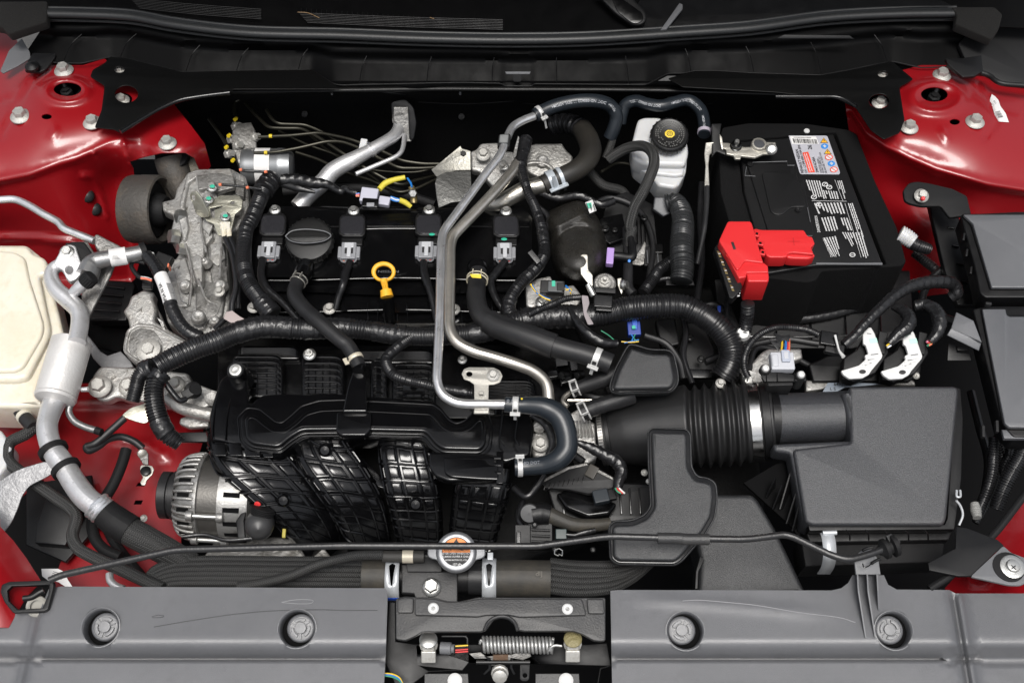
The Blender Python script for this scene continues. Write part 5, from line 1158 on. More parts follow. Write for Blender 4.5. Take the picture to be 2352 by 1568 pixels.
# ================================================================= brake fluid reservoir
br = thing('brake_reservoir', 'white brake fluid reservoir with a black yellow-marked cap', 'reservoir', (1520, 360, .03))
qr = Plane(1520, 340, .036, 14)
plate('tank_body', qr, D('1462 285 1466 273 1480 268 1512 268 1560 285 1580 330 1582 352 1574 380 1480 378 1453 362 1449 338'), 60, TANKW, br, bev=9, rc=10, res=4)
plate('tank_lower', qr.up(-.018), D('1453 348 1580 352 1576 395 1560 425 1548 432 1512 426 1500 410 1457 376'), 70, TANKW, br, bev=7, rc=6, res=4)
plate('tank_step', qr.up(-.012), D('1490 372 1574 372 1570 402 1552 405 1505 400'), 50, TANKW, br, bev=6, rc=6, res=4)
cq = Plane(1539, 305, .064, 16)
lathe('cap', cq.o - cq.n * .004, cq.n, [(40, -20), (43, -18), (43.5, -4), (41, 0), (38, 1.5), (36, .5), (.001, .5)], mat('cap black', (.009, .009, .009), .4), br, seg=48)
for i in range(22):
    a = 2 * math.pi * i / 22; c = cq.up(-.004).at(43 * cq.s * math.cos(a), 43 * cq.s * math.sin(a)); V, F = lathe_geo(c - cq.n * 18 * cq.s, cq.n, [(2 * cq.s, 0), (2 * cq.s, 15 * cq.s), (.6 * cq.s, 17 * cq.s)], 6); mk('knurl', V, F, MATS['cap black'], br)
cu = cq.up(-.004 + 1.2 * cq.s); cu.s = cq.s
plate('yellow_mark', cu, [(12 * math.cos(math.pi / 4 * i + .39), 10.5 * math.sin(math.pi / 4 * i + .39)) for i in range(8)], .8, mat('cap yellow print', (.70, .50, .03), .5), br, bev=.2, local=True)
plate('mark_ring', cu.up(.0003), circ(0, 0, 7, 6.5), .4, INK, br, bev=.1, holes=[circ(0, 0, 5.6, 5.2)], local=True); plate('mark_ring', cu.up(.0003), circ(0, 0, 3.4, 3), .4, INK, br, bev=.1, holes=[circ(0, 0, 2.2, 1.9)], local=True)
for rr, n_ in ((21, 26), (26, 34), (31, 40)):
    V = []; F = []
    for i in range(n_):
        if rnd.random() < .25: continue
        a = 2 * math.pi * i / n_; da = 2 * math.pi / n_ * .3; b = len(V)
        for (r_, aa) in ((rr, a - da), (rr + 2.6, a - da), (rr + 2.6, a + da), (rr, a + da)): V.append(cu.at(r_ * cu.s * math.cos(aa), r_ * cu.s * math.sin(aa), .0002))
        F.append((b, b + 1, b + 2, b + 3))
    mk('ring_print', V, F, mat('dim print', (.09, .09, .085), .5), br, 0)
plate('outlet', Plane(1533, 460, -.0, 30), CB('2160 1360 2300 1360 2310 1450 2220 1490 2150 1440'), 20, MGREY, br, bev=3)
# ================================================================= fuse boxes on the right
def fusebox(label, rim_, lid, z, yb):
    t = thing('fuse_box', label, 'fuse box', (rim_[0][0], rim_[0][1], z), 'black fuse boxes with grey lids at the right edge')
    q = Plane(2300, 560, z, 4, -4)
    plate('case_rim', q.up(-.006), rim_, 60, BLK, t, bev=3, rc=6); plate('lid_lip', q.up(-.002), grow(lid, 5), 10, BLK, t, bev=2, rc=6); plate('lid', q.up(.002), lid, 10, LIDM, t, bev=2, rc=3)
    return t, q
LIDM = mat('matt grey lid plastic', (.095, .098, .106), .38, spec=.9, bump=(1400, .0003), var=(8, (.115, .118, .126), .4, .8))
f1, qf1 = fusebox('upper black fuse box with grey lid at the right edge', CF('1915 -90 2010 250 2050 450 2085 480 2760 480 2760 -110 2300 -110'), CF('1935 -90 2000 -30 2130 410 2740 412 2740 -90') , .075, 0)
f1['label'] = 'upper black fuse box with grey lid below the right tower'
f2, qf2 = fusebox('lower black fuse box with grey lid beside the air filter box', CF('2000 560 2100 540 2760 540 2760 1440 2280 1440 2200 1350'), CF('2065 560 2225 560 2232 600 2250 612 2740 612 2740 1380 2250 1372 2220 1345'), .07, 0)
for (x, y) in ((1960, 170), (1990, 290), (1940, 60)): box('side_catch', Plane(2225, 590, .06, 10), *CF([x, y])[0], 6, 20, 14, BLK, f1, rot=-16, bev=1.5)
for (x, y) in ((2110, 520), (2170, 1365), (2075, 1400)): box('side_catch', Plane(2225, 790, .06, 10), *CF([x, y])[0], 14 if y < 600 else 7, 7 if y < 600 else 28, 14, MATS['dark liner plastic'], f2, rot=-8, bev=1.5)
plate('lower_step', qf2.up(-.008), CF('2200 1390 2480 1400 2480 1450 2215 1450'), 12, LIDM, f2, bev=2)
bolt(bt, 0, 0, 0, .1) if 0 else None
fl = thing('fuse_box_bracket', 'black mounting ear with red tipped bolt behind the upper fuse box', 'bracket', (2110, 445, .06))
plate('ear', Plane(2125, 445, .058, 15), CC('1530 1380 1520 1310 1560 1260 1620 1250 1700 1262 1860 1300 1960 1350 1990 1480 1840 1500 1780 1420 1640 1420 1560 1400'), 10, MATTE, fl, bev=2, rc=6)
bolt(fl, *CC('1645 1350')[0], .062, 17, 20, m=BOLTM); lathe('red_tip', (1568 + 1650 / 3, 457, .066), Vector((0, -.5, .8)), [(5, 0), (5, 8), (3, 10), (.001, 10)], REDP, fl, seg=12)
ftab = thing('fuse_box_flap', 'grey slanted plastic flap left of the lower fuse box', 'flap', (2225, 760, .05))
plate('flap', Plane(2215, 760, .058, 12, -12), CF('1885 580 2005 640 2062 790 1850 700 1850 690'), 8, LIDM, ftab, bev=2, rc=2); plate('flap_edge', Plane(2215, 785, .052, 40, -5), CF('1850 695 2060 788 2042 850 1822 742'), 6, LIDM, ftab, bev=2)
plate('flap_hinge', Plane(2200, 820, .02, 20), CF('1830 800 1880 800 1890 860 1975 865 1990 915 1825 915'), 5, BLK, ftab, bev=1, holes=[CF('1890 820 1965 830 1968 850 1895 845')])
# ================================================================= air filter box and ducts
ab = thing('air_filter_box', 'large grey black textured air filter box with round inlet neck', 'air filter box', (2020, 1050, -.05))
qa = Plane(2010, 1030, .004, 10)
plate('lid', qa, D('1951 886 2190 885 2200 888 2203 900 2175 1190 2168 1205 1866 1205 1850 1196 1822 1030 1955 1015'), 90, TEXG, ab, bev=9, rc=9, res=4)
plate('lid_shoulder', qa.up(-.006), D('1776 1018 1955 1010 1990 1060 1880 1205 1846 1196 1815 1040 1780 1035'), 60, TEXG, ab, bev=10, rc=6, res=4)
tube('inlet_neck', D('1762 962 1850 960 1975 955'), [-.024, -.028], 59, TEXG, ab, seg=48, sect=None, step=10, smooth=80)
tube('neck_collar', D('1765 962 1782 962'), [-.024], 64, BLK, ab, seg=48, step=5)
plate('lid_blend', qa.up(-.001), D('1935 900 1990 890 2000 1030 1960 1016'), 70, TEXG, ab, bev=14, rc=4, res=4)
plate('rim_wall', qa.up(-.010), D('2196 890 2206 892 2212 960 2208 1100 2192 1215 1860 1218 1856 1206 2170 1204 2176 1190'), 26, BLK, ab, bev=1.5)
for x in (1140, 1270, 1400, 1545, 1680): 
    tube('rim_rib', CI([x - 14, 515, x + 8, 540, x + 12, 582]), [-.006, -.012, -.025], 2, BLK, ab, seg=6)
plate('lower_case', qa.up(-.030), D('1852 1222 2188 1216 2180 1240 1860 1246'), 130, BLK, ab, bev=4, rc=4)
plate('case_base', qa.up(-.045), D('1840 1240 2170 1240 2165 1290 1850 1300'), 100, MATTE, ab, bev=4)
for k, (x0, y0, x1, y1) in enumerate(((755, 60, 665, 370), (785, 230, 710, 470), (635, 150, 570, 290), (680, 205, 615, 370), (800, 330, 750, 520))):
    V = [P(*CI([x0, y0])[0], -.02), P(*CI([x1, y1])[0], -.05), P(*CI([x0 - 10, y1])[0], -.09)]; V += [v + Vector((.0018, 0, 0)) for v in V]
    mk('side_fin', V, [(0, 1, 2), (5, 4, 3), (0, 3, 4, 1), (1, 4, 5, 2), (2, 5, 3, 0)], BLK, ab, 0)
plate('side_flange', Plane(1790, 1130, -.055, 10), CI('420 190 640 60 830 10 860 480 800 560 740 480'), 10, DEEP, ab, bev=1.5)
def spring_clip(par, pts, zz, label=None, wpx=15):
    path, s, _ = path3(pts, zz, 3); fr = frames(path); V = []; F = []
    for i, p in enumerate(path):
        T, Nn, B = fr[i]; side = Vector((1, 0, 0)) if abs(T.x) < .7 else Vector((0, 1, 0))
        for sx in (-1, 1): V.append(p + side * (sx * wpx * s))
    for i in range(len(path) - 1): F.append((i * 2, i * 2 + 1, i * 2 + 3, i * 2 + 2))
    o = mk('clip_strap', V, F, MATS['silver clamp steel'], par, 60); sm = o.modifiers.new('t', 'SOLIDIFY'); sm.thickness = .0014; return o
sc1 = thing('spring_clip', 'white metal spring clip on the front edge of the air filter box', 'clip', (1902, 1260, -.02), 'metal spring clips of the air filter box')
spring_clip(sc1, CI('990 540 1000 560 1010 620 1012 690 1000 760 970 812'), [.004, .008, .008, .002, -.02, -.05], wpx=15); tube('clip_roll', CI('965 534 1060 532'), .008, 5.5, MATS['silver clamp steel'], sc1)
sc2 = thing('spring_clip', 'thin metal spring clip on the right side of the air filter box', 'clip', (2200, 1150, -.02), 'metal spring clips of the air filter box')
tube('clip_wire', CI('1885 310 1915 350 1930 410 1905 480'), [-.0, -.02], 2.8, MATS['silver clamp steel'], sc2); tube('clip_roll', CI('1888 240 1890 285 1912 285 1912 240'), -.0, 2.6, MATS['silver clamp steel'], sc2)
# bellows between throttle and air box
bl = thing('intake_duct', 'black rubber intake duct with bellows and steel band clamps', 'duct', (1550, 985, -.08))
pts = D('1376 1003 1400 1000 1450 992 1520 984 1580 980 1640 976 1700 972 1775 966'); path, s, _ = path3(pts, [-.075, -.072, -.065, -.058, -.052, -.045, -.040, -.032], 3)
rad = []; n = len(path)
for i, p in enumerate(path):
    x = 1376 + 399 * i / (n - 1); b = float(np.interp(x, [1376, 1400, 1440, 1520, 1580, 1704, 1720, 1740, 1775], [62, 64, 74, 88, 97, 101, 90, 84, 76]))
    if 1583 < x < 1716: ph = ((x - 1583) / 22) % 1; b *= 1.0 - .16 * (.5 - .5 * math.cos(2 * math.pi * ph)) ** .6
    rad.append(b * s)
DUCT = mat('intake duct rubber', (.012, .012, .0125), .42, bump=((900, .0003), (40, .001, .3)), rvar=(20, .36, .5))
V, F, UV = tubegeo(path, rad, seg=72, s=s); mk('duct_body', V, F, DUCT, bl, 180); TUBES['duct'] = (path, rad[len(rad) // 2], s)
def ring_at(x, wpx, rpx, m, nm, par=None):
    i = int((x - 1376) / 399 * (n - 1)); j = min(n - 1, i + max(1, int(wpx / 3))); fr = frames(path); c = path[i]; ax = (path[j] - path[i]); L = ax.length
    V, F = lathe_geo(c, ax, [(rpx * s * .97, 0), (rpx * s, L * .06), (rpx * s, L * .94), (rpx * s * .97, L)], 72); return mk(nm, V, F, m, par or bl, 50)
POL = mat('polished steel band', (.72, .71, .69), .16, 1, bump=(90, .0002), rvar=(40, .12, .24))
ring_at(1724, 26, 93, POL, 'band_clamp'); ring_at(1752, 20, 88, BLK, 'duct_cuff'); ring_at(1398, 10, 73, BLK, 'duct_cuff')
rc2 = ring_at(1380, 14, 67, mat('worm band steel', (.42, .41, .39), .35, .9), 'worm_band')
i = int((1387 - 1376) / 399 * (n - 1)); T_, N_, B_ = frames(path)[i]; parts = []
for k in range(60):
    a = 2 * math.pi * k / 60; rd = N_ * math.cos(a) + B_ * math.sin(a); c = path[i] + rd * (67.3 * s); parts.append(boxgeo(c, T_, rd.cross(T_), rd, 4.5 * s, 1.0 * s, .4 * s))
V, F = merge(parts); o = mk('band_slots', V, F, INK, bl, 0); o['kind'] = 'stuff'
for pts_, zz in ((CE('1880 1390 2050 1330 2220 1260 2352 1235'), [.0, .006]), (CE('2030 1240 2060 1340'), .0), (CE('2240 1180 2250 1270 2300 1300'), [.002, .004]), (CE('1985 1370 2000 1450 2060 1560'), [-.002, .0]), (CE('1910 1320 2000 1300 2060 1240'), -.001)):
    pass
def surf(x, y, lift=1.0):
    """point of the duct surface seen at x, y"""
    d = ray(x, y).normalized(); best = None
    for i in range(0, n - 1):
        ax = (path[i + 1] - path[i]).normalized(); 
        t = (path[i] - CP).dot(ax) / (d.dot(ax) + 1e-9) if abs(d.dot(ax)) > 1e-6 else None
        if t is None or t < 0: continue
        q = CP + d * t; e = abs((q - path[i]).length - rad[i])
        if best is None or e < best[0] or t < best[2] and e < .004: best = (e, q, t)
    return best[1] if best else P(x, y, 0)
lathe('worm_screw', P(1718, 873, .0), Vector((.1, -.4, .9)), [(11, -8), (11, 2), (9, 5), (.001, 5)], ZINC, bl, seg=16); bars('screw_slot', Plane(1718, 873, .0065, 20), [(-6, -1, 6, 1)], INK, bl, rot=70, cx=1718, cy=871); box('worm_housing', Plane(1728, 882, -.004, 20), 1730, 882, 38, 14, 8, LEADM, bl, rot=-18, bev=2)
# resonators
def resonator(label, out, z, pitch, inner=11, rc=10):
    t = thing('resonator', label, 'resonator', (out[0][0], out[0][1], z), 'textured black resonator boxes over the intake')
    q = Plane(sum(p[0] for p in out) / len(out), sum(p[1] for p in out) / len(out), z, pitch)
    plate('flange', q, out, 12, TEX, t, bev=2.5, rc=rc + 2, res=3); plate('flange_rim', q.up(.003), grow(out, -3), 7, GLOSS, t, bev=2.6, rc=rc)
    plate('raised_top', q.up(.0125), grow(out, -inner), 24, TEX, t, bev=8, rc=rc, res=5); plate('lower_shell', q.up(-.006), grow(out, -8), 50, TEX, t, bev=6, rc=8)
    return t, q
r1, _ = resonator('small rounded textured resonator box left of the intake bellows', D('1399 885 1410 848 1436 800 1445 788 1462 790 1492 800 1536 801 1550 812 1560 858 1560 880 1545 900 1418 904 1402 898'), .035, 12, rc=18)
plate('inner_shade', Plane(1480, 840, .0, 0), [], 1, TEX) if 0 else None
r2, _ = resonator('large flask shaped textured resonator in front of the intake bellows', D('1487 990 1496 980 1576 982 1588 995 1590 1070 1602 1092 1628 1095 1646 1108 1650 1142 1644 1188 1622 1226 1568 1288 1552 1298 1418 1296 1400 1282 1397 1206 1410 1194 1452 1192 1480 1180 1494 1160 1488 1060'), .028, 12)
dt = thing('air_duct', 'wide textured black air duct behind the right radiator cover', 'duct', (1700, 1260, -.08))
plate('duct_top', Plane(1710, 1240, -.050, 14), CI('90 262 160 262 480 265 520 300 600 430 640 500 720 660 860 960 100 980 110 900 120 700 60 500'), 120, TEX, dt, bev=14, rc=14, res=4)
plate('duct_seam', Plane(1610, 1320, -.045, 14), CI('85 920 90 800 120 690 150 720 110 800 105 920'), 8, BLK, dt, bev=1.5)
# MAF sensor on the neck
ms = thing('airflow_sensor', 'black airflow sensor with pale grey plug on the air box neck', 'sensor', (1800, 880, .03))
qm = Plane(1800, 880, .045, 10)
plate('sensor_body', qm.up(-.006), CF('540 975 560 960 620 985 850 1025 855 1055 565 1060 545 1030'), 10, BLK, ms, bev=1.5)
plate('sensor_base', qm.up(-.010), CF('585 1062 760 1062 762 1085 590 1090'), 60, MATS['dark liner plastic'], ms, bev=2, rc=2)
for x, y, h in ((815, 1015, 56), (570, 972, 16)):
    c = qm.hit(*CF([x, y])[0]); lathe('screw_post', c, qm.n, [(11, -h), (13, -h + 2), (12, -2), (11, 0), (.001, 0)], MATS['dark liner plastic'], ms); lathe('screw', c, qm.n, [(8.5, 0), (9, 3), (7, 7), (4, 8), (3.5, 6), (.001, 6)], WHT, ms, seg=20)
for x in (575, 650, 770): tube('sensor_ridge', CF([x, 1000, x + 4, 1058]), .042, 1.4, BLK, ms, seg=6)
cn = box('plug', qm.up(.004), *CF('690 915')[0], 54, 44, 26, mat('pale plug plastic', (.46, .47, .50), .4), ms, bev=3)
box('plug_bulge', qm.up(.006), *CF('640 910')[0], 18, 34, 16, MATS['pale plug plastic'], cn, bev=5); box('plug_latch', qm.up(.008), *CF('712 880')[0], 20, 30, 6, mat('blue grey plastic', (.36, .39, .46), .4), cn, bev=2); box('latch_slot', qm.up(.0082), *CF('714 878')[0], 10, 18, 6.5, MATS['pale plug plastic'], cn, bev=1)
for i, (mm, x) in enumerate(((WY, 680), (WB, 705), (WR, 722), (WO, 733), (WB, 712))): tube('wire', CF([x, 850, x + (5 - i) * 1, 800, x + (3 - i) * 2, 770]), [.05, .04], 2.2, mm, ms, seg=6)
plate('tape_flag', Plane(1790, 775, .045, 10), CF('595 770 625 810 665 850 665 800 700 770 735 790 740 735 690 750 635 722 650 790'), 2, LEAD, ms, bev=.6)
# ================================================================= left: engine mount
em = thing('engine_mount', 'dark weathered cylindrical engine mount bushing beside the cast bracket', 'engine mount', (330, 480, -.03))
o = P(298, 480, -.03); s0 = S(o); ax = Vector((1, -.12, .10)).normalized()
lathe('mount_shell', o, ax, [(66, 0), (76, 3), (78, 10), (78, 30), (79, 34), (79, 70), (77, 78), (72, 80), (68, 74), (66, 60), (.001, 58)], IRON, em, seg=56)
lathe('mount_rubber', o, ax, [(66, 60), (60, 66), (40, 64), (36, 80), (30, 92), (.001, 92)], MATTE, em, seg=40)
lathe('mount_nut', o - ax * 6 * s0, ax, [(16, -10), (18, 0), (30, 6)], ZINC, em, seg=12)
tube('mount_yoke', D('392 362 398 385 412 420 425 450'), [-.0, -.02, -.04], [38, 36, 34, 28], IRON, em, seg=28); lathe('yoke_ring', (395, 355, .01), Vector((0, -.3, 1)), [(38, -14), (40, -2), (38, 3), (30, 5), (.001, 5)], MATTE, em)
plate('yoke_web', Plane(420, 385, -.01, 40), CA('1075 1060 1180 1110 1300 1080 1370 1070 1385 1180 1300 1240 1180 1230 1110 1190 1110 1110'), 24, mat('brown stained cast', (.16, .145, .115), .55, .5, bump=((200, .0015), (50, .002)), var=((30, (.30, .28, .24), .5, .8), (90, (.06, .05, .04), .55, .8))), em, bev=7, rc=8, res=3)
# cast timing cover and bracket
tc = thing('timing_cover', 'rough silver cast engine front cover with bosses and bracket', 'engine casting', (470, 570, -.03))
qt_ = Plane(470, 560, -.022, 8)
plate('cover_casting', qt_, CA('1500 1160 1590 1155 1690 1210 1720 1420 1650 1568') + CD('1560 60 1570 250 1585 520 1560 620 1500 720 1400 780 1320 770 1250 700 1150 650 1120 500 1180 330 1190 240 1240 160 1300 100'), 60, CAST, tc, bev=8, rc=8, res=4)
plate('bracket_arm', qt_.up(.014), CA('1215 1300 1290 1190 1355 1163 1590 1156 1620 1240 1500 1330 1440 1568') + CD('1420 20 1405 200 1395 400 1370 420 1320 300 1290 180 1225 165 1220 120 1180 100 1175 30 1195 -60 1190 -90 1120 -120 1115 -180 1200 -200'), 34, CAST, tc, bev=5, rc=5, res=3)
plate('arm_ridge', qt_.up(.021), CA('1290 1190 1360 1164 1420 1170 1300 1260 1270 1400 1300 1568') + CD('1280 80 1260 90 1230 -60 1240 -190'), 20, CAST, tc, bev=4, rc=5, res=3)
plate('arm_rib', qt_.up(.026), CD('1300 250 1350 180 1390 200 1395 360 1370 410 1330 300'), 26, CAST, tc, bev=3, rc=3)
plate('arm_rib', qt_.up(.012), CD('1330 0 1440 -20 1470 60 1400 150 1330 160'), 26, CAST, tc, bev=5, rc=5, res=3)
plate('seam_flange', qt_.up(.008), CD('1420 120 1545 100 1560 350 1550 470 1530 600 1440 690 1430 640 1470 560 1460 400 1440 260'), 20, CASTD, tc, bev=4, rc=5)
plate('casting_pad', qt_.up(.006), CD('1140 230 1250 200 1310 380 1300 540 1200 560 1130 400'), 14, CAST, tc, bev=6, rc=6, res=3)
plate('lower_pad', qt_.up(.006), CD('1220 580 1300 570 1420 600 1420 690 1290 740 1230 680'), 16, CAST, tc, bev=6, rc=6, res=3)
for x, y, r in ((410, 498, 18), (1185 / 3, 522.7 + 60 / 3, 18), (1240 / 3, 522.7 + 145 / 3, 13)):
    c = P(x, y, -.0); lathe('mount_bolt', c, Vector((-.8, -.3, .5)), [(r, -14), (r, 0), (r * .92, 6), (.001, 6)], ZINC, tc, seg=6, smooth=20)
bolt(tc, *CD('1512 442')[0], -.004, 13, 8, m=BOLTM); 
lathe('boss', (CA('1620 1230')[0][0], CA('1620 1230')[0][1], .0), Vector((.7, -.2, .6)), [(16, -20), (16, 0), (12, 4), (8, 3), (.001, 2)], CAST, tc); lathe('boss', (470, 412, .012), Vector((0, -.2, 1)), [(20, -20), (20, 2), (17, 4), (.001, 5)], CAST, tc)
rnd2 = random.Random(3)
for k, (x, y, r) in enumerate(((436, 452, 13), (500, 520, 11), (424, 655, 12), (470, 600, 9), (505, 655, 12), (455, 725, 14), (492, 735, 10))):
    lathe('casting_boss', (x, y, -.008), Vector((rnd2.uniform(-.3, .2), rnd2.uniform(-.5, .0), 1)), [(r + 4, -14), (r + 2, -3), (r, 2), (r - 3, 3), (r - 5, 1), (.001, .5)], CAST, tc, seg=18, smooth=50)
for k, (dz, th_, pts_) in enumerate(((.024, 14, '452 402 500 396 536 404 540 430 500 440 478 432 455 436'), (.018, 12, '470 436 500 446 496 500 480 540 462 520 458 470'), (.010, 10, '398 610 425 590 440 640 432 700 415 690 405 650'), (.009, 9, '448 640 500 650 520 610 524 660 500 720 470 740 450 720'), (.012, 10, '482 560 512 556 518 590 500 612 484 600'), (.011, 8, '408 700 440 716 470 752 440 762 418 744'), (.016, 12, '540 410 562 418 560 452 540 446'))):
    plate('casting_step', qt_.up(dz), D(pts_), th_, CAST if k % 3 else CASTD, tc, bev=2.6, rc=3, res=3)
for k, pts_ in enumerate(('470 450 462 520 474 580', '500 500 508 560 505 640', '426 560 440 620 436 700', '455 640 478 690 500 700')): tube('casting_rib', D(pts_), [.004, .0, -.006], 3, CAST, tc, seg=8)
OLZ = mat('olive zinc sheet', (.50, .49, .41), .36, .85, bump=((400, .0004),), var=((220, (.30, .28, .18), .55, .72), (30, (.38, .38, .34), .5, .8)))
hb = thing('harness_bracket', 'olive zinc stamped bracket with upright tab on the cast cover', 'bracket', (510, 470, .02))
plate('bracket_plate', Plane(510, 475, .016, 12), CA('1395 1480 1440 1410 1470 1370 1520 1345 1645 1345 1672 1380 1665 1440 1620 1475 1600 1568 1590 1620 1500 1620 1470 1540 1420 1520'), 4, OLZ, hb, bev=1, rc=3, holes=[circ(*CA('1602 1396')[0], 5, 4, 12), D('482 478 510 472 511 476 492 482 493 500 486 500')])
plate('upright_tab', Plane(455, 470, .035, 65, -20), CA('1305 1345 1318 1322 1350 1318 1385 1360 1440 1470 1435 1495 1385 1500 1350 1470'), 4, OLZ, hb, bev=1, rc=3, holes=[circ(*CA('1330 1365')[0], 5, 7, 12)])
for x, y in ((1463, 1292), (1437, 1375), (1553, 1495)):
    px, py = CA([x, y])[0]; bolt(hb, px, py, .024, 12, 10, m=ZINC, kind='small'); plate('green_dab', Plane(px, py - 4, .0335, 10), circ(px, py - 3, 6, 4, 10), .5, GREENINK, hb, bev=.1)
for dx in (0, 36):
    tube('sensor_ferrule', CD([1530 + dx, -30, 1540 + dx, 10, 1545 + dx, 65]), [.032, .03, .026], 6, CREAM, hb, seg=14)
box('sensor_cap', Plane(518, 520, .034, 10), 517, 517, 22, 20, 12, CREAM, hb, bev=2)
tube('sensor_lead', CD('1548 60 1590 150 1620 300 1625 420 1600 520 1590 600 1540 640 1480 700'), [.025, .03, .02, .0], 6.5, LEAD, step=6, tag=('black sensor lead with pale ferrule in front of the cast cover', 'cable')); tube('sensor_lead', CD('1582 60 1620 150 1645 300 1640 450 1640 560'), [.025, .03, .02, .01], 6, LEAD, step=6, tag=('outer black sensor lead beside the dark corrugated loom', 'cable'))
plate('tape_flag', Plane(543, 730, .025, 15), CD('1560 580 1600 572 1650 610 1690 632 1660 680 1600 660 1540 625'), 1.5, mat('grey pink tape', (.36, .30, .29), .5), None, bev=.3, tag=('greyish pink tape flag on the sensor leads', 'tape'))
# lower mount bracket
mb = thing('mount_bracket', 'rough grey cast mounting bracket with a large bolt in its basin', 'bracket', (340, 780, -.05))
qm_ = Plane(340, 760, -.035, 12)
plate('bracket_base', qm_, CD('845 575 880 530 900 470 985 425 1060 440 1050 480 1075 560 1060 640 1310 790 1330 850 1100 960 1000 960 900 905 845 850 850 780 890 690 880 630'), 44, CAST, mb, bev=7, rc=6, res=3, holes=[CD('1085 560 1120 640 1150 690 1105 660')])
plate('basin', qm_.up(.0008), CD('885 800 900 725 960 690 1060 705 1120 790 1110 870 1040 930 960 900 890 860'), 3, CASTD, mb, bev=1, rc=8)
edge_line(mb, qm_, CD('865 800 885 710 950 670 1060 680 1200 760 1290 800 1110 920 1020 950 930 905 860 850'), 4, .002, CAST, 'rim', rc=8)
bolt(mb, *CD('1025 840')[0], -.030, 27, 14, kind='flat', yaw=20)
plate('lower_arm', Plane(300, 870, -.065, 14), CD('615 1120 640 1010 690 950 900 960 1300 1000 1330 1090 1260 1140 1000 1200 880 1190 800 1160 740 1195 680 1190'), 34, CAST, mb, bev=7, rc=10, res=3)
for x, y, r in ((688, 1095, 27), (890, 1095, 24), (1212, 1080, 20)): bolt(mb, *CD([x, y])[0], -.058, r, 14)
plate('grey_rail', Plane(270, 790, -.07, 16), CD('560 690 620 760 690 850 740 880 830 850 900 920 920 960 720 985 640 900 600 820 530 760'), 12, mat('grey painted rail', (.16, .16, .165), .5, bump=(200, .0006), var=(20, (.24, .24, .24), .5, .8)), mb, bev=3)
dk = thing('side_duct', 'black ribbed plastic piece in the gap left of the engine', 'housing', (260, 690, -.1))
plate('duct_body', Plane(260, 690, -.09, 10), CD('700 370 740 360 920 370 930 400 870 640 620 640 600 560'), 30, BLK, dk, bev=4); 
for k in range(5): tube('rib', CD([700 - k * 20, 400 + k * 55, 860 - k * 12, 420 + k * 52]), -.085, 2.4, BLK, dk, seg=6)
plate('dark_pan', Plane(250, 760, -.14, 10), CD('400 480 600 520 900 640 830 860 700 830 500 780'), 10, DEEP, dk, bev=2)
# ================================================================= coolant reservoir
cr = thing('coolant_tank', 'milky cream coolant expansion tank at the left edge', 'tank', (40, 740, -.02))
qc_ = Plane(40, 740, -.002, 6, 4)
plate('tank_base', qc_.up(-.012), CD('-300 115 180 115 325 230 360 400 440 740 370 770 350 880 330 880 245 1140 290 1210 285 1225 100 1235 -300 1225'), 120, CREAM, cr, bev=10, rc=9, res=4)
plate('tank_upper', qc_, CD('-300 118 190 122 225 175 300 200 325 235 330 320 270 330 345 690 330 760 190 1030 120 1050 -300 1050'), 60, CREAM, cr, bev=11, rc=12, res=5)
plate('tank_face', qc_.up(.006), CD('-300 150 90 160 170 200 200 350 300 660 290 740 160 960 100 990 -300 995'), 20, CREAM, cr, bev=8, rc=14, res=4)
lathe('tank_outlet', P(*CD('120 1240')[0], -.06), Vector((.35, -.75, -.2)), [(17, -10), (17, 8), (13, 10), (13, 24)], ALUM, cr)
tube('tank_hose', CD('130 1250 170 1310 230 1370 180 1420 70 1480 50 1560') + CG('60 40 200 160 380 290 490 370 525 430 500 560 540 640 640 700 800 770 950 840 1120 920'), [-.055, -.045, -.05, -.05, -.045, -.04, -.04], 14, BRAID, seg=18, key='tank_hose', tag=('long braided black hose running from the cream tank to the front', 'hose'))
tube('hose_sleeve', CD('125 1240 165 1300 232 1378'), [-.052, -.045], 16, RUB, seg=18, key='tsl', tag=('plain rubber end of the cream tank hose', 'hose')); collar('hose_clamp', 'tsl', .4, 9, mat('cream clamp', (.55, .52, .44), .5), k=1.12, tag=('cream band clamp on the hose below the cream tank', 'hose clamp'))
# lower tank piece at the very left edge
plate('washer_tank', Plane(5, 1050, -.04, 5), CD('-200 1380 0 1385 78 1500 60 1620 0 1700 -200 1720'), 60, TANKW, None, bev=8, rc=8, tag=('pale plastic washer tank corner at the left edge', 'tank'))
plate('heat_shield', Plane(60, 1120, -.03, 25), CG('-80 230 0 175 80 120 160 85 320 38 385 105 330 145 200 210 150 280 120 370 80 460 0 565 -80 640'), 4, mat('dull galvanised sheet', (.27, .27, .275), .5, .6, bump=((90, .0015), (300, .0006)), var=(50, (.5, .5, .5), .58, .8)), None, bev=1.5, rc=10, tag=('dull grey metal shield at the lower left edge', 'shield'))
plate('splash_box', Plane(110, 1190, -.12, 10), CG('250 480 330 260 560 200 600 300 450 620 240 600'), 40, BLK, None, bev=3, tag=('black box low down between the metal shield and the red rail', 'box'))
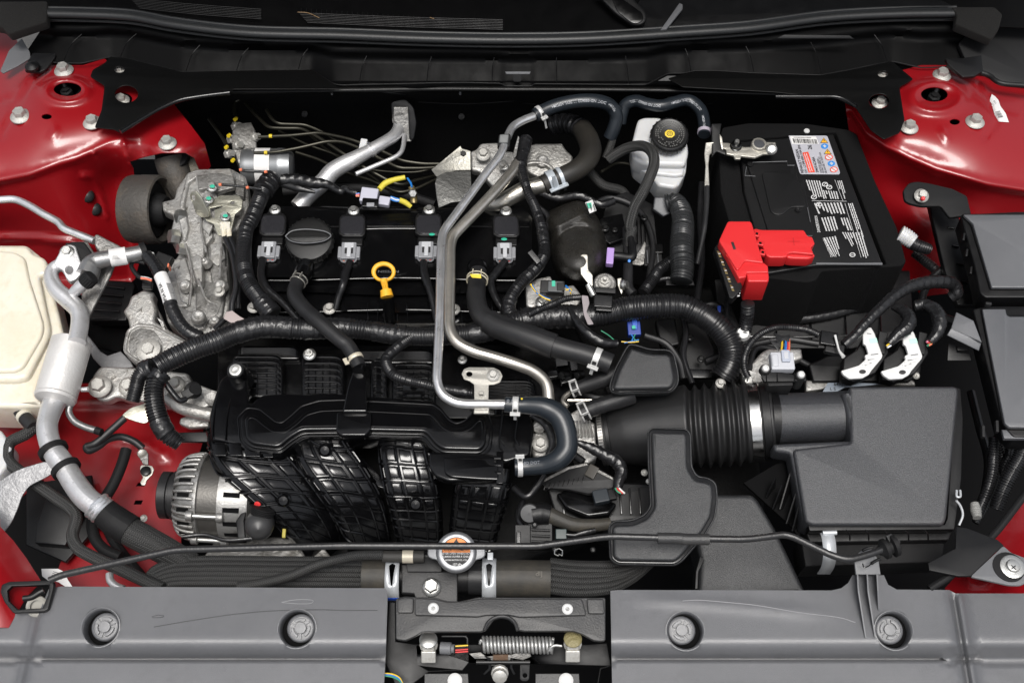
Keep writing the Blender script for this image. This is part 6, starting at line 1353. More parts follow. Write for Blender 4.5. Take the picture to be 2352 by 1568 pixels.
# ================================================================= aluminium refrigerant lines
ac = thing('refrigerant_line', 'white silver aluminium refrigerant line with a big drum', 'pipe', (160, 850, 0))
tube('upper_pipe', CD('480 300 455 262 410 258 365 290 352 340 385 420 470 500 540 570 552 640 530 790'), [.035, .03, .025, .02, .02], [14, 15, 18, 20, 20, 20, 20], ALUM, ac, seg=24)
a, b = P(*CD('495 785')[0], .0), P(*CD('378 1185')[0], -.012); axd = (b - a); L = axd.length / S(a)
DRUM = mat('matt grey drum aluminium', (.62, .61, .595), .5, .35, bump=(300, .0004), var=((20, (.52, .50, .48), .45, .8), (80, (.35, .34, .33), .68, .8)))
lathe('drum', a, axd, [(20, -6), (42, 0), (46, 3), (46, L - 12), (45, L - 10), (47, L - 6), (44, L), (22, L + 6)], DRUM, ac, seg=48)
tube('lower_pipe', CD('385 1180 350 1260 325 1360 335 1450 370 1540') + CG('440 70 520 200 600 300 680 360'), [-.015, -.01, -.015, -.02, -.02], [27, 24, 24, 26, 26, 27, 26], ALUM, ac, seg=28, key='lowpipe')
c = P(*CG('665 345')[0], -.022); axx = (P(*CG('760 430')[0], -.03) - c)
lathe('ferrule', c, axx, [(33, -4), (35, 0), (32, 6), (34, 9), (32, 14), (34, 18), (32, 22), (28, 26)], ALU, ac, seg=36)
for pts_ in (CD('275 1490 350 1470 440 1490'), CD('370 1560 430 1530 500 1560')): pass
collar('rubber_band', 'lowpipe', .44, 12, MATTE, ac, k=1.25); collar('rubber_band', 'lowpipe', .60, 9, MATTE, ac, k=1.25)
plate('flange_block', Plane(158, 600, .045, 15, 10), CD('370 240 425 140 475 112 520 125 562 250 560 320 520 360 480 372 455 345 430 290 380 262'), 22, ALUM, ac, bev=3, rc=5, holes=[circ(*CD('478 290')[0], 8, 9, 14)])
plate('flange_spacer', Plane(185, 590, .040, 15, 10), CD('440 110 500 95 580 95 640 180 650 260 620 330 560 350 540 200 500 130'), 30, MATTE, ac, bev=4, rc=6)
plate('flange_back', Plane(195, 590, .030, 15, 10), CD('520 95 600 92 660 190 650 290 600 340 560 320'), 20, CASTD, ac, bev=4, rc=6)
bolt(ac, *CD('465 170')[0], .047, 18, 15, 5, m=ZINC)
tube('valve_port', CD('500 455 560 400 600 372'), [.03, .04, .045], [12, 14, 14], ALUM, ac, seg=20)
c = P(*CD('590 378')[0], .048); axx = P(*CD('650 320')[0], .058) - c; lathe('valve_cap', c, axx, [(17, -4), (18, 0), (18, 20), (15, 23), (.001, 23)], MATTE, ac, seg=24)
for i in range(20):
    an = 2 * math.pi * i / 20; u_ = axx.normalized().orthogonal().normalized(); v_ = axx.normalized().cross(u_); q_ = c + (u_ * math.cos(an) + v_ * math.sin(an)) * 18 * S(c); V, F = lathe_geo(q_, axx, [(1.5 * S(c), 0), (1.5 * S(c), 18 * S(c))], 5); mk('knurl', V, F, MATTE, ac)
# upper thin pipe with block
tp = thing('refrigerant_pipe', 'thin bright aluminium pipe crossing the red wing to a grey block', 'pipe', (130, 500, .03))
tube('thin_pipe', CA('-200 1400 0 1378 100 1375 190 1410 300 1475 400 1530') + CD('440 5 520 40 650 92'), [.035, .035, .03], 9, ALU, tp, seg=20)
plate('pipe_block', Plane(240, 560, .03, 15, 10), CD('650 50 670 42 740 80 838 130 840 180 790 215 700 190 650 120'), 30, CASTD, tp, bev=4, rc=5)
tube('branch_pipe', CD('660 230 760 210 860 195 960 175 1010 160'), [.045, .04], [20, 18, 18, 17], mat('grey aluminium tube', (.30, .30, .30), .42, .8, bump=(200, .0004)), tp, seg=22, key='branch')
collar('paper_band', 'branch', .30, 34, PAPER, tp, k=1.03); collar('cap_end', 'branch', .9, 16, MATTE, tp, k=1.1)
tube('branch_bracket', CD('600 330 640 250 700 215'), [.035, .04], [26, 24, 18], MATS['grey aluminium tube'], tp, seg=16)
plate('long_bracket', Plane(215, 680, .0, 25), CD('700 240 790 250 760 330 640 560 600 660 560 560 560 430 640 320'), 10, CASTD, tp, bev=3)
for i in range(4): bars('label_print', Plane(270, 585, .062, 10, 0), [(-10, i * 3 - 6, 8 - i * 2, i * 3 - 5)], INK, tp, rot=6, cx=268, cy=590)
tube('small_pipe', CD('485 1215 475 1270 510 1330 580 1370 690 1405'), [-.03, -.05], 8, MATS['grey aluminium tube'], seg=16, tag=('thin grey pipe hooking round below the silver drum', 'pipe')); tube('pipe_stub', CD('660 1395 700 1410'), -.047, 9, MATTE, tag=('black end on the thin hooked pipe', 'cap'))
tube('filter_hose', CG('740 420 820 480 1000 580 1200 690 1320 760'), [-.03, -.04, -.06], [32, 33, 32, 30], BRAID, seg=24, tag=('thick black braided hose continuing the silver refrigerant line', 'hose'))
tube('hose_boot', CG('700 370 790 450 900 520'), [-.026, -.035], [31, 36, 36], MATTE, seg=24, tag=('matt black boot over the end of the silver refrigerant line', 'hose boot'))
lathe('drum_peg', (197, 894, -.02), Vector((1, 0, .1)), [(6, -10), (6, 6), (.001, 6)], ALUM, ac)
# wires round the red rail
tube('breather_hose', CD('860 1310 760 1400 650 1490 595 1510 610 1535 680 1505 740 1460 830 1440 920 1470 985 1520'), [-.05, -.06, -.07, -.09], 8.5, RUB, seg=14, tag=('thin black hose looping over the red chassis rail', 'hose'))
tube('rail_hose', CG('870 -40 840 60 780 200 700 330 640 420 650 560 720 650 830 700'), [-.08, -.09], 13, MATTE, seg=14, tag=('matt black hose lying along the red rail', 'hose'))
gs = thing('ground_strap', 'beige bolted ground cable lug on the red rail', 'cable lug', (333, 1075, -.09))
plate('lug', Plane(333, 1080, -.088, 10), CG('965 80 975 65 1045 70 1062 95 1050 130 1010 170 1000 205 975 205 965 185 985 150 965 120'), 4, LEADM, gs, bev=1, rc=3); plate('lug', Plane(325, 1050, -.085, 10), CG('945 -10 1020 -15 1020 65 985 60'), 6, CASTD, gs, bev=1.5); lathe('nut', (335, 1082, -.085), Z, [(12, 0), (12, 4), (8, 6), (.001, 6)], PULL, gs, seg=14)
lathe('cable_ring', (326, 1040, -.085), Vector((.4, -.6, .5)), [(11, 0), (11, 8), (8, 10)], LEADM, gs, seg=16)
plate('silver_clip', Plane(312, 945, -.05, 20), CD('838 1290 900 1240 1010 1205 1030 1250 1020 1340 990 1350 930 1335 860 1310'), 4, OLZ, None, bev=1.5, rc=6, tag=('silver curved clip holding the loom above the red rail', 'clip'))
plate('paper_tag', Plane(140, 1325, -.09, 10), CG('285 780 400 780 440 800 470 860 500 905 460 910 400 870 330 860 290 830'), 1, PAPER, None, bev=.2, tag=('crumpled white paper tag under the prop rod at the left', 'tag'))
bars('tag_print', Plane(140, 1325, -.088, 10), [(-16, i * 4 - 8, 10 - 3 * i, i * 4 - 7) for i in range(4)], INK, bpy.data.objects['paper_tag'], rot=-15, cx=135, cy=1320)
tube('silver_elbow', CG('755 815 760 860 800 900 850 920'), -.06, 9, ALUM, seg=16, tag=('silver pipe elbow behind the left radiator cover', 'pipe'))
tube('silver_stay', CG('1340 690 1240 720 1170 760 1110 800'), -.05, [14, 12, 8], ALUM, seg=12, flat=.4, tag=('bright metal stay under the prop rod above the braided hoses', 'stay'))
# ================================================================= alternator
al = thing('alternator', 'silver finned alternator with black pulley left of the manifold', 'alternator', (480, 1130, -.1))
oa = P(412, 1138, -.095); sa = S(oa); xa = Vector((1, -.05, -.02)).normalized()
def alx(px): return (px - 398)
lathe('pulley', oa, xa, [(50, -40), (54, -38), (54, -20), (50, -18), (50, -14), (56, -12), (56, 0), (40, 6)], RUB, al, seg=48)
lathe('front_housing', oa, xa, [(56, 4), (80, 12), (90, 26), (95, 50), (97, 54), (97, 62), (92, 64)], CASTA, al, seg=64)
lathe('stator', oa, xa, [(90, 60), (90, 112)], STAM, al, seg=64); lathe('rear_housing', oa, xa, [(92, 108), (98, 110), (98, 120), (96, 150), (90, 176), (70, 182), (.001, 182)], CASTA, al, seg=64)
u_ = Vector((0, 0, 1)); v_ = xa.cross(u_).normalized(); u_ = v_.cross(xa)
for k in range(36):
    a = 2 * math.pi * k / 36
    rd = u_ * math.cos(a) + v_ * math.sin(a); tg = xa.cross(rd)
    if rd.z < -.5: continue
    pp = [oa + xa * (x * sa) + rd * (r * sa) for x, r in ((6, 66), (10, 84), (22, 93), (40, 98), (56, 99))]
    V, F, UV = tubegeo(crom(pp, 3 * sa), 3.8 * sa, seg=8); mk('cooling_fin', V, F, CASTA, al)
    if k % 2 == 0:
        c = oa + xa * (34 * sa) + rd * (94.5 * sa) + tg * (8.6 * sa); V, F = boxgeo(c, xa, tg, rd, 13 * sa, 4.4 * sa, 1.5 * sa); mk('vent_slot', V, F, DEEP, al, 0)
        c = oa + xa * (142 * sa) + rd * (95.6 * sa) + tg * (4 * sa); V, F = boxgeo(c, xa, tg, rd, 18 * sa, 5.4 * sa, 2.5 * sa); mk('vent_slot', V, F, DEEP, al, 0)
for a in (R(100), R(52)):
    rd = u_ * math.cos(a) + v_ * math.sin(a); rd = rd if rd.y < 0 else Vector((rd.x, -rd.y, rd.z)); c = oa + rd * (100 * sa); V, F = lathe_geo(c + xa * 50 * sa, xa, [(6 * sa, 0), (6 * sa, 74 * sa)], 12); mk('through_bolt', V, F, ZINC, al)
    for x in (44, 112): V, F = lathe_geo(c + xa * x * sa, xa, [(11 * sa, 0), (12 * sa, 4 * sa), (12 * sa, 14 * sa), (9 * sa, 16 * sa)], 16); mk('bolt_ear', V, F, CASTA, al)
bt2 = thing('rubber_boot', 'dark rubber boot over the cable at the alternator', 'boot', (595, 1205, -.06))
lathe('boot', P(595, 1208, -.055), Vector((.1, -.55, .6)), [(32, -40), (34, -20), (33, 0), (28, 16), (16, 26), (.001, 29)], mat('grey rubber boot', (.035, .035, .036), .42), bt2, seg=36)
for k in range(4): lathe('boot_bellows', P(604 - k, 1170 + k * 4, -.05), Vector((.2, .6, .5)), [(26, 0), (28, 2), (26, 4)], MATTE, bt2)
plate('boot_bracket', Plane(560, 1190, -.06, 10), CG('1625 450 1680 370 1700 380 1680 450 1690 580 1640 585'), 10, BLK, bt2, bev=2)
lathe('red_seal', P(592, 1158, -.05), Vector((-.2, -.7, .5)), [(8, 0), (8, 2), (6, 3), (.001, 3)], WR, bt2)
box('yellow_clip', Plane(650, 1222, -.08, 10), 652, 1222, 8, 24, 8, mat('faded yellow plastic', (.40, .34, .06), .5), None, tag=('small yellow clip on a dark connector below the manifold', 'clip'), bev=1.5)
plate('engine_block_left', Plane(640, 1240, -.13, 10), CG('1500 560 1900 560 2200 600 2300 720 1700 740 1400 700'), 20, CASTD, None, bev=4, tag=('dull engine block edge showing under the prop rod', 'engine block'), rc=4); bpy.data.objects['engine_block_left'].name = 'engine_block'
# engine castings glimpsed round the manifold
ec = thing('engine_flange', 'silver cast flanges showing between the loom and manifold', 'engine casting', (450, 940, -.08))
plate('upper_flange', Plane(440, 880, -.06, 15), CD('1150 1110 1200 1060 1300 1050 1500 1130 1490 1200 1400 1250 1200 1200'), 24, CAST, ec, bev=5, rc=6)
tube('curved_rail', CD('1150 1170 1230 1230 1350 1270 1460 1290'), [-.055, -.06], [14, 15, 16], CAST, ec, seg=16); plate('lower_flange', Plane(440, 970, -.08, 15), CD('1240 1310 1300 1290 1440 1310 1440 1370 1300 1380 1230 1350'), 20, CAST, ec, bev=5, rc=5); plate('bar', Plane(430, 1000, -.07, 15), CD('1215 1410 1430 1405 1440 1475 1240 1475'), 12, BLK, ec, bev=2)
lathe('nut', P(*CD('1465 1175')[0], -.045), Vector((.1, -.5, .8)), [(18, -8), (18, 6), (14, 8), (.001, 8)], CASTD, ec, seg=12)
ks = thing('knock_connector', 'small black round connector beside the left end of the manifold', 'connector', (440, 890, -.03))
lathe('body', P(*CD('1330 1120')[0], -.03), Vector((.5, -.2, .6)), [(18, -10), (20, 0), (20, 5), (14, 8), (14, 16), (.001, 16)], MATTE, ks); box('plug', Plane(430, 890, -.02, 20), *CD('1290 1140')[0], 26, 22, 14, BLK, ks, rot=30, bev=2); tube('lead', CD('1280 1180 1240 1190 1190 1140 1140 1070'), [-.02, .0], 7, LEAD, ks)
# ================================================================= brake modulator and firewall pipes
ab2 = thing('brake_modulator', 'brake modulator block with steel line fittings and motor, behind the bushing', 'brake unit', (590, 340, -.04))
qb2 = Plane(580, 330, -.03, 18, 8)
plate('valve_block', qb2, CA('1600 900 1640 850 1730 840 1760 900 1770 1020 1760 1180 1700 1190 1640 1120 1600 1020'), 40, CASTD, ab2, bev=3)
c = P(*CA('1730 1150')[0], -.045); axm = Vector((1, .05, -.05)); lathe('motor', c, axm, [(38, -20), (42, -8), (42, 60), (43, 62), (43, 70), (40, 90), (30, 97), (.001, 98)], mat('grey motor steel', (.30, .31, .32), .4, .8), ab2, seg=40)
lathe('motor_label', c, axm, [(42.8, 12), (42.8, 46)], PAPER, ab2, seg=40, px=True, open0=True)
for x, y in ((1760, 945), (1725, 1057), (1640, 1000), (1580, 1060), (1630, 870), (1600, 960)): lathe('fitting', P(*CA([x, y])[0], -.025), Vector((.8, -.3, .5)), [(11, -8), (11, 2), (8, 4), (8, 12), (.001, 12)], BOLTM, ab2, seg=6)
LINE = mat('olive steel line', (.035, .033, .025), .35, .7)
ln = 'brake lines behind the engine'
for lab, pts, zz in (('upper', CA('1780 945 2000 935 2200 915 2352 945') + CB('60 960 200 1010 320 1060 420 1110 560 1130 700 1130'), [-.015, -.005, -.02]), ('lower', CA('1750 1055 1900 1050 2060 1020 2250 975 2352 975') + CB('100 1010 260 1090 400 1160 560 1160 640 1155'), [-.015, -.005, -.02]),
                 ('back', CA('1690 710 1760 790 1850 880 1950 885 2080 885 2200 950 2352 1050') + CB('150 1150 350 1260 420 1275 520 1240 640 1210'), [-.01, -.01, -.05]), ('rear looping', CA('1630 820 1610 760 1620 700 1650 690'), [-.02, -.01]),
                 ('lowest', CA('2040 1050 2200 1100 2352 1180') + CB('200 1240 400 1330 520 1300 660 1230'), [-.05, -.06]), ('highest', CA('1835 755 1870 820 1920 855 2100 860 2200 900 2352 990'), [-.0, -.02]), ('short', CA('1440 820 1520 930 1560 1000'), -.02)):
    tube('brake_line', pts, zz, 4, LINE, seg=10, fil=14, tag=(f'thin olive steel brake line, the {lab} one beside the brake modulator', 'brake line', ln))
for x, y in ((1865, 938), (1832, 1052), (1622, 822), (1578, 935), (1560, 1015), (1605, 1105)): lathe('yellow_mark', P(*CA([x, y])[0], -.012), Vector((1, 0, 0)) if x > 1700 else Vector((.3, .8, -.3)), [(4.5, -3.5), (4.5, 3.5)], YINK, ab2, seg=10)
box('line_clip', Plane(833, 330, .0, 20), *CB('150 990')[0], 16, 26, 12, TANKW, None, rot=-10, bev=2, tag=('small white clip holding two brake lines', 'clip'))
hp = thing('heater_pipe', 'bright silver pipe running from the firewall down behind the valve cover', 'pipe', (870, 330, -.02))
tube('main_pipe', CB('410 790 405 860 370 930 280 990 100 1090 -60 1180') + CA('2230 1250 2130 1340 2050 1430'), [-.01, .0, -.01, -.03], [16, 15, 14, 15, 19, 20, 20, 19], ALUM, hp, seg=24, key='heat')
collar('step_collar', 'heat', .40, 5, ALU, hp, k=1.1); tube('thin_pipe', CB('435 930 430 1000 415 1050 370 1085 100 1200'), [-.01, -.01], 5.5, ALUM, hp, seg=12, fil=20)
plate('pipe_flange', Plane(920, 290, -.0, 50), CB('360 738 460 738 470 960 485 975 440 980 400 880 360 830'), 10, CASTD, hp, bev=2, rc=2); plate('rubber_seal', Plane(930, 290, -.008, 50), CB('340 700 440 680 500 740 520 850 500 970 450 985 400 900 350 850'), 6, BLK, hp, bev=3, rc=8)
tube('pipe_socket', CB('408 765 408 830'), [-.002, .004], [20, 19], CASTD, hp, seg=24)
# ================================================================= clamps
WCL = mat('white clamp steel', (.58, .58, .57), .42, .3, bump=(400, .0003)); BCL = mat('blue white clamp steel', (.48, .52, .56), .4, .3)
def ear_clamp(key, t, wpx, m, label, k=1.1, ear=26, ang=90, group='spring band clamps on hoses', both=False):
    path, r, s, = TUBES[key]; fr = frames(path); i = int(t * (len(path) - 1)); T, Nn, B = fr[i]; c = path[i]
    th = thing('hose_clamp', label, 'hose clamp', c, group)
    V, F = lathe_geo(c - T * wpx * s / 2, T, [(r * k * .96, 0), (r * k, .0004), (r * k, wpx * s - .0004), (r * k * .96, wpx * s)], 36); mk('band', V, F, m, th, 50)
    rd = Nn * math.cos(R(ang)) + B * math.sin(R(ang))
    if (rd.z < 0): rd = -rd
    tg = T.cross(rd)
    c1 = c + rd * (r * k + 1 * s); V, F = boxgeo(c1 + rd * (3 * s), T, tg, rd, wpx * s * .85, 2.4 * s, 5 * s); o = mk('ear', V, F, m, th, 0); bevel(o, 1 * s)
    if ear: V, F = boxgeo(c1 + tg * (ear * .5 * s) + rd * 2 * s, T, tg, rd, wpx * s * .26, ear * .5 * s, 1.6 * s); o = mk('tongue', V, F, m, th, 0); bevel(o, 1 * s)
    V, F = boxgeo(c1 - tg * (r * .55), T, tg, rd, wpx * s * .32, r * .25, .6 * s); mk('slot', V, F, INK, th, 0)
    return th
def wire_clamp(key, t, wpx, m, label, k=1.12, ang=20, r_=1.6):
    path, r, s = TUBES[key]; fr = frames(path); i = int(t * (len(path) - 1)); T, Nn, B = fr[i]; c = path[i]; th = thing('hose_clamp', label, 'hose clamp', c, 'wire clamps on hoses')
    for d in (-wpx / 2, wpx / 2):
        pp = [c + T * (d * s * (1 if abs(a) < 2.6 else .3)) + (Nn * math.cos(a) + B * math.sin(a)) * (r * k) for a in np.linspace(-math.pi, math.pi, 30)]; V, F, UV = tubegeo(pp, r_ * s, seg=8); mk('wire_ring', V, F, m, th)
    for sg in (-1, 1):
        a = R(ang) * sg; c1 = c + (Nn * math.cos(a) + B * math.sin(a)) * (r * k + 4 * s); V, F = boxgeo(c1, T, Nn, B, wpx * s * .6, 5 * s, 1.2 * s); o = mk('ear', V, F, m, th, 0); bevel(o, .6 * s)
    return th
# lettering wrapped on a hose
def hose_text(key, s_, t0, size, m, parent, side=1, flip=False, ang0=0, stretch=1.0):
    path, r, sc_ = TUBES[key]; r = r if not isinstance(r, list) else r[0]; r *= 1.012; fr = frames(path); ds = [0]
    for a, b in zip(path, path[1:]): ds.append(ds[-1] + (b - a).length)
    cu = bpy.data.curves.new('t', 'FONT'); cu.body = s_; cu.size = size * sc_ * 1.38; cu.align_y = 'CENTER'; cu.resolution_u = 2; cu.offset = size * sc_ * .015
    ob = bpy.data.objects.new('t', cu); me = bpy.data.meshes.new_from_object(ob); bpy.data.objects.remove(ob); bpy.data.curves.remove(cu)
    for v in me.vertices:
        x, y = v.co.x * stretch, v.co.y
        d = (t0 * ds[-1] - x) if flip else (t0 * ds[-1] + x); d = min(max(d, 0), ds[-1] - 1e-6); i = int(np.searchsorted(ds, d, side='right') - 1); i = min(i, len(path) - 2); f = (d - ds[i]) / (ds[i + 1] - ds[i]); T, Nn, B = fr[i]; c = path[i].lerp(path[i + 1], f)
        # angle towards the viewer
        vd = (CP - c); vd = (vd - T * vd.dot(T)).normalized(); a0 = math.atan2(vd.dot(B), vd.dot(Nn)); a = a0 + R(ang0) - (y / r) * (-1 if flip else 1) * side
        v.co = c + (Nn * math.cos(a) + B * math.sin(a)) * r
    me.materials.clear(); me.materials.append(m); o = bpy.data.objects.new('lettering', me); c = WLOC[parent.name]; me.transform(Matrix.Translation(-c)); _link(o, c, parent); return o
# ================================================================= harnesses
lm = thing('wiring_loom', 'thick black corrugated and taped wiring loom crossing the engine', 'wiring loom', (700, 760, .0))
mainp = CD('1080 960 1180 905 1350 830 1480 785 1600 735 1760 690 1870 680 2100 700') + CE('0 692 200 710 400 740 600 748 800 740 1000 715 1180 650 1300 630 1500 612 1700 610 1850 585 1950 560 2100 545 2352 545') + CF('80 575 170 625 260 700 320 790 340 880 320 960 270 1040')
tube('main_conduit', mainp, [.022, .024, .02, .014, .012, .02, .02, .02, .02, .01, -.03], [24, 26, 25, 24, 22, 22, 23, 27, 28, 29, 30, 31], CORR, lm, corr=(7.5, .07), seg=26, key='main')
path, r_, s_ = TUBES['main']
def tape_over(key, ta, tb, k, par, m=TAPE, nm='tape_wrap', wr=.05, pitch=13):
    path, r, s = TUBES[key]; n = len(path); sub = path[int(ta * (n - 1)):int(tb * (n - 1)) + 1][::3]; rr = r if not isinstance(r, list) else r
    V, F, UV = tubegeo(sub, rr * k, seg=26, s=s, wrap=(pitch * s, .07, 1), wr=wr); return mk(nm, V, F, m, par, 60)
TUBES['main'] = (path, 27 * s_, s_)
for ta, tb, k in ((.13, .22, .98), (.235, .31, .93), (.345, .40, .9), (.50, .55, .9), (.585, .70, 1.06)): tape_over('main', ta, tb, k, lm)
tube('upright_conduit', CA('1880 1230 1830 1290 1780 1400 1730 1520') + CD('1700 0 1680 120 1680 250 1710 380 1780 480 1880 600'), [.02, .025, .03, .03, .02], [20, 19, 18, 18, 19, 19, 18], CORR, lm, corr=(5, .08), seg=22, key='upr')
tape_over('upr', .0, .12, 1.3, lm); tape_over('upr', .9, .999, 1.15, lm)
tube('right_conduit', CB('1270 960 1260 1020 1235 1120 1250 1200 1290 1330 1340 1440 1380 1568') + CE('1390 60 1400 180 1350 270 1230 390 1160 500 1155 580 1200 630'), [.05, .05, .035, .03, .03, .02], [13, 13, 11, 12, 14, 14, 14, 14], CORR, lm, corr=(5.5, .13), seg=18, key='rgt')
tape_over('rgt', .0, .16, 1.25, lm); tape_over('rgt', .5, .56, 1.1, lm); tape_over('rgt', .90, .999, 1.3, lm)
tube('loop_conduit', CE('660 700 560 715 460 770 370 840 312 900 318 960 370 1020 450 1050 560 1075 700 1110 900 1140'), [.012, .02, .022, .016, .012], [11, 12, 13, 13, 12, 10], CORR, lm, corr=(5, .12), seg=18, key='loop'); tape_over('loop', .62, .98, 1.0, lm)
tube('left_branch', CD('1060 960 1000 985 960 1030 940 1100 915 1195'), [.016, .005, -.01], [20, 19, 18, 17], CORR, lm, corr=(4, .14), seg=20, key='lb'); tape_over('lb', 0, .3, 1.2, lm)
tube('left_branch', CD('1110 1000 1075 1060 1060 1150 1075 1260 1110 1360 1160 1430 1240 1490'), [.012, .005, -.01, -.03], [22, 22, 23, 24, 22, 18], CORR, lm, corr=(7, .14), seg=22, key='lb2'); tape_over('lb2', 0, .14, 1.12, lm); tape_over('lb2', .62, .8, 1.1, lm)
tube('taped_branch', CD('1010 190 1075 270 1120 360 1160 470 1190 570 1240 660 1300 720 1380 760'), [.045, .045, .04, .03, .02], [14, 16, 16, 16, 16, 17], TAPE, lm, wrap=(12, .08, 1), seg=20, key='tb', step=3)
lbl = collar('paper_label', 'tb', .28, 76, PAPER, lm, k=1.14, seg=32); path, r, s = TUBES['tb']; TUBES['tbl'] = (path, 16 * 1.15 * s, s)
hose_text('tbl', '9HF5A N 5A', .615, 8.5, INK, lbl, flip=True, ang0=30, stretch=.95); hose_text('tbl', '|||||||||||||||||||||', .58, 10, INK, lbl, flip=True, ang0=-30, stretch=.6)
tube('small_conduit', CE('1290 600 1350 570 1450 530 1550 490 1650 480'), [.04, .04], 8, CORR, lm, corr=(4.5, .16), seg=14)
tube('top_branch', CA('1940 1240 2050 1240 2150 1260 2250 1270 2352 1320') + CB('20 1300 60 1320 110 1335'), [.02, .02], [13, 14, 13, 9, 7, 6], LEAD, lm, seg=14, wr=.15); tube('top_branch', CA('1950 1270 2060 1300 2170 1325'), [.015, .015], [8, 9, 3], LEAD, lm, seg=10)
tube('taped_offshoot', CE('1570 550 1620 640 1700 730 1800 790 1900 800'), [.04, .04, .03], [4, 9, 11, 12, 9], LEAD, lm, seg=12, wr=.12)
plate('tape_band', Plane(1345, 720, .04, 20), CE('1655 465 1700 470 1710 520 1690 580 1740 665 1700 670 1670 600'), 2, mat('pale mauve tape', (.22, .19, .20), .5), lm, bev=.6, rc=3)
box('loom_clip', Plane(1390, 700, .052, 15), *CE('1805 505')[0], 42, 30, 18, GLOSS, lm, rot=-4, bev=2); box('loom_clip', Plane(1390, 700, .048, 15), *CE('1810 560')[0], 38, 10, 12, GLOSS, lm, rot=-4, bev=2); box('loom_clip', Plane(1390, 660, .045, 15), *CE('1820 430')[0], 48, 14, 12, BLK, lm, rot=-4, bev=2)
box('y_clip', Plane(1225, 590, .05, 20), *CE('1330 200')[0], 14, 36, 8, GLOSS, lm, rot=38, bev=1.5)
# lambda sensor plug with yellow sleeves
sp_ = thing('sensor_plug', 'pale grey plug with yellow sleeves behind the second coil', 'connector', (860, 455, .03))
q = Plane(860, 455, .035, 15)
box('plug_body', q, *CB('190 1340')[0], 40, 36, 22, LAV, sp_, rot=-8, bev=2.5); box('plug_nose', q.up(-.003), *CB('295 1380')[0], 26, 22, 16, LAV, sp_, rot=-10, bev=2); box('clip_plate', q.up(.003), *CB('198 1395')[0], 38, 24, 12, GLOSS, sp_, rot=-4, bev=3); box('clip_tab', q.up(.005), *CB('200 1408')[0], 18, 10, 10, GREY, sp_, bev=1.5)
for mm, pts in ((WW, '340 1362 375 1378 400 1380'), (WB, '340 1356 372 1366 402 1375'), (WB, '338 1372 370 1384 400 1386')): tube('wire', CB(pts), .03, 2.2, mm, sp_, seg=6)
for mm, pts in ((WR, '100 1345 125 1340'), (WO, '100 1350 125 1352'), (WB, '100 1340 125 1332')): tube('wire', CB(pts), .03, 2.2, mm, sp_, seg=6)
YS = mat('yellow fabric sleeve', (.62, .52, .05), .6)
tube('yellow_sleeve', CB('262 1305 300 1265 360 1240 440 1222'), [.035, .04], [6.5, 7, 6, 5.5], YS, sp_, seg=14); tube('yellow_sleeve', CB('400 1378 440 1395 480 1425'), [.03, .02], [6, 6.5, 5], YS, sp_, seg=14)
tube('sensor_probe', CB('480 1285 495 1330 500 1400'), [.01, -.005], [7, 8.5, 8], BRASS, sp_, seg=14); lathe('probe_hex', P(*CB('492 1330')[0], .01), Vector((.1, -.7, .6)), [(10, -4), (10, 8), (8, 10), (.001, 10)], ZINC, sp_, seg=6); tube('wire', CB('455 1228 480 1265 485 1290'), .02, 2.5, WB, sp_, seg=6)
# ================================================================= metal coolant pipes
p1 = thing('coolant_pipe', 'thin bright aluminium pipe bent down across the valve cover', 'pipe', (1008, 700, .07))
tube('pipe', CB('1330 800 1250 830 1180 870 1150 930 1120 1010 1090 1080 1000 1190') + CE('700 30 688 110 678 600 658 1060 690 1150 780 1205 880 1215 1125 1216'), [.075, .08, .075, .07, .07, .068, .06, .055, .045, .04], 10, ALU, p1, fil=34, seg=24, key='pipe1')
p2 = thing('coolant_pipe', 'thicker nickel coloured coolant pipe running beside the bright aluminium pipe', 'pipe', (1035, 700, .05))
tube('pipe', CB('1222 1110 1180 1180 1060 1320') + CE('850 -30 765 60 748 130 742 700 790 790 900 850 1150 920 1330 985 1420 1070 1430 1200'), [.05, .055, .055, .052, .048, .04, .035, .02, -.01], 13, NICK, p2, fil=40, seg=28, key='pipe2')
plate('grommet', Plane(1157, 325, .085, 25), CB('1085 925 1160 920 1168 935 1160 1010 1130 1030 1075 1005 1075 990'), 26, MATTE, p1, bev=3, rc=3); plate('grommet_top', Plane(1157, 322, .090, 25), CB('1092 925 1155 924 1148 985 1085 982'), 10, mat('grey rubber', (.13, .135, .135), .5), p1, bev=2.5, rc=3)
plate('stay', Plane(1185, 345, .075, 50), CB('1218 935 1228 950 1205 1080 1188 1090 1186 1050'), 4, CASTD, p1, bev=1, rc=3)
pb_ = thing('pipe_bracket', 'speckled steel tee bracket clamping the bright pipe, one hole one bolt', 'bracket', (1100, 880, .05))
plate('bracket_plate', Plane(1100, 870, .052, 14), CE('828 1005 845 972 880 960 1050 962 1095 985 1112 1020 1095 1065 1050 1082 1016 1082 1014 1180 1018 1255 1022 1284 910 1284 916 1250 915 1080 880 1055 845 1045'), 4, BRK, pb_, bev=1, rc=3, holes=[circ(*CE('882 1008')[0], 7, 5.5, 16)])
bolt(pb_, *CE('1046 1018')[0], .054, 15, 14, m=BOLTM); box('punched_tab', Plane(1105, 900, .055, 14), *CE('964 1135')[0], 11, 8, 6, BRK, pb_, bev=1); box('bent_foot', Plane(1105, 940, .050, 30), *CE('965 1270')[0], 34, 8, 14, BRK, pb_, bev=1.5)
lathe('bushing', P(*CE('900 1220')[0], .04), Vector((1, 0, 0)), [(12, -3), (12, 0), (10, 4)], MATTE, pb_)
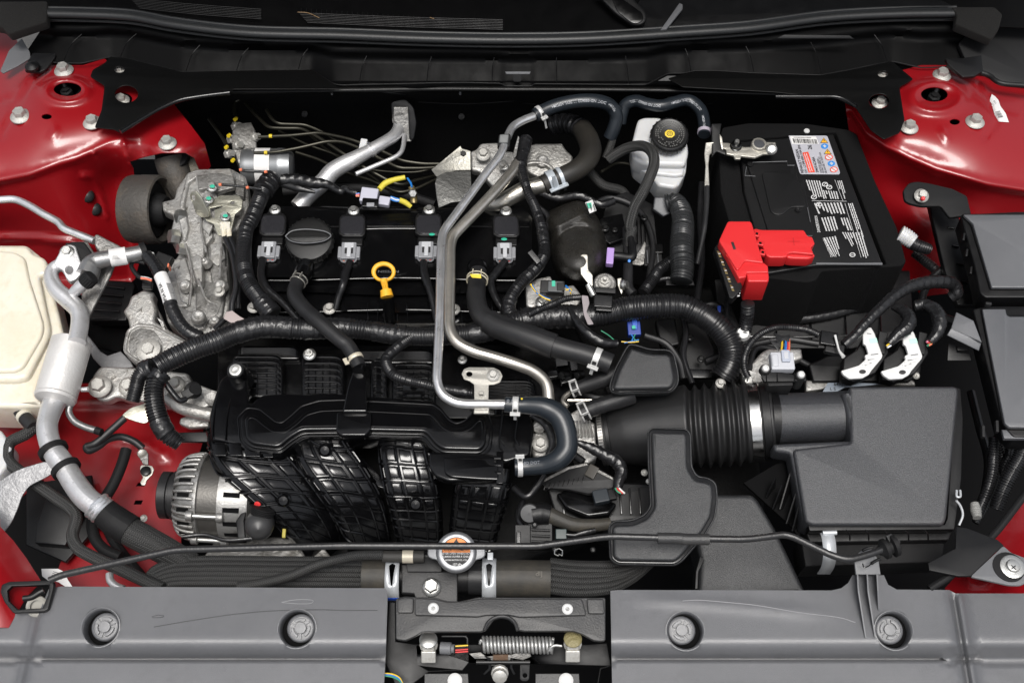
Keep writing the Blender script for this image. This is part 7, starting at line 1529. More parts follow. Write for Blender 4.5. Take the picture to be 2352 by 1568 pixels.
# u-shaped hose on the right end of pipe1
uh = tube('coolant_hose', CE('1128 1216 1200 1222 1275 1222 1400 1238 1500 1300 1545 1400 1555 1500') + CH('1545 -30 1490 30 1400 65 1280 78 1195 82'), [.04, .04, .04, .03, .02, .01, .0, .0], [18, 19, 22, 25, 26, 25, 25, 24, 21, 20, 20], RUBB, seg=30, key='uh', tag=('fat blue black rubber hose curving round beside the intake manifold', 'hose'))
path, r, s = TUBES['uh']; TUBES['uh'] = (path, 18.5 * s, s); TUBES['uh2'] = (path, 20.5 * s, s)
PR = mat('grey hose print', (.20, .21, .23), .5)
hose_text('uh', '0 D0', .012, 9, PR, uh, ang0=-25); hose_text('uh', '/22', .125, 9, PR, uh, ang0=-25); TUBES['uh3'] = (path, 20.6 * s, s); hose_text('uh3', 'NID DOT 11/32 SAE J14', .955, 8, PR, uh, flip=True, ang0=22)
ear_clamp('uh', .075, 14, WCL, 'white spring clamp on the fat hose beside the tee bracket', ang=90)
ear_clamp('uh2', .975, 12, WCL, 'white spring clamp at the lower end of the fat curved hose', ang=90, ear=10)
plate('paint_dot', Plane(*CE('1243 1178')[0], .062), circ(*CE('1243 1178')[0], 2.5, 2, 8), .4, YINK, uh, bev=.05)
# thick diagonal hose
dh = tube('coolant_hose', CE('945 300 932 400 930 500 965 600 1050 665 1250 740 1500 828 1700 880 1860 940'), [.03, .035, .04, .045, .04, .035], [20, 22, 23, 24, 26, 25, 24, 23, 23], RUB, seg=30, key='dh', tag=('long matt black coolant hose running diagonally right of the pipes', 'hose'))
path, r, s = TUBES['dh']; n_ = len(path); sub = path[int(.36 * n_):int(.72 * n_)]; V, F, UV = tubegeo(sub, 28.5 * s, seg=30); mk('heat_sleeve', V, F, RUB, dh, 60); TUBES['dh'] = (path, 22 * s, s)
ear_clamp('dh', .93, 15, WCL, 'white spring clamp where the diagonal hose meets the small resonator', ang=90, k=1.12)
lathe('outlet_neck', P(1096, 622, .01), Vector((0, -.1, 1)), [(22, -20), (22, 20), (17, 26)], GLOSS, vc)
wire_clamp('dh', .06, 9, mat('cream wire', (.55, .50, .38), .4), 'cream wire clamp with yellow dab at the top of the diagonal hose'); plate('yellow_dab', Plane(1093, 634, .075, 40), CE('885 320 960 320 965 350 900 345'), 1.5, YINK, vc, bev=.3, rc=2)
# PCV hose
ph_ = tube('breather_hose', CD('2070 350 2040 400 2030 460 2090 550 2200 650 2352 780') + CE('40 810 90 890 125 960'), [.03, .035, .04, .04, .035, .03], [16, 18, 18, 18, 17, 17, 16], RUB, seg=26, key='pcv', tag=('smooth black breather hose from the filler neck to the manifold', 'hose'))
path, r, s = TUBES['pcv']; TUBES['pcv'] = (path, 17 * s, s)
wire_clamp('pcv', .03, 12, BRK, 'grey wire clamp on the breather hose beside the oil cap'); ear_clamp('pcv', .93, 10, mat('cream clamp steel', (.58, .53, .42), .45, .2), 'cream spring clamp at the manifold end of the breather hose', ang=90, ear=12)
tube('pcv_neck', CD('2110 260 2095 300 2070 350'), [.02, .03], [20, 22, 20], GLOSS, vc, seg=24)
# printed hoses at the back
h1 = tube('vacuum_hose', CB('1335 795 1400 760 1500 722 1650 695 1780 700 1860 735 1895 800 1880 880 1850 950'), [.075, .08, .085, .08, .05, .02], 15.5, RUBB, seg=28, key='h1', tag=('blue black printed hose arching from the bright pipe at the back', 'hose'))
h2 = tube('vacuum_hose', CB('1920 850 1935 780 1960 720 2030 695 2100 715 2200 730 2300 705') + CC('20 690 70 705 125 760 148 850 148 930'), [.03, .06, .065, .065, .06, .055], 14, RUBB, seg=28, key='h2', tag=('blue black printed hose snaking over the white brake reservoir', 'hose'))
WP2 = mat('white hose print', (.45, .46, .48), .5)
hose_text('h1', 'DOT ND 050622 11/32VL >EPDM<', .60, 6.6, WP2, h1, flip=True, ang0=0, stretch=.92); hose_text('h1', '>EPDM<', .74, 6.6, WP2, h1, flip=True, ang0=0)
hose_text('h2', 'DOT ND 050622 11/32VL', .42, 6, WP2, h2, flip=True, ang0=0, stretch=.8); hose_text('h2', 'DOT ND 050622 11/32VL >EPDM<', .80, 6, WP2, h2, flip=True, ang0=0, stretch=.8); hose_text('h2', '32VL >EPDM<', .97, 5.5, WP2, h2, flip=True, ang0=0, stretch=.8)
ear_clamp('h1', .055, 9, WCL, 'white spring clamp joining the bright pipe to the printed hose', ang=85, ear=34)
collar('hose_ring', 'h2', .965, 8, mat('lavender ring', (.40, .36, .42), .5), k=1.1, tag=('pale ring at the end of the hose over the brake reservoir', 'ring'))
tube('braided_hose', CB('1870 960 1850 1020 1820 1090') , [.02, .0], 9, BRAID, tag=('short braided hose below the printed hose bend', 'hose'))
tube('braided_hose', CB('1840 1100 1880 1070 1960 1025 2050 1005 2110 1020 2150 1070 2155 1130 2130 1210 2080 1320 2020 1430 1990 1568') + CE('2000 10 1990 60 1990 130'), [.03, .055, .085, .085, .07, .04, .02], 12.5, BRAID, seg=20, key='bh', tag=('braided hose arching over the white brake reservoir and down', 'hose'))
# heater hose, big
tube('corrugated_hose', CB('1440 870 1520 850 1600 860 1680 900'), [.0, .02], 23, CORR, corr=(14, .16), seg=26, tag=('corrugated black sleeve at the back of the heater hose', 'sleeve'))
hh = tube('heater_hose', CB('1660 890 1700 960 1718 1040 1690 1110 1620 1170 1540 1210 1430 1255 1390 1275'), [.02, .035, .04, .04, .035], [24, 25, 25, 25, 24, 23, 22, 22], mat('brown black heater hose', (.017, .0155, .0135), .5, bump=(600, .0003), var=(20, (.028, .025, .02), .4, .8)), seg=32, key='hh', tag=('large dark heater hose bent in front of the white brake reservoir', 'hose'))
path, r, s = TUBES['hh']; TUBES['hh'] = (path, 22.5 * s, s)
ear_clamp('hh', .92, 18, BCL, 'large blue white clamp at the end of the heater hose', ang=90, ear=40, k=1.12); ear_clamp('hh', .84, 9, BCL, 'narrow blue white clamp on the heater hose', ang=90, ear=0, k=1.1)
tube('outlet_pipe', CB('1400 1270 1280 1300 1180 1350 1090 1400 1000 1410'), [.03, .02, .0], [20, 20, 18, 17], mat('stained nickel tube', (.50, .48, .43), .32, .95, bump=((300, .0004),), var=((120, (.12, .11, .09), .6, .72),)), seg=26, tag=('stained metal outlet pipe leading to the heater hose clamp', 'pipe'))
# cast EGR parts behind the pipes
eg = thing('heat_shield_bracket', 'bent galvanised bracket plate behind the silver pipes', 'bracket', (1040, 420, .0))
SHD = mat('galvanised heat plate', (.20, .195, .175), .40, .8, bump=((200, .0003), (50, .0005)), var=((200, (.55, .55, .5), .62, .75), (40, (.2, .19, .16), .5, .8)))
plate('upper_leaf', Plane(1040, 380, .015, 35, -10), CB('618 1170 820 1003 828 1022 890 1040 892 1175 790 1178 720 1200 655 1220'), 4, SHD, eg, bev=1.2, rc=2)
plate('lower_leaf', Plane(1040, 430, .012, 15, 5), CB('645 1260 660 1215 720 1185 892 1175 900 1370 840 1385 760 1395 670 1432 655 1350'), 4, mat('dark galvanised plate', (.13, .13, .125), .42, .8, bump=(200, .0006), var=(200, (.4, .4, .38), .62, .75)), eg, bev=1.2, rc=2)
bolt(eg, *CB('842 1068')[0], .022, 13, 20, m=PULL)
ev = thing('recirculation_valve', 'cast exhaust gas valve body with bolts behind the rear of the engine', 'valve', (1200, 380, .0))
plate('valve_flange', Plane(1110, 350, .015, 15), CB('890 1040 930 1030 960 985 1090 980 1100 1040 1180 1040 1230 1080 1240 1180 1150 1260 1050 1290 950 1180 892 1170'), 26, CAST, ev, bev=5, rc=8, res=3)
plate('valve_body', Plane(1240, 370, .018, 15), CB('1235 1020 1330 990 1520 988 1555 1040 1597 1075 1590 1120 1560 1160 1480 1200 1380 1230 1290 1190 1240 1120'), 40, mat('dull valve casting', (.30, .295, .28), .42, .7, bump=((250, .0006), (60, .001)), var=(60, (.16, .15, .14), .5, .75)), ev, bev=5, rc=8, res=3)
plate('valve_rib', Plane(1240, 345, .022, 15), CB('1330 992 1520 990 1530 1010 1340 1016'), 8, MATS['dull valve casting'], ev, bev=2); lathe('boss', P(*CB('1387 1105')[0], .024), Vector((0, -.2, 1)), [(16, -6), (15, 0), (10, 3), (8, 5), (.001, 5)], CAST, ev); plate('valve_arc', Plane(1235, 400, .020, 15), circ(*CB('1340 1180')[0], 44, 26, 24), 14, MATS['dull valve casting'], ev, bev=3, holes=[circ(*CB('1340 1180')[0], 34, 18, 24)])
bolt(ev, *CB('978 1065')[0], .026, 17, 15, m=BOLTM); bolt(ev, *CB('1128 1150')[0], .022, 9, 15, m=ZINC, kind='stud'); lathe('stud_rod', P(*CB('1112 1140')[0], .024), Vector((.1, -.2, 1)), [(8, -10), (8, 10), (6, 12), (.001, 12)], BOLTM, ev, seg=12)
# ================================================================= vacuum pump dome
vp = thing('vacuum_pump', 'oily dark round vacuum pump housing right of the valve cover', 'pump', (1335, 560, .02))
OILY = mat('oily black casting', (.018, .0165, .014), .30, bump=((700, .0006), (120, .0004)), rvar=(200, .2, .5), var=(14, (.035, .032, .026), .5, .8))
pump_o = rounded(D('1250 510 1256 488 1290 466 1325 454 1346 458 1362 480 1384 520 1396 565 1398 600 1386 632 1358 650 1325 652 1290 640 1270 612 1262 580 1262 545'), 14, 5)
def pump_z(x, y):
    d = dline(pump_o + pump_o[:1], x, y); e = min(1, d / 34); q = math.hypot(x - 1333, y - 585) / 66
    return -.025 + .062 * math.sqrt(max(0, 1 - (1 - e) ** 2)) + .030 * max(0, 1 - q * q) - .006 * math.exp(-((q - .98) / .07) ** 2) * sstep(640, 560, y) + .004 * math.exp(-(((x - 1310) * .5 + (y - 505)) / 6) ** 2)
sheet('housing', pump_o, pump_z, OILY, vp, st=5, smooth=180, th=.004)
lathe('pump_skirt', P(1330, 575, -.02), Vector((0, -.1, 1)), [(58, -60), (62, -6), (60, 2), (.001, 3)], OILY, vp, seg=40)
tg = thing('paint_tag', 'small white clip with green dab on the vacuum pump corner', 'clip', (1355, 475, .06)); plate('tag', Plane(1357, 475, .052, 20), CB('1680 1395 1730 1375 1758 1450 1712 1470'), 4, WHT, tg, bev=.8); plate('green_dab', Plane(1352, 472, .0545, 20), CB('1690 1400 1722 1396 1728 1430 1700 1435'), 1, GREENINK, tg, bev=.2)
for k in range(3): bars('clip_slot', Plane(1357, 475, .056, 20), [(-8, -1, 8, 1)], INK, tg, rot=-75, cx=1349 + k * 8, cy=474 + k)
pc = thing('quick_connector', 'lilac quick connector with black elbow on the vacuum pump', 'connector', (1410, 585, .03))
box('lilac_collar', Plane(1402, 587, .040, 12), *CE('1853 192')[0], 17, 42, 20, PURP, pc, rot=-6, bev=2); tube('elbow', CE('1870 195 1930 200 2000 205 2005 150 1990 60'), [.025, .03], [11, 10, 10, 9, 8], BLK, pc, seg=18); lathe('blue_dot', P(*CE('1984 230')[0], .042), Vector((0, -.6, .8)), [(4, 0), (3, 2), (.001, 2)], WB, pc, seg=10)
lv = thing('lever', 'pale cast lever below the oily pump', 'lever', (1345, 620, .04)); plate('lever_arm', Plane(1345, 610, .062, 20), CE('1642 195 1665 182 1698 185 1700 290 1732 325 1733 400 1718 402 1690 370 1650 320'), 5, LEADM, lv, bev=1.2, rc=4); tube('lever_stem', CE('1700 395 1740 470'), [.05, .045], 7, ZINC, lv)
# connectors and bolts under the pump
cn1 = thing('valve_plug', 'dark grey plug with green dab and blue yellow wires below the pump', 'connector', (1270, 660, .03))
q = Plane(1270, 655, .040, 15); box('plug_body', q, *CE('1455 405')[0], 56, 32, 22, BLK, cn1, rot=-3, bev=2.5); box('plug_insert', q.up(.003), *CE('1475 405')[0], 34, 26, 10, mat('slate plastic', (.06, .065, .068), .45), cn1, rot=-3, bev=1.5); box('green_dab', q.up(.0035), *CE('1462 385')[0], 8, 14, 10, GREENINK, cn1, bev=.3); box('latch', q.up(.004), *CE('1512 405')[0], 18, 20, 10, BLK, cn1, bev=1.5)
for mm, pts in ((WY, '1305 390 1340 440 1400 485 1440 500'), (WB, '1312 395 1350 450 1400 480 1440 495'), (WY, '1545 430 1580 425 1580 455'), (WB, '1545 400 1575 430 1585 450')): tube('wire', CE(pts), .03, 2.2, mm, cn1, seg=6)
plate('casting_ledge', Plane(1290, 650, .005, 12), CE('1270 400 1350 350 1440 330 1480 420 1600 390 1660 470 1620 560 1330 560 1275 540'), 26, CAST, None, bev=4, rc=5, tag=('silver cast ledge of the cylinder head under the oily pump', 'engine casting'))
bolt(None, *CE('1385 515')[0], .010, 16, 10, m=ZINC, name='ledge_bolt'); tagit(bpy.data.objects['ledge_bolt'], 'bright bolt on the cast ledge under the dark plug', 'bolt')
sn = thing('knock_sensor', 'round bolted sensor with stud beside the pale lever', 'sensor', (1388, 645, .03)); lathe('sensor_base', P(*CE('1815 385')[0], .03), Vector((0, -.25, 1)), [(25, -14), (26, 0), (22, 5), (12, 6)], CASTD, sn, seg=28); bolt(sn, *CE('1813 375')[0], .036, 16, 15, kind='stud', m=BOLTM); plate('sensor_ear', Plane(1430, 650, .02, 20), CE('1900 350 1930 345 1940 440 1930 460 1905 400'), 6, LEADM, sn, bev=1.5); lathe('side_bolt', P(*CE('1945 395')[0], .02), Vector((.8, -.3, .4)), [(12, -4), (12, 2), (9, 4), (9, 10), (.001, 10)], ZINC, sn, seg=12)
bc_ = thing('blue_plug', 'blue plug with wires beneath the thick loom', 'connector', (1460, 750, .0)); box('plug_body', Plane(1460, 745, -.0, 15), *CE('2018 690')[0], 30, 34, 20, BLUEP, bc_, rot=3, bev=2); box('plug_ridge', Plane(1460, 745, .002, 15), *CE('2022 665')[0], 12, 24, 18, mat('bright blue plastic', (.03, .10, .45), .4), bc_, bev=1.5); box('green_dab', Plane(1455, 750, .0035, 15), *CE('2015 685')[0], 8, 8, 18, GREENINK, bc_, bev=.3)
for mm, pts in ((WB, '1995 735 2010 755 2000 780'), (WG, '2025 735 2015 760 2040 785'), (WY, '1930 785 1990 790 2050 785'), (WB, '1950 795 2010 780 2050 772'), (WG, '1790 710 1840 740 1880 775')): tube('wire', CE(pts), .02, 1.4, mm, bc_, seg=6)
# small heater hoses under the resonator
def twin(label, pts, zz, key, rr):
    o = tube('coolant_hose', pts, zz, rr, RUB, seg=22, key=key, tag=(label, 'hose')); p_, r_, s_ = TUBES[key]; TUBES[key] = (p_, rr[0] * s_, s_)
    for k in range(7): collar('hose_ring', key, .15 + k * .05, 2, RUB, o, k=1.07)
    return o
twin('upper small black hose under the small resonator', CE('1590 1120 1700 1080 1800 1045 1900 1000'), [-.02, -.01, -.0], 'tw1', [15, 17, 20, 20]); wire_clamp('tw1', .10, 15, WCL, 'white wire clamp on the upper small hose under the resonator', ang=40, r_=2.2)
twin('lower small black hose under the small resonator', CE('1650 1280 1740 1240 1820 1215 1900 1190 2000 1150'), [-.01, .0, .0], 'tw2', [18, 19, 18, 20, 22]); wire_clamp('tw2', .08, 16, WCL, 'white wire clamp on the lower small hose under the resonator', ang=40, r_=2.2)
tube('metal_nipple', CE('1560 1230 1530 1200 1535 1170 1590 1125'), [-.03, -.03], 6, NICK, seg=14, tag=('small bent metal nipple at the end of the upper small hose', 'pipe')); tube('metal_nipple', CE('1560 1190 1760 1190'), -.035, 4, NICK, seg=10, tag=('thin straight metal line under the small resonator', 'pipe'))
th_ = thing('throttle_valve', 'cast aluminium throttle body beside the worm clamp', 'throttle valve', (1350, 990, -.06))
plate('body_casting', Plane(1345, 1000, -.05, 14), CE('1560 1290 1640 1240 1700 1330 1750 1340 1760 1568') + CH('1760 20 1700 60 1620 40 1600 0') + CE('1620 1480 1600 1380'), 50, CAST, th_, bev=6, rc=6, res=3)
for k in range(6): tube('cast_rib', CE([1600 + k * 22, 1330, 1612 + k * 24, 1440]), -.043, 3, CAST, th_, seg=6)
plate('bolt_flange', Plane(1245, 1010, -.03, 14), CE('1320 1420 1360 1380 1440 1420 1440 1568') + CH('1380 20 1320 10') + CE('1310 1500'), 30, CASTD, th_, bev=6, rc=8); bolt(th_, *CE('1372 1490')[0], -.024, 19, 12, m=BOLTM)
lathe('bolt_boss', P(*CE('1362 1370')[0], -.02), Vector((0, -.6, .6)), [(14, -16), (15, 6), (13, 10), (.001, 10)], CASTD, th_)
tube('throttle_lead', CE('1310 1290 1400 1350 1440 1420 1450 1500 1420 1568'), [.0, -.01], [6, 9, 9, 6], LEAD, seg=12, wr=.1, tag=('black lead inside the bend of the fat hose', 'cable'))
# cover, actuator and leads below the throttle
act = thing('throttle_actuator', 'black throttle actuator cover with metal edge under the throttle body', 'actuator', (1340, 1090, -.06))
qa2 = Plane(1330, 1085, -.05, 20, -14)
plate('cover', qa2, CH('1360 180 1560 80 1700 50 1760 80 1900 160 1880 230 1700 270 1560 240 1400 230'), 30, BLK, act, bev=4, rc=4); plate('metal_edge', qa2.up(.002), CH('1365 178 1560 78 1690 50 1700 66 1570 95 1380 190'), 5, CASTD, act, bev=1); plate('metal_edge', qa2.up(.002), CH('1760 90 1895 165 1890 180 1750 110'), 5, CASTD, act, bev=1)
for k in range(9): box('cover_rib', qa2, *CH([1400 + k * 33, 215 - k * 6])[0], 3, 16, 14, GLOSS, act, rot=-20, bev=.5)
box('cover_clip', qa2.up(.004), *CH('1725 110')[0], 24, 30, 18, mat('brown black plastic', (.03, .026, .02), .35), act, rot=-30, bev=1.5); plate('lower_cover', Plane(1350, 1120, -.07, 2), CH('1480 260 1600 230 1750 260 1900 330 1850 400 1700 420 1550 360'), 30, GLOSS, act, bev=6, rc=6)
box('side_plug', Plane(1385, 1140, -.03, 5), *CH('1790 275')[0], 36, 32, 20, mat('slate blue plastic', (.02, .025, .03), .4), act, rot=12, bev=2.5); box('side_plug', Plane(1400, 1135, -.035, 5), *CH('1860 265')[0], 22, 26, 14, BLK, act, rot=12, bev=2)
tube('tape_sleeve', CH('1620 -90 1700 -60 1800 -10 1900 50 1930 110 1910 180 1900 240'), [-.01, -.02, -.03], [6, 12, 14, 16, 14, 10], LEAD, act, seg=14, wr=.14)
for mm, dx in ((WR, 0), (WG, -12), (WW, 14)): tube('wire', CH([1900 + dx, 225, 1915 + dx * 1.3, 245, 1940 + dx, 262]), -.02, 2.2, mm, act, seg=6)
# purge valve
pv = thing('purge_valve', 'black purge valve with round grey cap in front of the engine', 'valve', (1215, 1180, -.04))
lathe('round_cap', P(*CH('1296 400')[0], -.03), Vector((-.05, -.5, .8)), [(22, -16), (22, -4), (20, 0), (2.5, 1), (2, 2), (.001, 2)], mat('dark grey cap plastic', (.05, .051, .053), .5), pv, seg=40); tube('neck', CH('1310 410 1380 400 1440 410'), [-.04], [24, 26, 22], BLK, pv, seg=24)
pvh = tube('purge_hose', CH('1420 405 1500 440 1600 475 1750 480 1850 470'), [-.045, -.05, -.055], [19, 16, 15, 14], RUBD, seg=22, tag=('dusty black hose from the purge valve to the flask resonator', 'hose'))
box('valve_body', Plane(1230, 1220, -.05, 15), *CH('1370 545')[0], 60, 60, 40, BLK, pv, bev=4); box('valve_connector', Plane(1200, 1230, -.045, 15), *CH('1250 550')[0], 36, 50, 30, BLK, pv, bev=2); box('connector_frame', Plane(1200, 1230, -.043, 15), *CH('1222 565')[0], 10, 28, 30, GLOSS, pv, bev=1.5); box('grey_insert', Plane(1280, 1225, -.045, 15), *CH('1515 540')[0], 26, 24, 20, mat('dark green grey plastic', (.02, .035, .035), .4), pv, bev=2)
for k in range(3): tube('valve_rib', CH([1310, 510 + k * 40, 1440, 515 + k * 40]), -.044, 2.5, BLK, pv, seg=6)
tube('lead', CH('1550 545 1610 550 1640 540 1750 515'), -.045, [4, 5, 7, 6], LEAD, pv, seg=10)
# battery side conduits
tube('corrugated_hose', CB('2240 1400 2290 1390 2330 1430 2352 1500') + CE('2352 20 2345 150 2350 300 2340 370'), [.0, .01, .02, .02, .01], [22, 24, 26, 27, 27, 25], mat('grey sheen corrugated', (.022, .023, .024), .3), corr=(6.5, .1), seg=26, key='bigc', tag=('upright grey black corrugated hose left of the red terminal cover', 'hose'))
tube('corrugated_hose', CE('2280 230 2190 290 2150 350 2080 450'), [.0, .0], 14, CORR, corr=(5, .14), seg=18, tag=('slim corrugated hose slanting between the loom and battery', 'hose')); tube('taped_cable', CE('1960 0 1965 120 1975 240 1980 420 2010 460'), [.02, .01], [8, 9, 12, 12], RUB, tag=('black cable with faint print beside the pump elbow', 'cable'))
wc = thing('conduit_connector', 'white ribbed conduit sleeve beside the battery at the right', 'conduit', (2095, 545, .0))
tube('white_sleeve', CF('1495 40 1535 62 1590 100'), [.02, .015], [20, 20, 18], TANKW, wc, corr=(6, .1), seg=20); tube('black_sleeve', CF('1560 95 1620 125 1700 150'), [.012, .0], [16, 15, 13], CORR, wc, corr=(6, .14), seg=18)
# ================================================================= engine control unit side
ecu = thing('control_unit', 'black control unit connectors with white locking levers beside the battery', 'control unit', (1960, 830, .0))
plate('unit_body', Plane(1960, 850, -.02, 14), CF('870 940 1000 880 1300 860 1650 860 1640 1000 1560 1060 900 1060'), 40, BLK, ecu, bev=4, rc=4)
LEV = mat('white lever plastic', (.62, .62, .61), .4)
def lever(dx, label):
    t = thing('locking_lever', label, 'lever', CFp(1240 + dx, 900), 'white locking levers of the control unit')
    q = Plane(CF([1240 + dx, 860])[0][0], CF([1240 + dx, 860])[0][1], .040, 14)
    f = lambda s: [(x + dx / 3, y + dx * .012 / 3) for x, y in CF(s)]
    plate('connector_block', q.up(-.014), f('1110 900 1200 840 1280 700 1400 760 1420 860 1330 1000 1180 1060 1100 1040'), 34, BLK, t, bev=3)
    plate('lever_arm', q, f('1240 700 1298 685 1322 725 1360 830 1378 880 1372 900 1300 985 1285 1010 1240 1035 1150 1040 1108 1012 1092 985 1150 968 1215 948 1262 905 1255 880 1280 868 1262 808 1245 800'), 10, LEV, t, bev=1.8, rc=3)
    plate('pivot_recess', q.up(.0004), f('1108 990 1180 975 1215 1000 1200 1022 1140 1025'), 1, mat('shaded white plastic', (.6, .6, .59), .5), t, bev=.3, rc=3); plate('pivot_hole', q.up(.0008), circ(*f('1240 992')[0], 8, 5, 14), 1, INK, t, bev=.1)
    for k in range(4): bars('rib_shadow_gap', q.up(.0006), [(-14, -.6, 14, .6)], mat('lever groove', (.5, .5, .49), .5), t, rot=8, cx=f([1310 - k * 14, 905 + k * 22])[0][0], cy=f([1310 - k * 14, 905 + k * 22])[0][1]) if 0 else box('lever_rib', q.up(.001), *f([1312 - k * 16, 900 + k * 20])[0], 28, 2.5, 5, LEV, t, rot=6, bev=.6)
    for k in range(3): box('lever_shade_line', q.up(.0004), *f([1322 - k * 22, 872 + k * 34])[0], 17, 2.2, 1, MGREY, t, rot=8 + k * 6, bev=0)  # thin grey strips paint the shading lines of the lever
    box('lever_notch', q.up(.0004), *f('1285 730')[0], 10, 2, 1, MGREY, t, rot=-8, bev=0)
    plate('green_mark', q.up(.0005), f('1285 765 1335 758 1345 790 1292 798'), .5, mat('pale green mark', (.45, .72, .60), .5), t, bev=.1)
    box('connector_wall', q.up(-.002), *f('1375 790')[0], 20, 54, 20, BLK, t, rot=-14, bev=2)
    return t
def CFp(x, y): return P(*CF([x, y])[0], .03)
lever(0, 'white locking lever nearer the pale airflow plug'); lever(275, 'white locking lever nearer the fuse boxes')
for lab, pts, zz, rr in (('first', '1420 800 1480 740 1540 690 1560 620 1500 560 1450 540', [.05, .06, .05], [9, 15, 17, 14, 10]), ('second', '1700 790 1750 730 1770 640 1740 570 1660 530 1600 540', [.05, .06, .05], [10, 15, 17, 15, 12])):
    tube('taped_harness', CF(pts), zz, rr, TAPE, step=3, seg=20, wr=.08, tag=(f'wrinkled taped harness entering the {lab} white lever connector', 'harness'))
for i, (x, y) in enumerate(((1415, 800), (1420, 812), (1428, 806), (1690, 775), (1700, 785), (1705, 798), (1695, 800))):
    mm = (WY, WW, WB, WP, WR, WO, WG)[i]; tube('wire', CF([x - 10, y + 14, x + 20, y - 4, x + 55, y - 28]), .05, 2.4, mm, ecu, seg=6)
tube('taped_harness', CF('1110 810 1180 750 1260 660 1360 560 1460 470 1560 410 1680 380 1800 375 1870 395 1890 450 1850 480'), [.05, .06, .065, .06, .05, .02], [11, 12, 13, 14, 15, 16, 16, 14], TAPE, wrap=(19, .10, 1), seg=22, step=3, tag=('long taped harness rising to the right over the white levers', 'harness'))
hc = thing('harness_clip', 'black harness clip with a white cable tie', 'clip', (1905, 790, .05)); box('clip_body', Plane(1905, 790, .058, 12), *CF('1010 760')[0], 40, 34, 16, GLOSS, hc, rot=-10, bev=2.5); box('clip_body', Plane(1905, 790, .052, 12), *CF('1050 830')[0], 44, 26, 16, BLK, hc, rot=-14, bev=2.5)
tube('cable_tie', CF('1050 740 1065 800 1080 850 1108 890'), [.065, .06, .062], [3, 2.6, 2.6, 5], WHT, hc, seg=8); 
tube('corrugated_lead', CF('940 740 860 705 750 690 640 690 540 730 460 810 425 900 430 980 452 1030'), [.05, .05, .04, .03, .012], 8.5, CORR, corr=(4.6, .15), seg=16, tag=('thin corrugated lead looping behind the pale airflow plug', 'lead'))
gbx = thing('gearbox_casting', 'silver gearbox casting with a part numbered plate behind the air box', 'casting', (1800, 870, -.02))
plate('casting', Plane(1760, 850, -.02, 12), CF('400 960 480 930 540 860 590 830 820 830 830 900 700 940 640 1060 420 1080'), 30, CAST, gbx, bev=6, rc=6); plate('rear_casting', Plane(2050, 870, -.03, 12), CF('850 1050 1560 1030 1600 1060 1606 1085 1150 1085 850 1130'), 20, CASTD, gbx, bev=4)
ql_ = Plane(1910, 885, -.016, 12); plate('number_plate', ql_, CF('1000 1068 1150 1066 1400 1076 1120 1100 1060 1130 965 1130'), 2, mat('steel blue plate', (.17, .20, .24), .5), gbx, bev=.3); text('649230', ql_.up(.0006), *CF('1090 1080')[0], 8, INK, gbx); text('L S', ql_.up(.0006), *CF('1035 1112')[0], 8, INK, gbx)
bolt(gbx, *CF('1610 1020')[0], .0, 8, 30, m=BOLTM, kind='stud'); bolt(gbx, 1655, 880, .0, 12, 10, m=BOLTM)
# looms down the right edge
for lab, pts, rr, zz in (('inner', CI('2150 -120 2140 0 2130 120 2090 260 2030 400'), 13, [-.02, -.06]), ('outer', CI('2352 -100 2330 0 2270 110 2210 230 2160 370'), 18, [-.0, -.05]), ('edge', CI('2260 -100 2250 0 2220 60 2190 160'), 12, [-.03, -.06])):
    tube('corrugated_loom', pts, zz, rr, CORR, corr=(6, .14), seg=18, tag=(f'{lab} corrugated loom descending at the right edge', 'loom', 'corrugated looms at the right edge'))
tube('ribbed_sleeve', CI('2010 330 2018 370 2030 430'), -.04, [10, 13, 10], mat('grey ribbed sleeve', (.25, .25, .24), .5), corr=(5, .12), tag=('short pale ribbed sleeve at the right edge looms', 'sleeve'))
# dark masses deep in the bay
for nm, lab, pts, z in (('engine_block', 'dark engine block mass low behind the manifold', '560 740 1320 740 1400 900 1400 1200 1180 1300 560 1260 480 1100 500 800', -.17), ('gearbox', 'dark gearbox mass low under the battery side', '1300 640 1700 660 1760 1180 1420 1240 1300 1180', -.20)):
    plate(nm, Plane(900, 1000, z, 8), D(pts), 100, mat('near black block', (.004, .004, .004), .6, spec=.15, bump=(300, .0006)), None, bev=14, rc=20, tag=(lab, 'engine part'))  # one even near-black colour for both masses
# ================================================================= small dark parts that fill the depths of the bay
CL = [mat('dim grey steel', (.10, .10, .098), .42, .7, var=(90, (.05, .048, .045), .45, .8)), BLK, MATTE, CASTD, GLOSS]
def cable(lab, pts, z, r, m, name='cable', **k): return tube(name, D(pts), z, r, m, tag=(lab, k.pop('cat', 'cable')), seg=k.pop('seg', 10), **k)
# under the brake reservoir and behind the pump
bk = thing('servo_bracket', 'black bracket with small bolts below the white brake reservoir', 'bracket', (1490, 480, -.05))
plate('bracket_plate', Plane(1480, 520, -.03, 15), D('1395 455 1440 440 1500 470 1510 560 1470 600 1400 580 1380 520'), 14, BLK, bk, bev=2, rc=4)
plate('bracket_leaf', Plane(1420, 520, -.015, 10), D('1380 500 1430 490 1440 545 1400 560 1375 540'), 6, GLOSS, bk, bev=1.2, rc=3)
for x, y, r in ((1390, 525, 9), (1412, 528, 7), (1455, 560, 8), (1480, 500, 8)): bolt(bk, x, y, -.012, r, 10, m=PULL)
for k in range(4): tube('rib', D(f'{1452+k*9} 470 {1456+k*9} 560'), -.026, 1.4, GLOSS, bk, seg=6)
cable('black cable running left under the brake reservoir', '1360 470 1400 455 1450 470 1480 500 1500 560 1490 640', [-.01, -.03], 7, RUB)
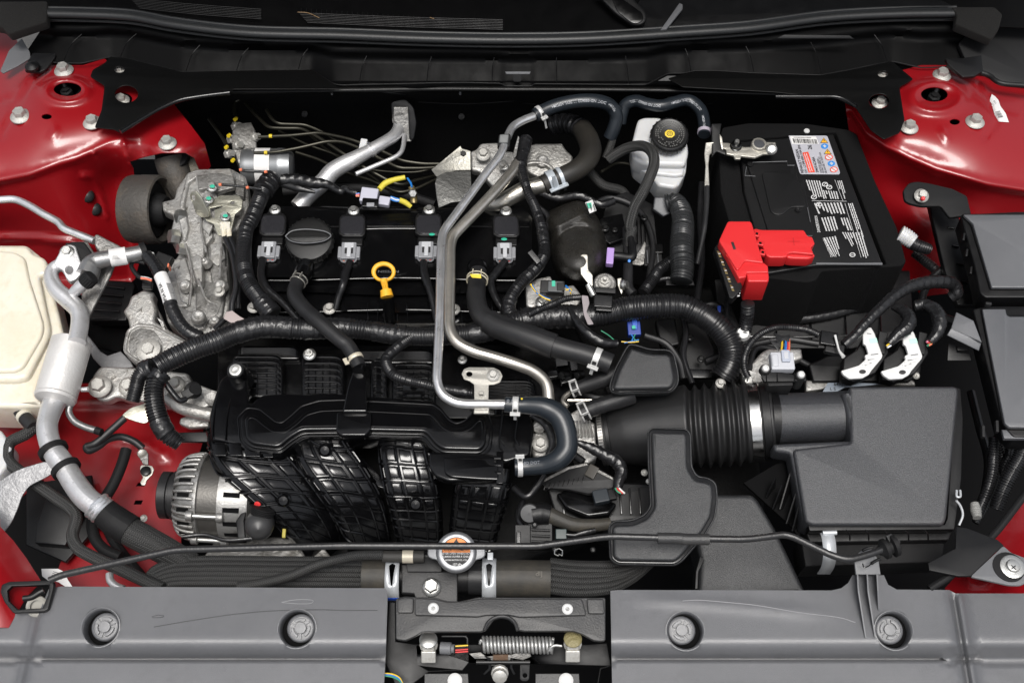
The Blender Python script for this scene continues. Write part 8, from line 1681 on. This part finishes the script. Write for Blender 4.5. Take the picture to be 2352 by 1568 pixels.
cable('olive metal line curving behind the brake reservoir', '1380 395 1420 375 1470 385 1510 410 1560 430', [-.0, -.02], 3.5, LINE, name='brake_line', cat='brake line')
cable('flat wrinkled black sleeve behind the oily pump', '1235 440 1280 455 1330 450 1380 470 1410 462', [.02, .01], 9, LEAD, name='sleeve', cat='sleeve', wr=.15)
cable('black lead below the flat wrinkled sleeve', '1230 470 1260 500 1250 540 1240 600', [.01, .0], 7, LEAD)
cable('braided sleeve disappearing below the printed hoses', '1355 395 1385 425 1430 440 1450 480', [-.02, -.04], 11, BRAID, name='braided_hose', cat='hose')
ct = thing('relay_block', 'small glossy black relay block between loom and battery', 'relay', (1500, 600, -.04))
box('relay_body', Plane(1500, 590, -.03, 12), 1500, 588, 44, 50, 30, BLK, ct, bev=3); box('relay_body', Plane(1500, 590, -.025, 12), 1510, 570, 26, 24, 30, GLOSS, ct, bev=2)
for k in range(3): tube('relay_rib', D(f'{1486+k*12} 575 {1488+k*12} 605'), -.026, 1.2, MGREY, ct, seg=6)
plate('loom_seat', Plane(1565, 650, -.01, 12), D('1528 636 1590 636 1596 655 1530 655'), 10, BLK, None, bev=2, tag=('flat black seat at the foot of the upright corrugated hose', 'bracket'))
plate('silver_stay', Plane(1470, 590, -.03, 20), CE('1990 250 2060 150 2090 90 2100 110 2090 200 2120 240 2060 262'), 5, CASTD, None, bev=1.5, rc=3, tag=('curved metal stay behind the lilac connector', 'stay'))
# between battery and looms
for i, (lab, pts, zz, r) in enumerate((('rising beside the battery left side', '1600 700 1612 600 1608 500 1612 420', [-.06, -.02], 8), ('low under the red terminal cover', '1580 720 1640 700 1680 740 1690 800', [-.08, -.06], 9), ('crossing below the battery front', '1700 720 1800 735 1900 725 1990 700', [-.10], 10), ('lying behind the airflow plug', '1620 830 1700 800 1800 780 1880 790', [-.07], 8))):
    cable('dim black cable ' + lab, pts, zz, r, RUB if i % 2 else LEAD, wr=.08 if i % 2 == 0 else 0)
tr = thing('battery_tray', 'black battery tray wall in front of the battery', 'tray', (1850, 760, -.1))
plate('tray_wall', Plane(1850, 740, -.11, 12), D('1640 640 2090 620 2100 760 1960 800 1660 800'), 16, BLK, tr, bev=3, rc=6)
for x in (1700, 1780, 1860, 1940, 2020): tube('tray_rib', D(f'{x} 690 {x+4} 780'), -.105, 2.2, GLOSS, tr, seg=6)
tube('tray_edge', D('1660 770 1800 774 1960 770'), -.10, 2.5, GLOSS, tr, seg=6)
plate('blue_tab', Plane(1652, 712, -.03, 10), D('1648 702 1656 702 1656 716 1648 716'), 4, BLUEP, None, bev=.8, tag=('tiny blue tab in the gap left of the red terminal cover', 'tab'))
# throttle region and centre right
for i, (lab, pts, zz, r, m) in enumerate((('dipping below the throttle actuator', '1180 1120 1210 1140 1230 1120 1250 1090', [-.06, -.05], 8, LEAD), ('under the small resonator', '1330 900 1380 915 1430 905 1480 915', [-.05], 10, RUB), ('between manifold and purge valve', '1200 1150 1190 1190 1210 1220', [-.08], 7, LEAD), ('passing under the fat curved hose', '1240 950 1260 990 1300 1030 1340 1060', [-.05], 9, LEAD))):
    cable('black lead ' + lab, pts, zz, r, m)
tb2 = thing('lower_housing', 'dark ribbed housing below the throttle actuator', 'housing', (1400, 1160, -.1))
plate('housing_body', Plane(1400, 1150, -.09, 14), D('1250 1100 1500 1110 1490 1190 1400 1200 1280 1195'), 30, BLK, tb2, bev=5, rc=8)
for k in range(9): plate('housing_rib', Plane(1400, 1150, -.085, 14), [(1290 + k * 22, 1120), (1294 + k * 22, 1120), (1298 + k * 22, 1180), (1294 + k * 22, 1180)], 8, GLOSS, tb2, bev=1)
for x, y in ((1490, 1105), (1305, 1240), (1275, 1262), (1362, 1262)): bolt(tb2, x, y, -.05, 7, 30, m=ZINC if x > 1400 else PULL)
dl = thing('drain_clip', 'tiny yellowed metal clip under the prop rod near the purge valve', 'clip', (1312, 1262, -.03))
edge_line(dl, Plane(1312, 1262, -.03, 10), CH('1470 650 1500 640 1525 655 1522 690 1500 680 1495 690 1470 680'), 1.4, .001, ZINC, 'wire_loop', rc=1)
mc = thing('map_connector', 'black connector group above the manifold right end', 'connector', (1290, 850, -.02))
for x, y, w_, h_ in ((1290, 830, 30, 22), (1318, 838, 18, 26), (1270, 858, 22, 18), (1300, 872, 26, 14), (1335, 822, 20, 16)): box('connector_body', Plane(x, y, -.03, 14), x, y, w_, h_, 16, BLK if (x + y) % 2 else GLOSS, mc, bev=2, rot=(x % 7) * 3)
for x, y in ((1290, 862), (1326, 862)): lathe('silver_port', (x, y, -.02), Vector((-.6, -.5, .5)), [(8, -6), (8, 3), (5, 4), (.001, 3)], PULL, mc, seg=16)
# firewall details
fp = thing('firewall_pad', 'black insulation pad with faint seams on the dark firewall', 'pad', (1200, 260, .0))
for i, (x0, x1) in enumerate(((560, 820), (960, 1180), (1200, 1330), (1460, 1640))): tube('pad_seam', D(f'{x0} {232 + i*3} {(x0+x1)/2} {236+i*3} {x1} {230+i*3}'), [fw_z(x0, 235) + .004], 1.6, BLK, fp, seg=6, step=14)
for x, y in ((700, 262), (1060, 268), (1270, 250), (1540, 225), (1390, 232)): lathe('pad_stud', (x, y, fw_z(x, y) + .004), Vector((0, -.6, .6)), [(8, 0), (7, 3), (.001, 4)], BLK, fp, seg=14)
for x in (762, 1057): box('cable_clip', Plane(x, 211, .04, 30), x, 210, 5, 16, 5, MGREY, fp, bev=1)
cable('tangle of thin dark line below the firewall pipe', '640 300 700 330 780 360 860 410 900 440', [-.04, -.06], 3, LINE, name='brake_line', cat='brake line'); cable('thin dark line passing behind the grey plug', '700 300 760 350 830 385 960 395 1010 380', [-.05], 3, LINE, name='brake_line', cat='brake line')
cable('soft black hose low behind the valve cover', '650 440 760 430 900 440 1000 470', [-.07], 12, MATTE, name='hose', cat='hose')
# behind right fuse boxes
for i, (pts, z, r) in enumerate((('2190 600 2140 640 2120 690 2150 720 2200 740', [-.02, -.05], 9), ('2100 580 2150 620 2190 660 2230 700', [-.04], 12), ('2230 900 2250 980 2270 1060 2260 1150', [-.09], 10), ('2290 1000 2300 1060 2270 1150 2240 1200', [-.04, -.08], 9))):
    cable(('black cable behind the long taped harness', 'corrugated cable under the upper fuse box', 'dim cable deep beside the air filter box', 'glossy cable under the lower fuse box')[i], pts, z, r, CORR, corr=(6, .13) if i % 2 else None, seg=14)
sb = thing('fuse_box_support', 'black ribbed support wall left of the upper fuse box', 'support', (2180, 560, -.0))
plate('support_wall', Plane(2180, 560, .0, 10), D('2130 450 2190 450 2240 640 2250 700 2200 700 2170 620'), 20, BLK, sb, bev=3, rc=4)
for k in range(5): box('support_rib', Plane(2190, 560, .003, 10), 2176 + k * 10, 480 + k * 42, 16, 4, 6, GLOSS, sb, rot=-14, bev=.8)
# lower left
cable('dark hose deep beside the red rail', '120 1010 150 1080 220 1150 260 1240 330 1330', [-.12], 12, MATTE, name='hose', cat='hose')
rw2 = thing('rail_brace', 'black box section brace behind the braided hoses at the left', 'brace', (160, 1180, -.16)); plate('brace_body', Plane(160, 1180, -.14, 5), D('60 1110 210 1090 230 1200 150 1290 60 1250'), 12, BLK, rw2, bev=3)
for x, y in ((360, 1215),): cable('small wire under the prop rod beside the alternator', '420 1232 470 1228 520 1240 580 1236', [-.06], 5, LEAD)
# tiny plugs around the cast cover
pk = thing('cam_sensor_plug', 'black sensor plug with orange dab beside the cast cover', 'connector', (385, 595, .02))
box('plug_body', Plane(385, 590, .036, 12), *CD('1110 230')[0], 40, 42, 22, BLK, pk, rot=-22, bev=3); box('plug_window', Plane(385, 590, .038, 12), *CD('1025 185')[0], 20, 16, 14, WHT, pk, rot=-8, bev=2); box('window_hole', Plane(385, 590, .0386, 12), *CD('1028 188')[0], 12, 9, 14, INK, pk, rot=-8, bev=1); box('orange_dab', Plane(385, 590, .0365, 12), *CD('1158 258')[0], 3, 9, 22, WO, pk, bev=.3)
tube('wire_loop', CD('990 240 920 235 905 260 930 310 970 345 1040 360'), .03, 5, LEAD, pk, seg=10); 
for mm, o_ in ((WR, 0), (WO, 5), (WW, -5)): tube('wire', [(x, y + o_ / 3) for x, y in CD('970 345 1010 350 1045 362')], .032, 2, mm, pk, seg=6)
box('lower_plug', Plane(335, 650, .01, 15), *CD('1010 390')[0], 22, 18, 16, BLK, pk, bev=2)
w1 = tube('spark_wire', CA('1655 1172 1700 1180 1770 1182 1830 1184'), .04, 3.5, LEAD, seg=8, tag=('thin black wire with orange ends above the cast cover', 'wire')); w2 = tube('spark_wire', CA('1515 1272 1600 1280 1700 1290 1800 1305'), .04, 3.2, LEAD, seg=8, tag=('second thin wire with orange ends on the cast cover', 'wire'))
for (x, y), pr in ((CA('1660 1170')[0], w1), (CA('1832 1184')[0], w1), (CA('1518 1272')[0], w2), (CA('1706 1292')[0], w2)): lathe('orange_end', (x, y, .042), Vector((1, 0, .2)), [(3.5, -3), (3.5, 3)], WO, pr, seg=8)
# gap between thick loom, battery and bellows
gp = thing('gap_bracket', 'black folded bracket between the thick loom and the bellows', 'bracket', (1600, 800, -.08))
plate('bracket_wall', Plane(1600, 800, -.07, 14), D('1572 742 1612 740 1640 800 1644 868 1560 866 1560 800'), 14, BLK, gp, bev=2.5, rc=4)
plate('bracket_lip', Plane(1600, 850, -.055, 14), D('1556 846 1646 848 1646 868 1556 866'), 8, GLOSS, gp, bev=1.5)
for x, y in ((1585, 775), (1610, 825), (1700, 880)): bolt(gp, x, y, -.05, 9, 12, m=PULL)
for i, (pts, z, r, m, lab) in enumerate((('1560 700 1575 760 1570 820 1590 880', [-.03, -.06], 7, LEAD, 'black lead dropping inside the bend of the thick loom'), ('1480 770 1530 790 1560 830 1570 870', [-.03, -.05], 8, RUB, 'smooth cable behind the small resonator box'), ('1690 640 1670 700 1680 780 1720 830', [-.04, -.06], 6, LEAD, 'thin lead behind the conduit of the red cover'), ('1720 850 1740 800 1800 810 1860 840', [-.02, -.04], 7, RUB, 'smooth cable behind the airflow plug'), ('1480 700 1500 650 1540 640 1580 655', [-.01], 6, LEAD, 'thin lead above the thick loom by the hose seat'))):
    cable(lab, pts, z, r, m)
plate('solenoid_body', Plane(1545, 760, -.05, 14), D('1505 735 1550 728 1562 790 1520 800'), 26, BLK, None, bev=4, rc=5, tag=('dark solenoid body inside the bend of the thick loom', 'solenoid'))
# bolts and tabs that catch the light low in the bay
for i, (x, y, z, r) in enumerate(((1255, 1118, -.08, 9), (1480, 1085, -.03, 8), (1228, 1205, -.03, 7), (330, 1190, -.12, 9), (1560, 640, .0, 7), (620, 412, -.03, 8))):
    b = bolt(None, x, y, z, r, 15, m=BOLTM if i % 2 else PULL, name='loose_looking_bolt' if 0 else 'flange_bolt'); tagit(b, ('small bolt left of the purge valve', 'small bright bolt beside the neck of the flask resonator', 'tiny dark bolt behind the round grey valve cap', 'small bolt low on the red rail', 'tiny dark bolt at the foot of the upright hose', 'small bolt behind the top of the left loom')[i], 'bolt')
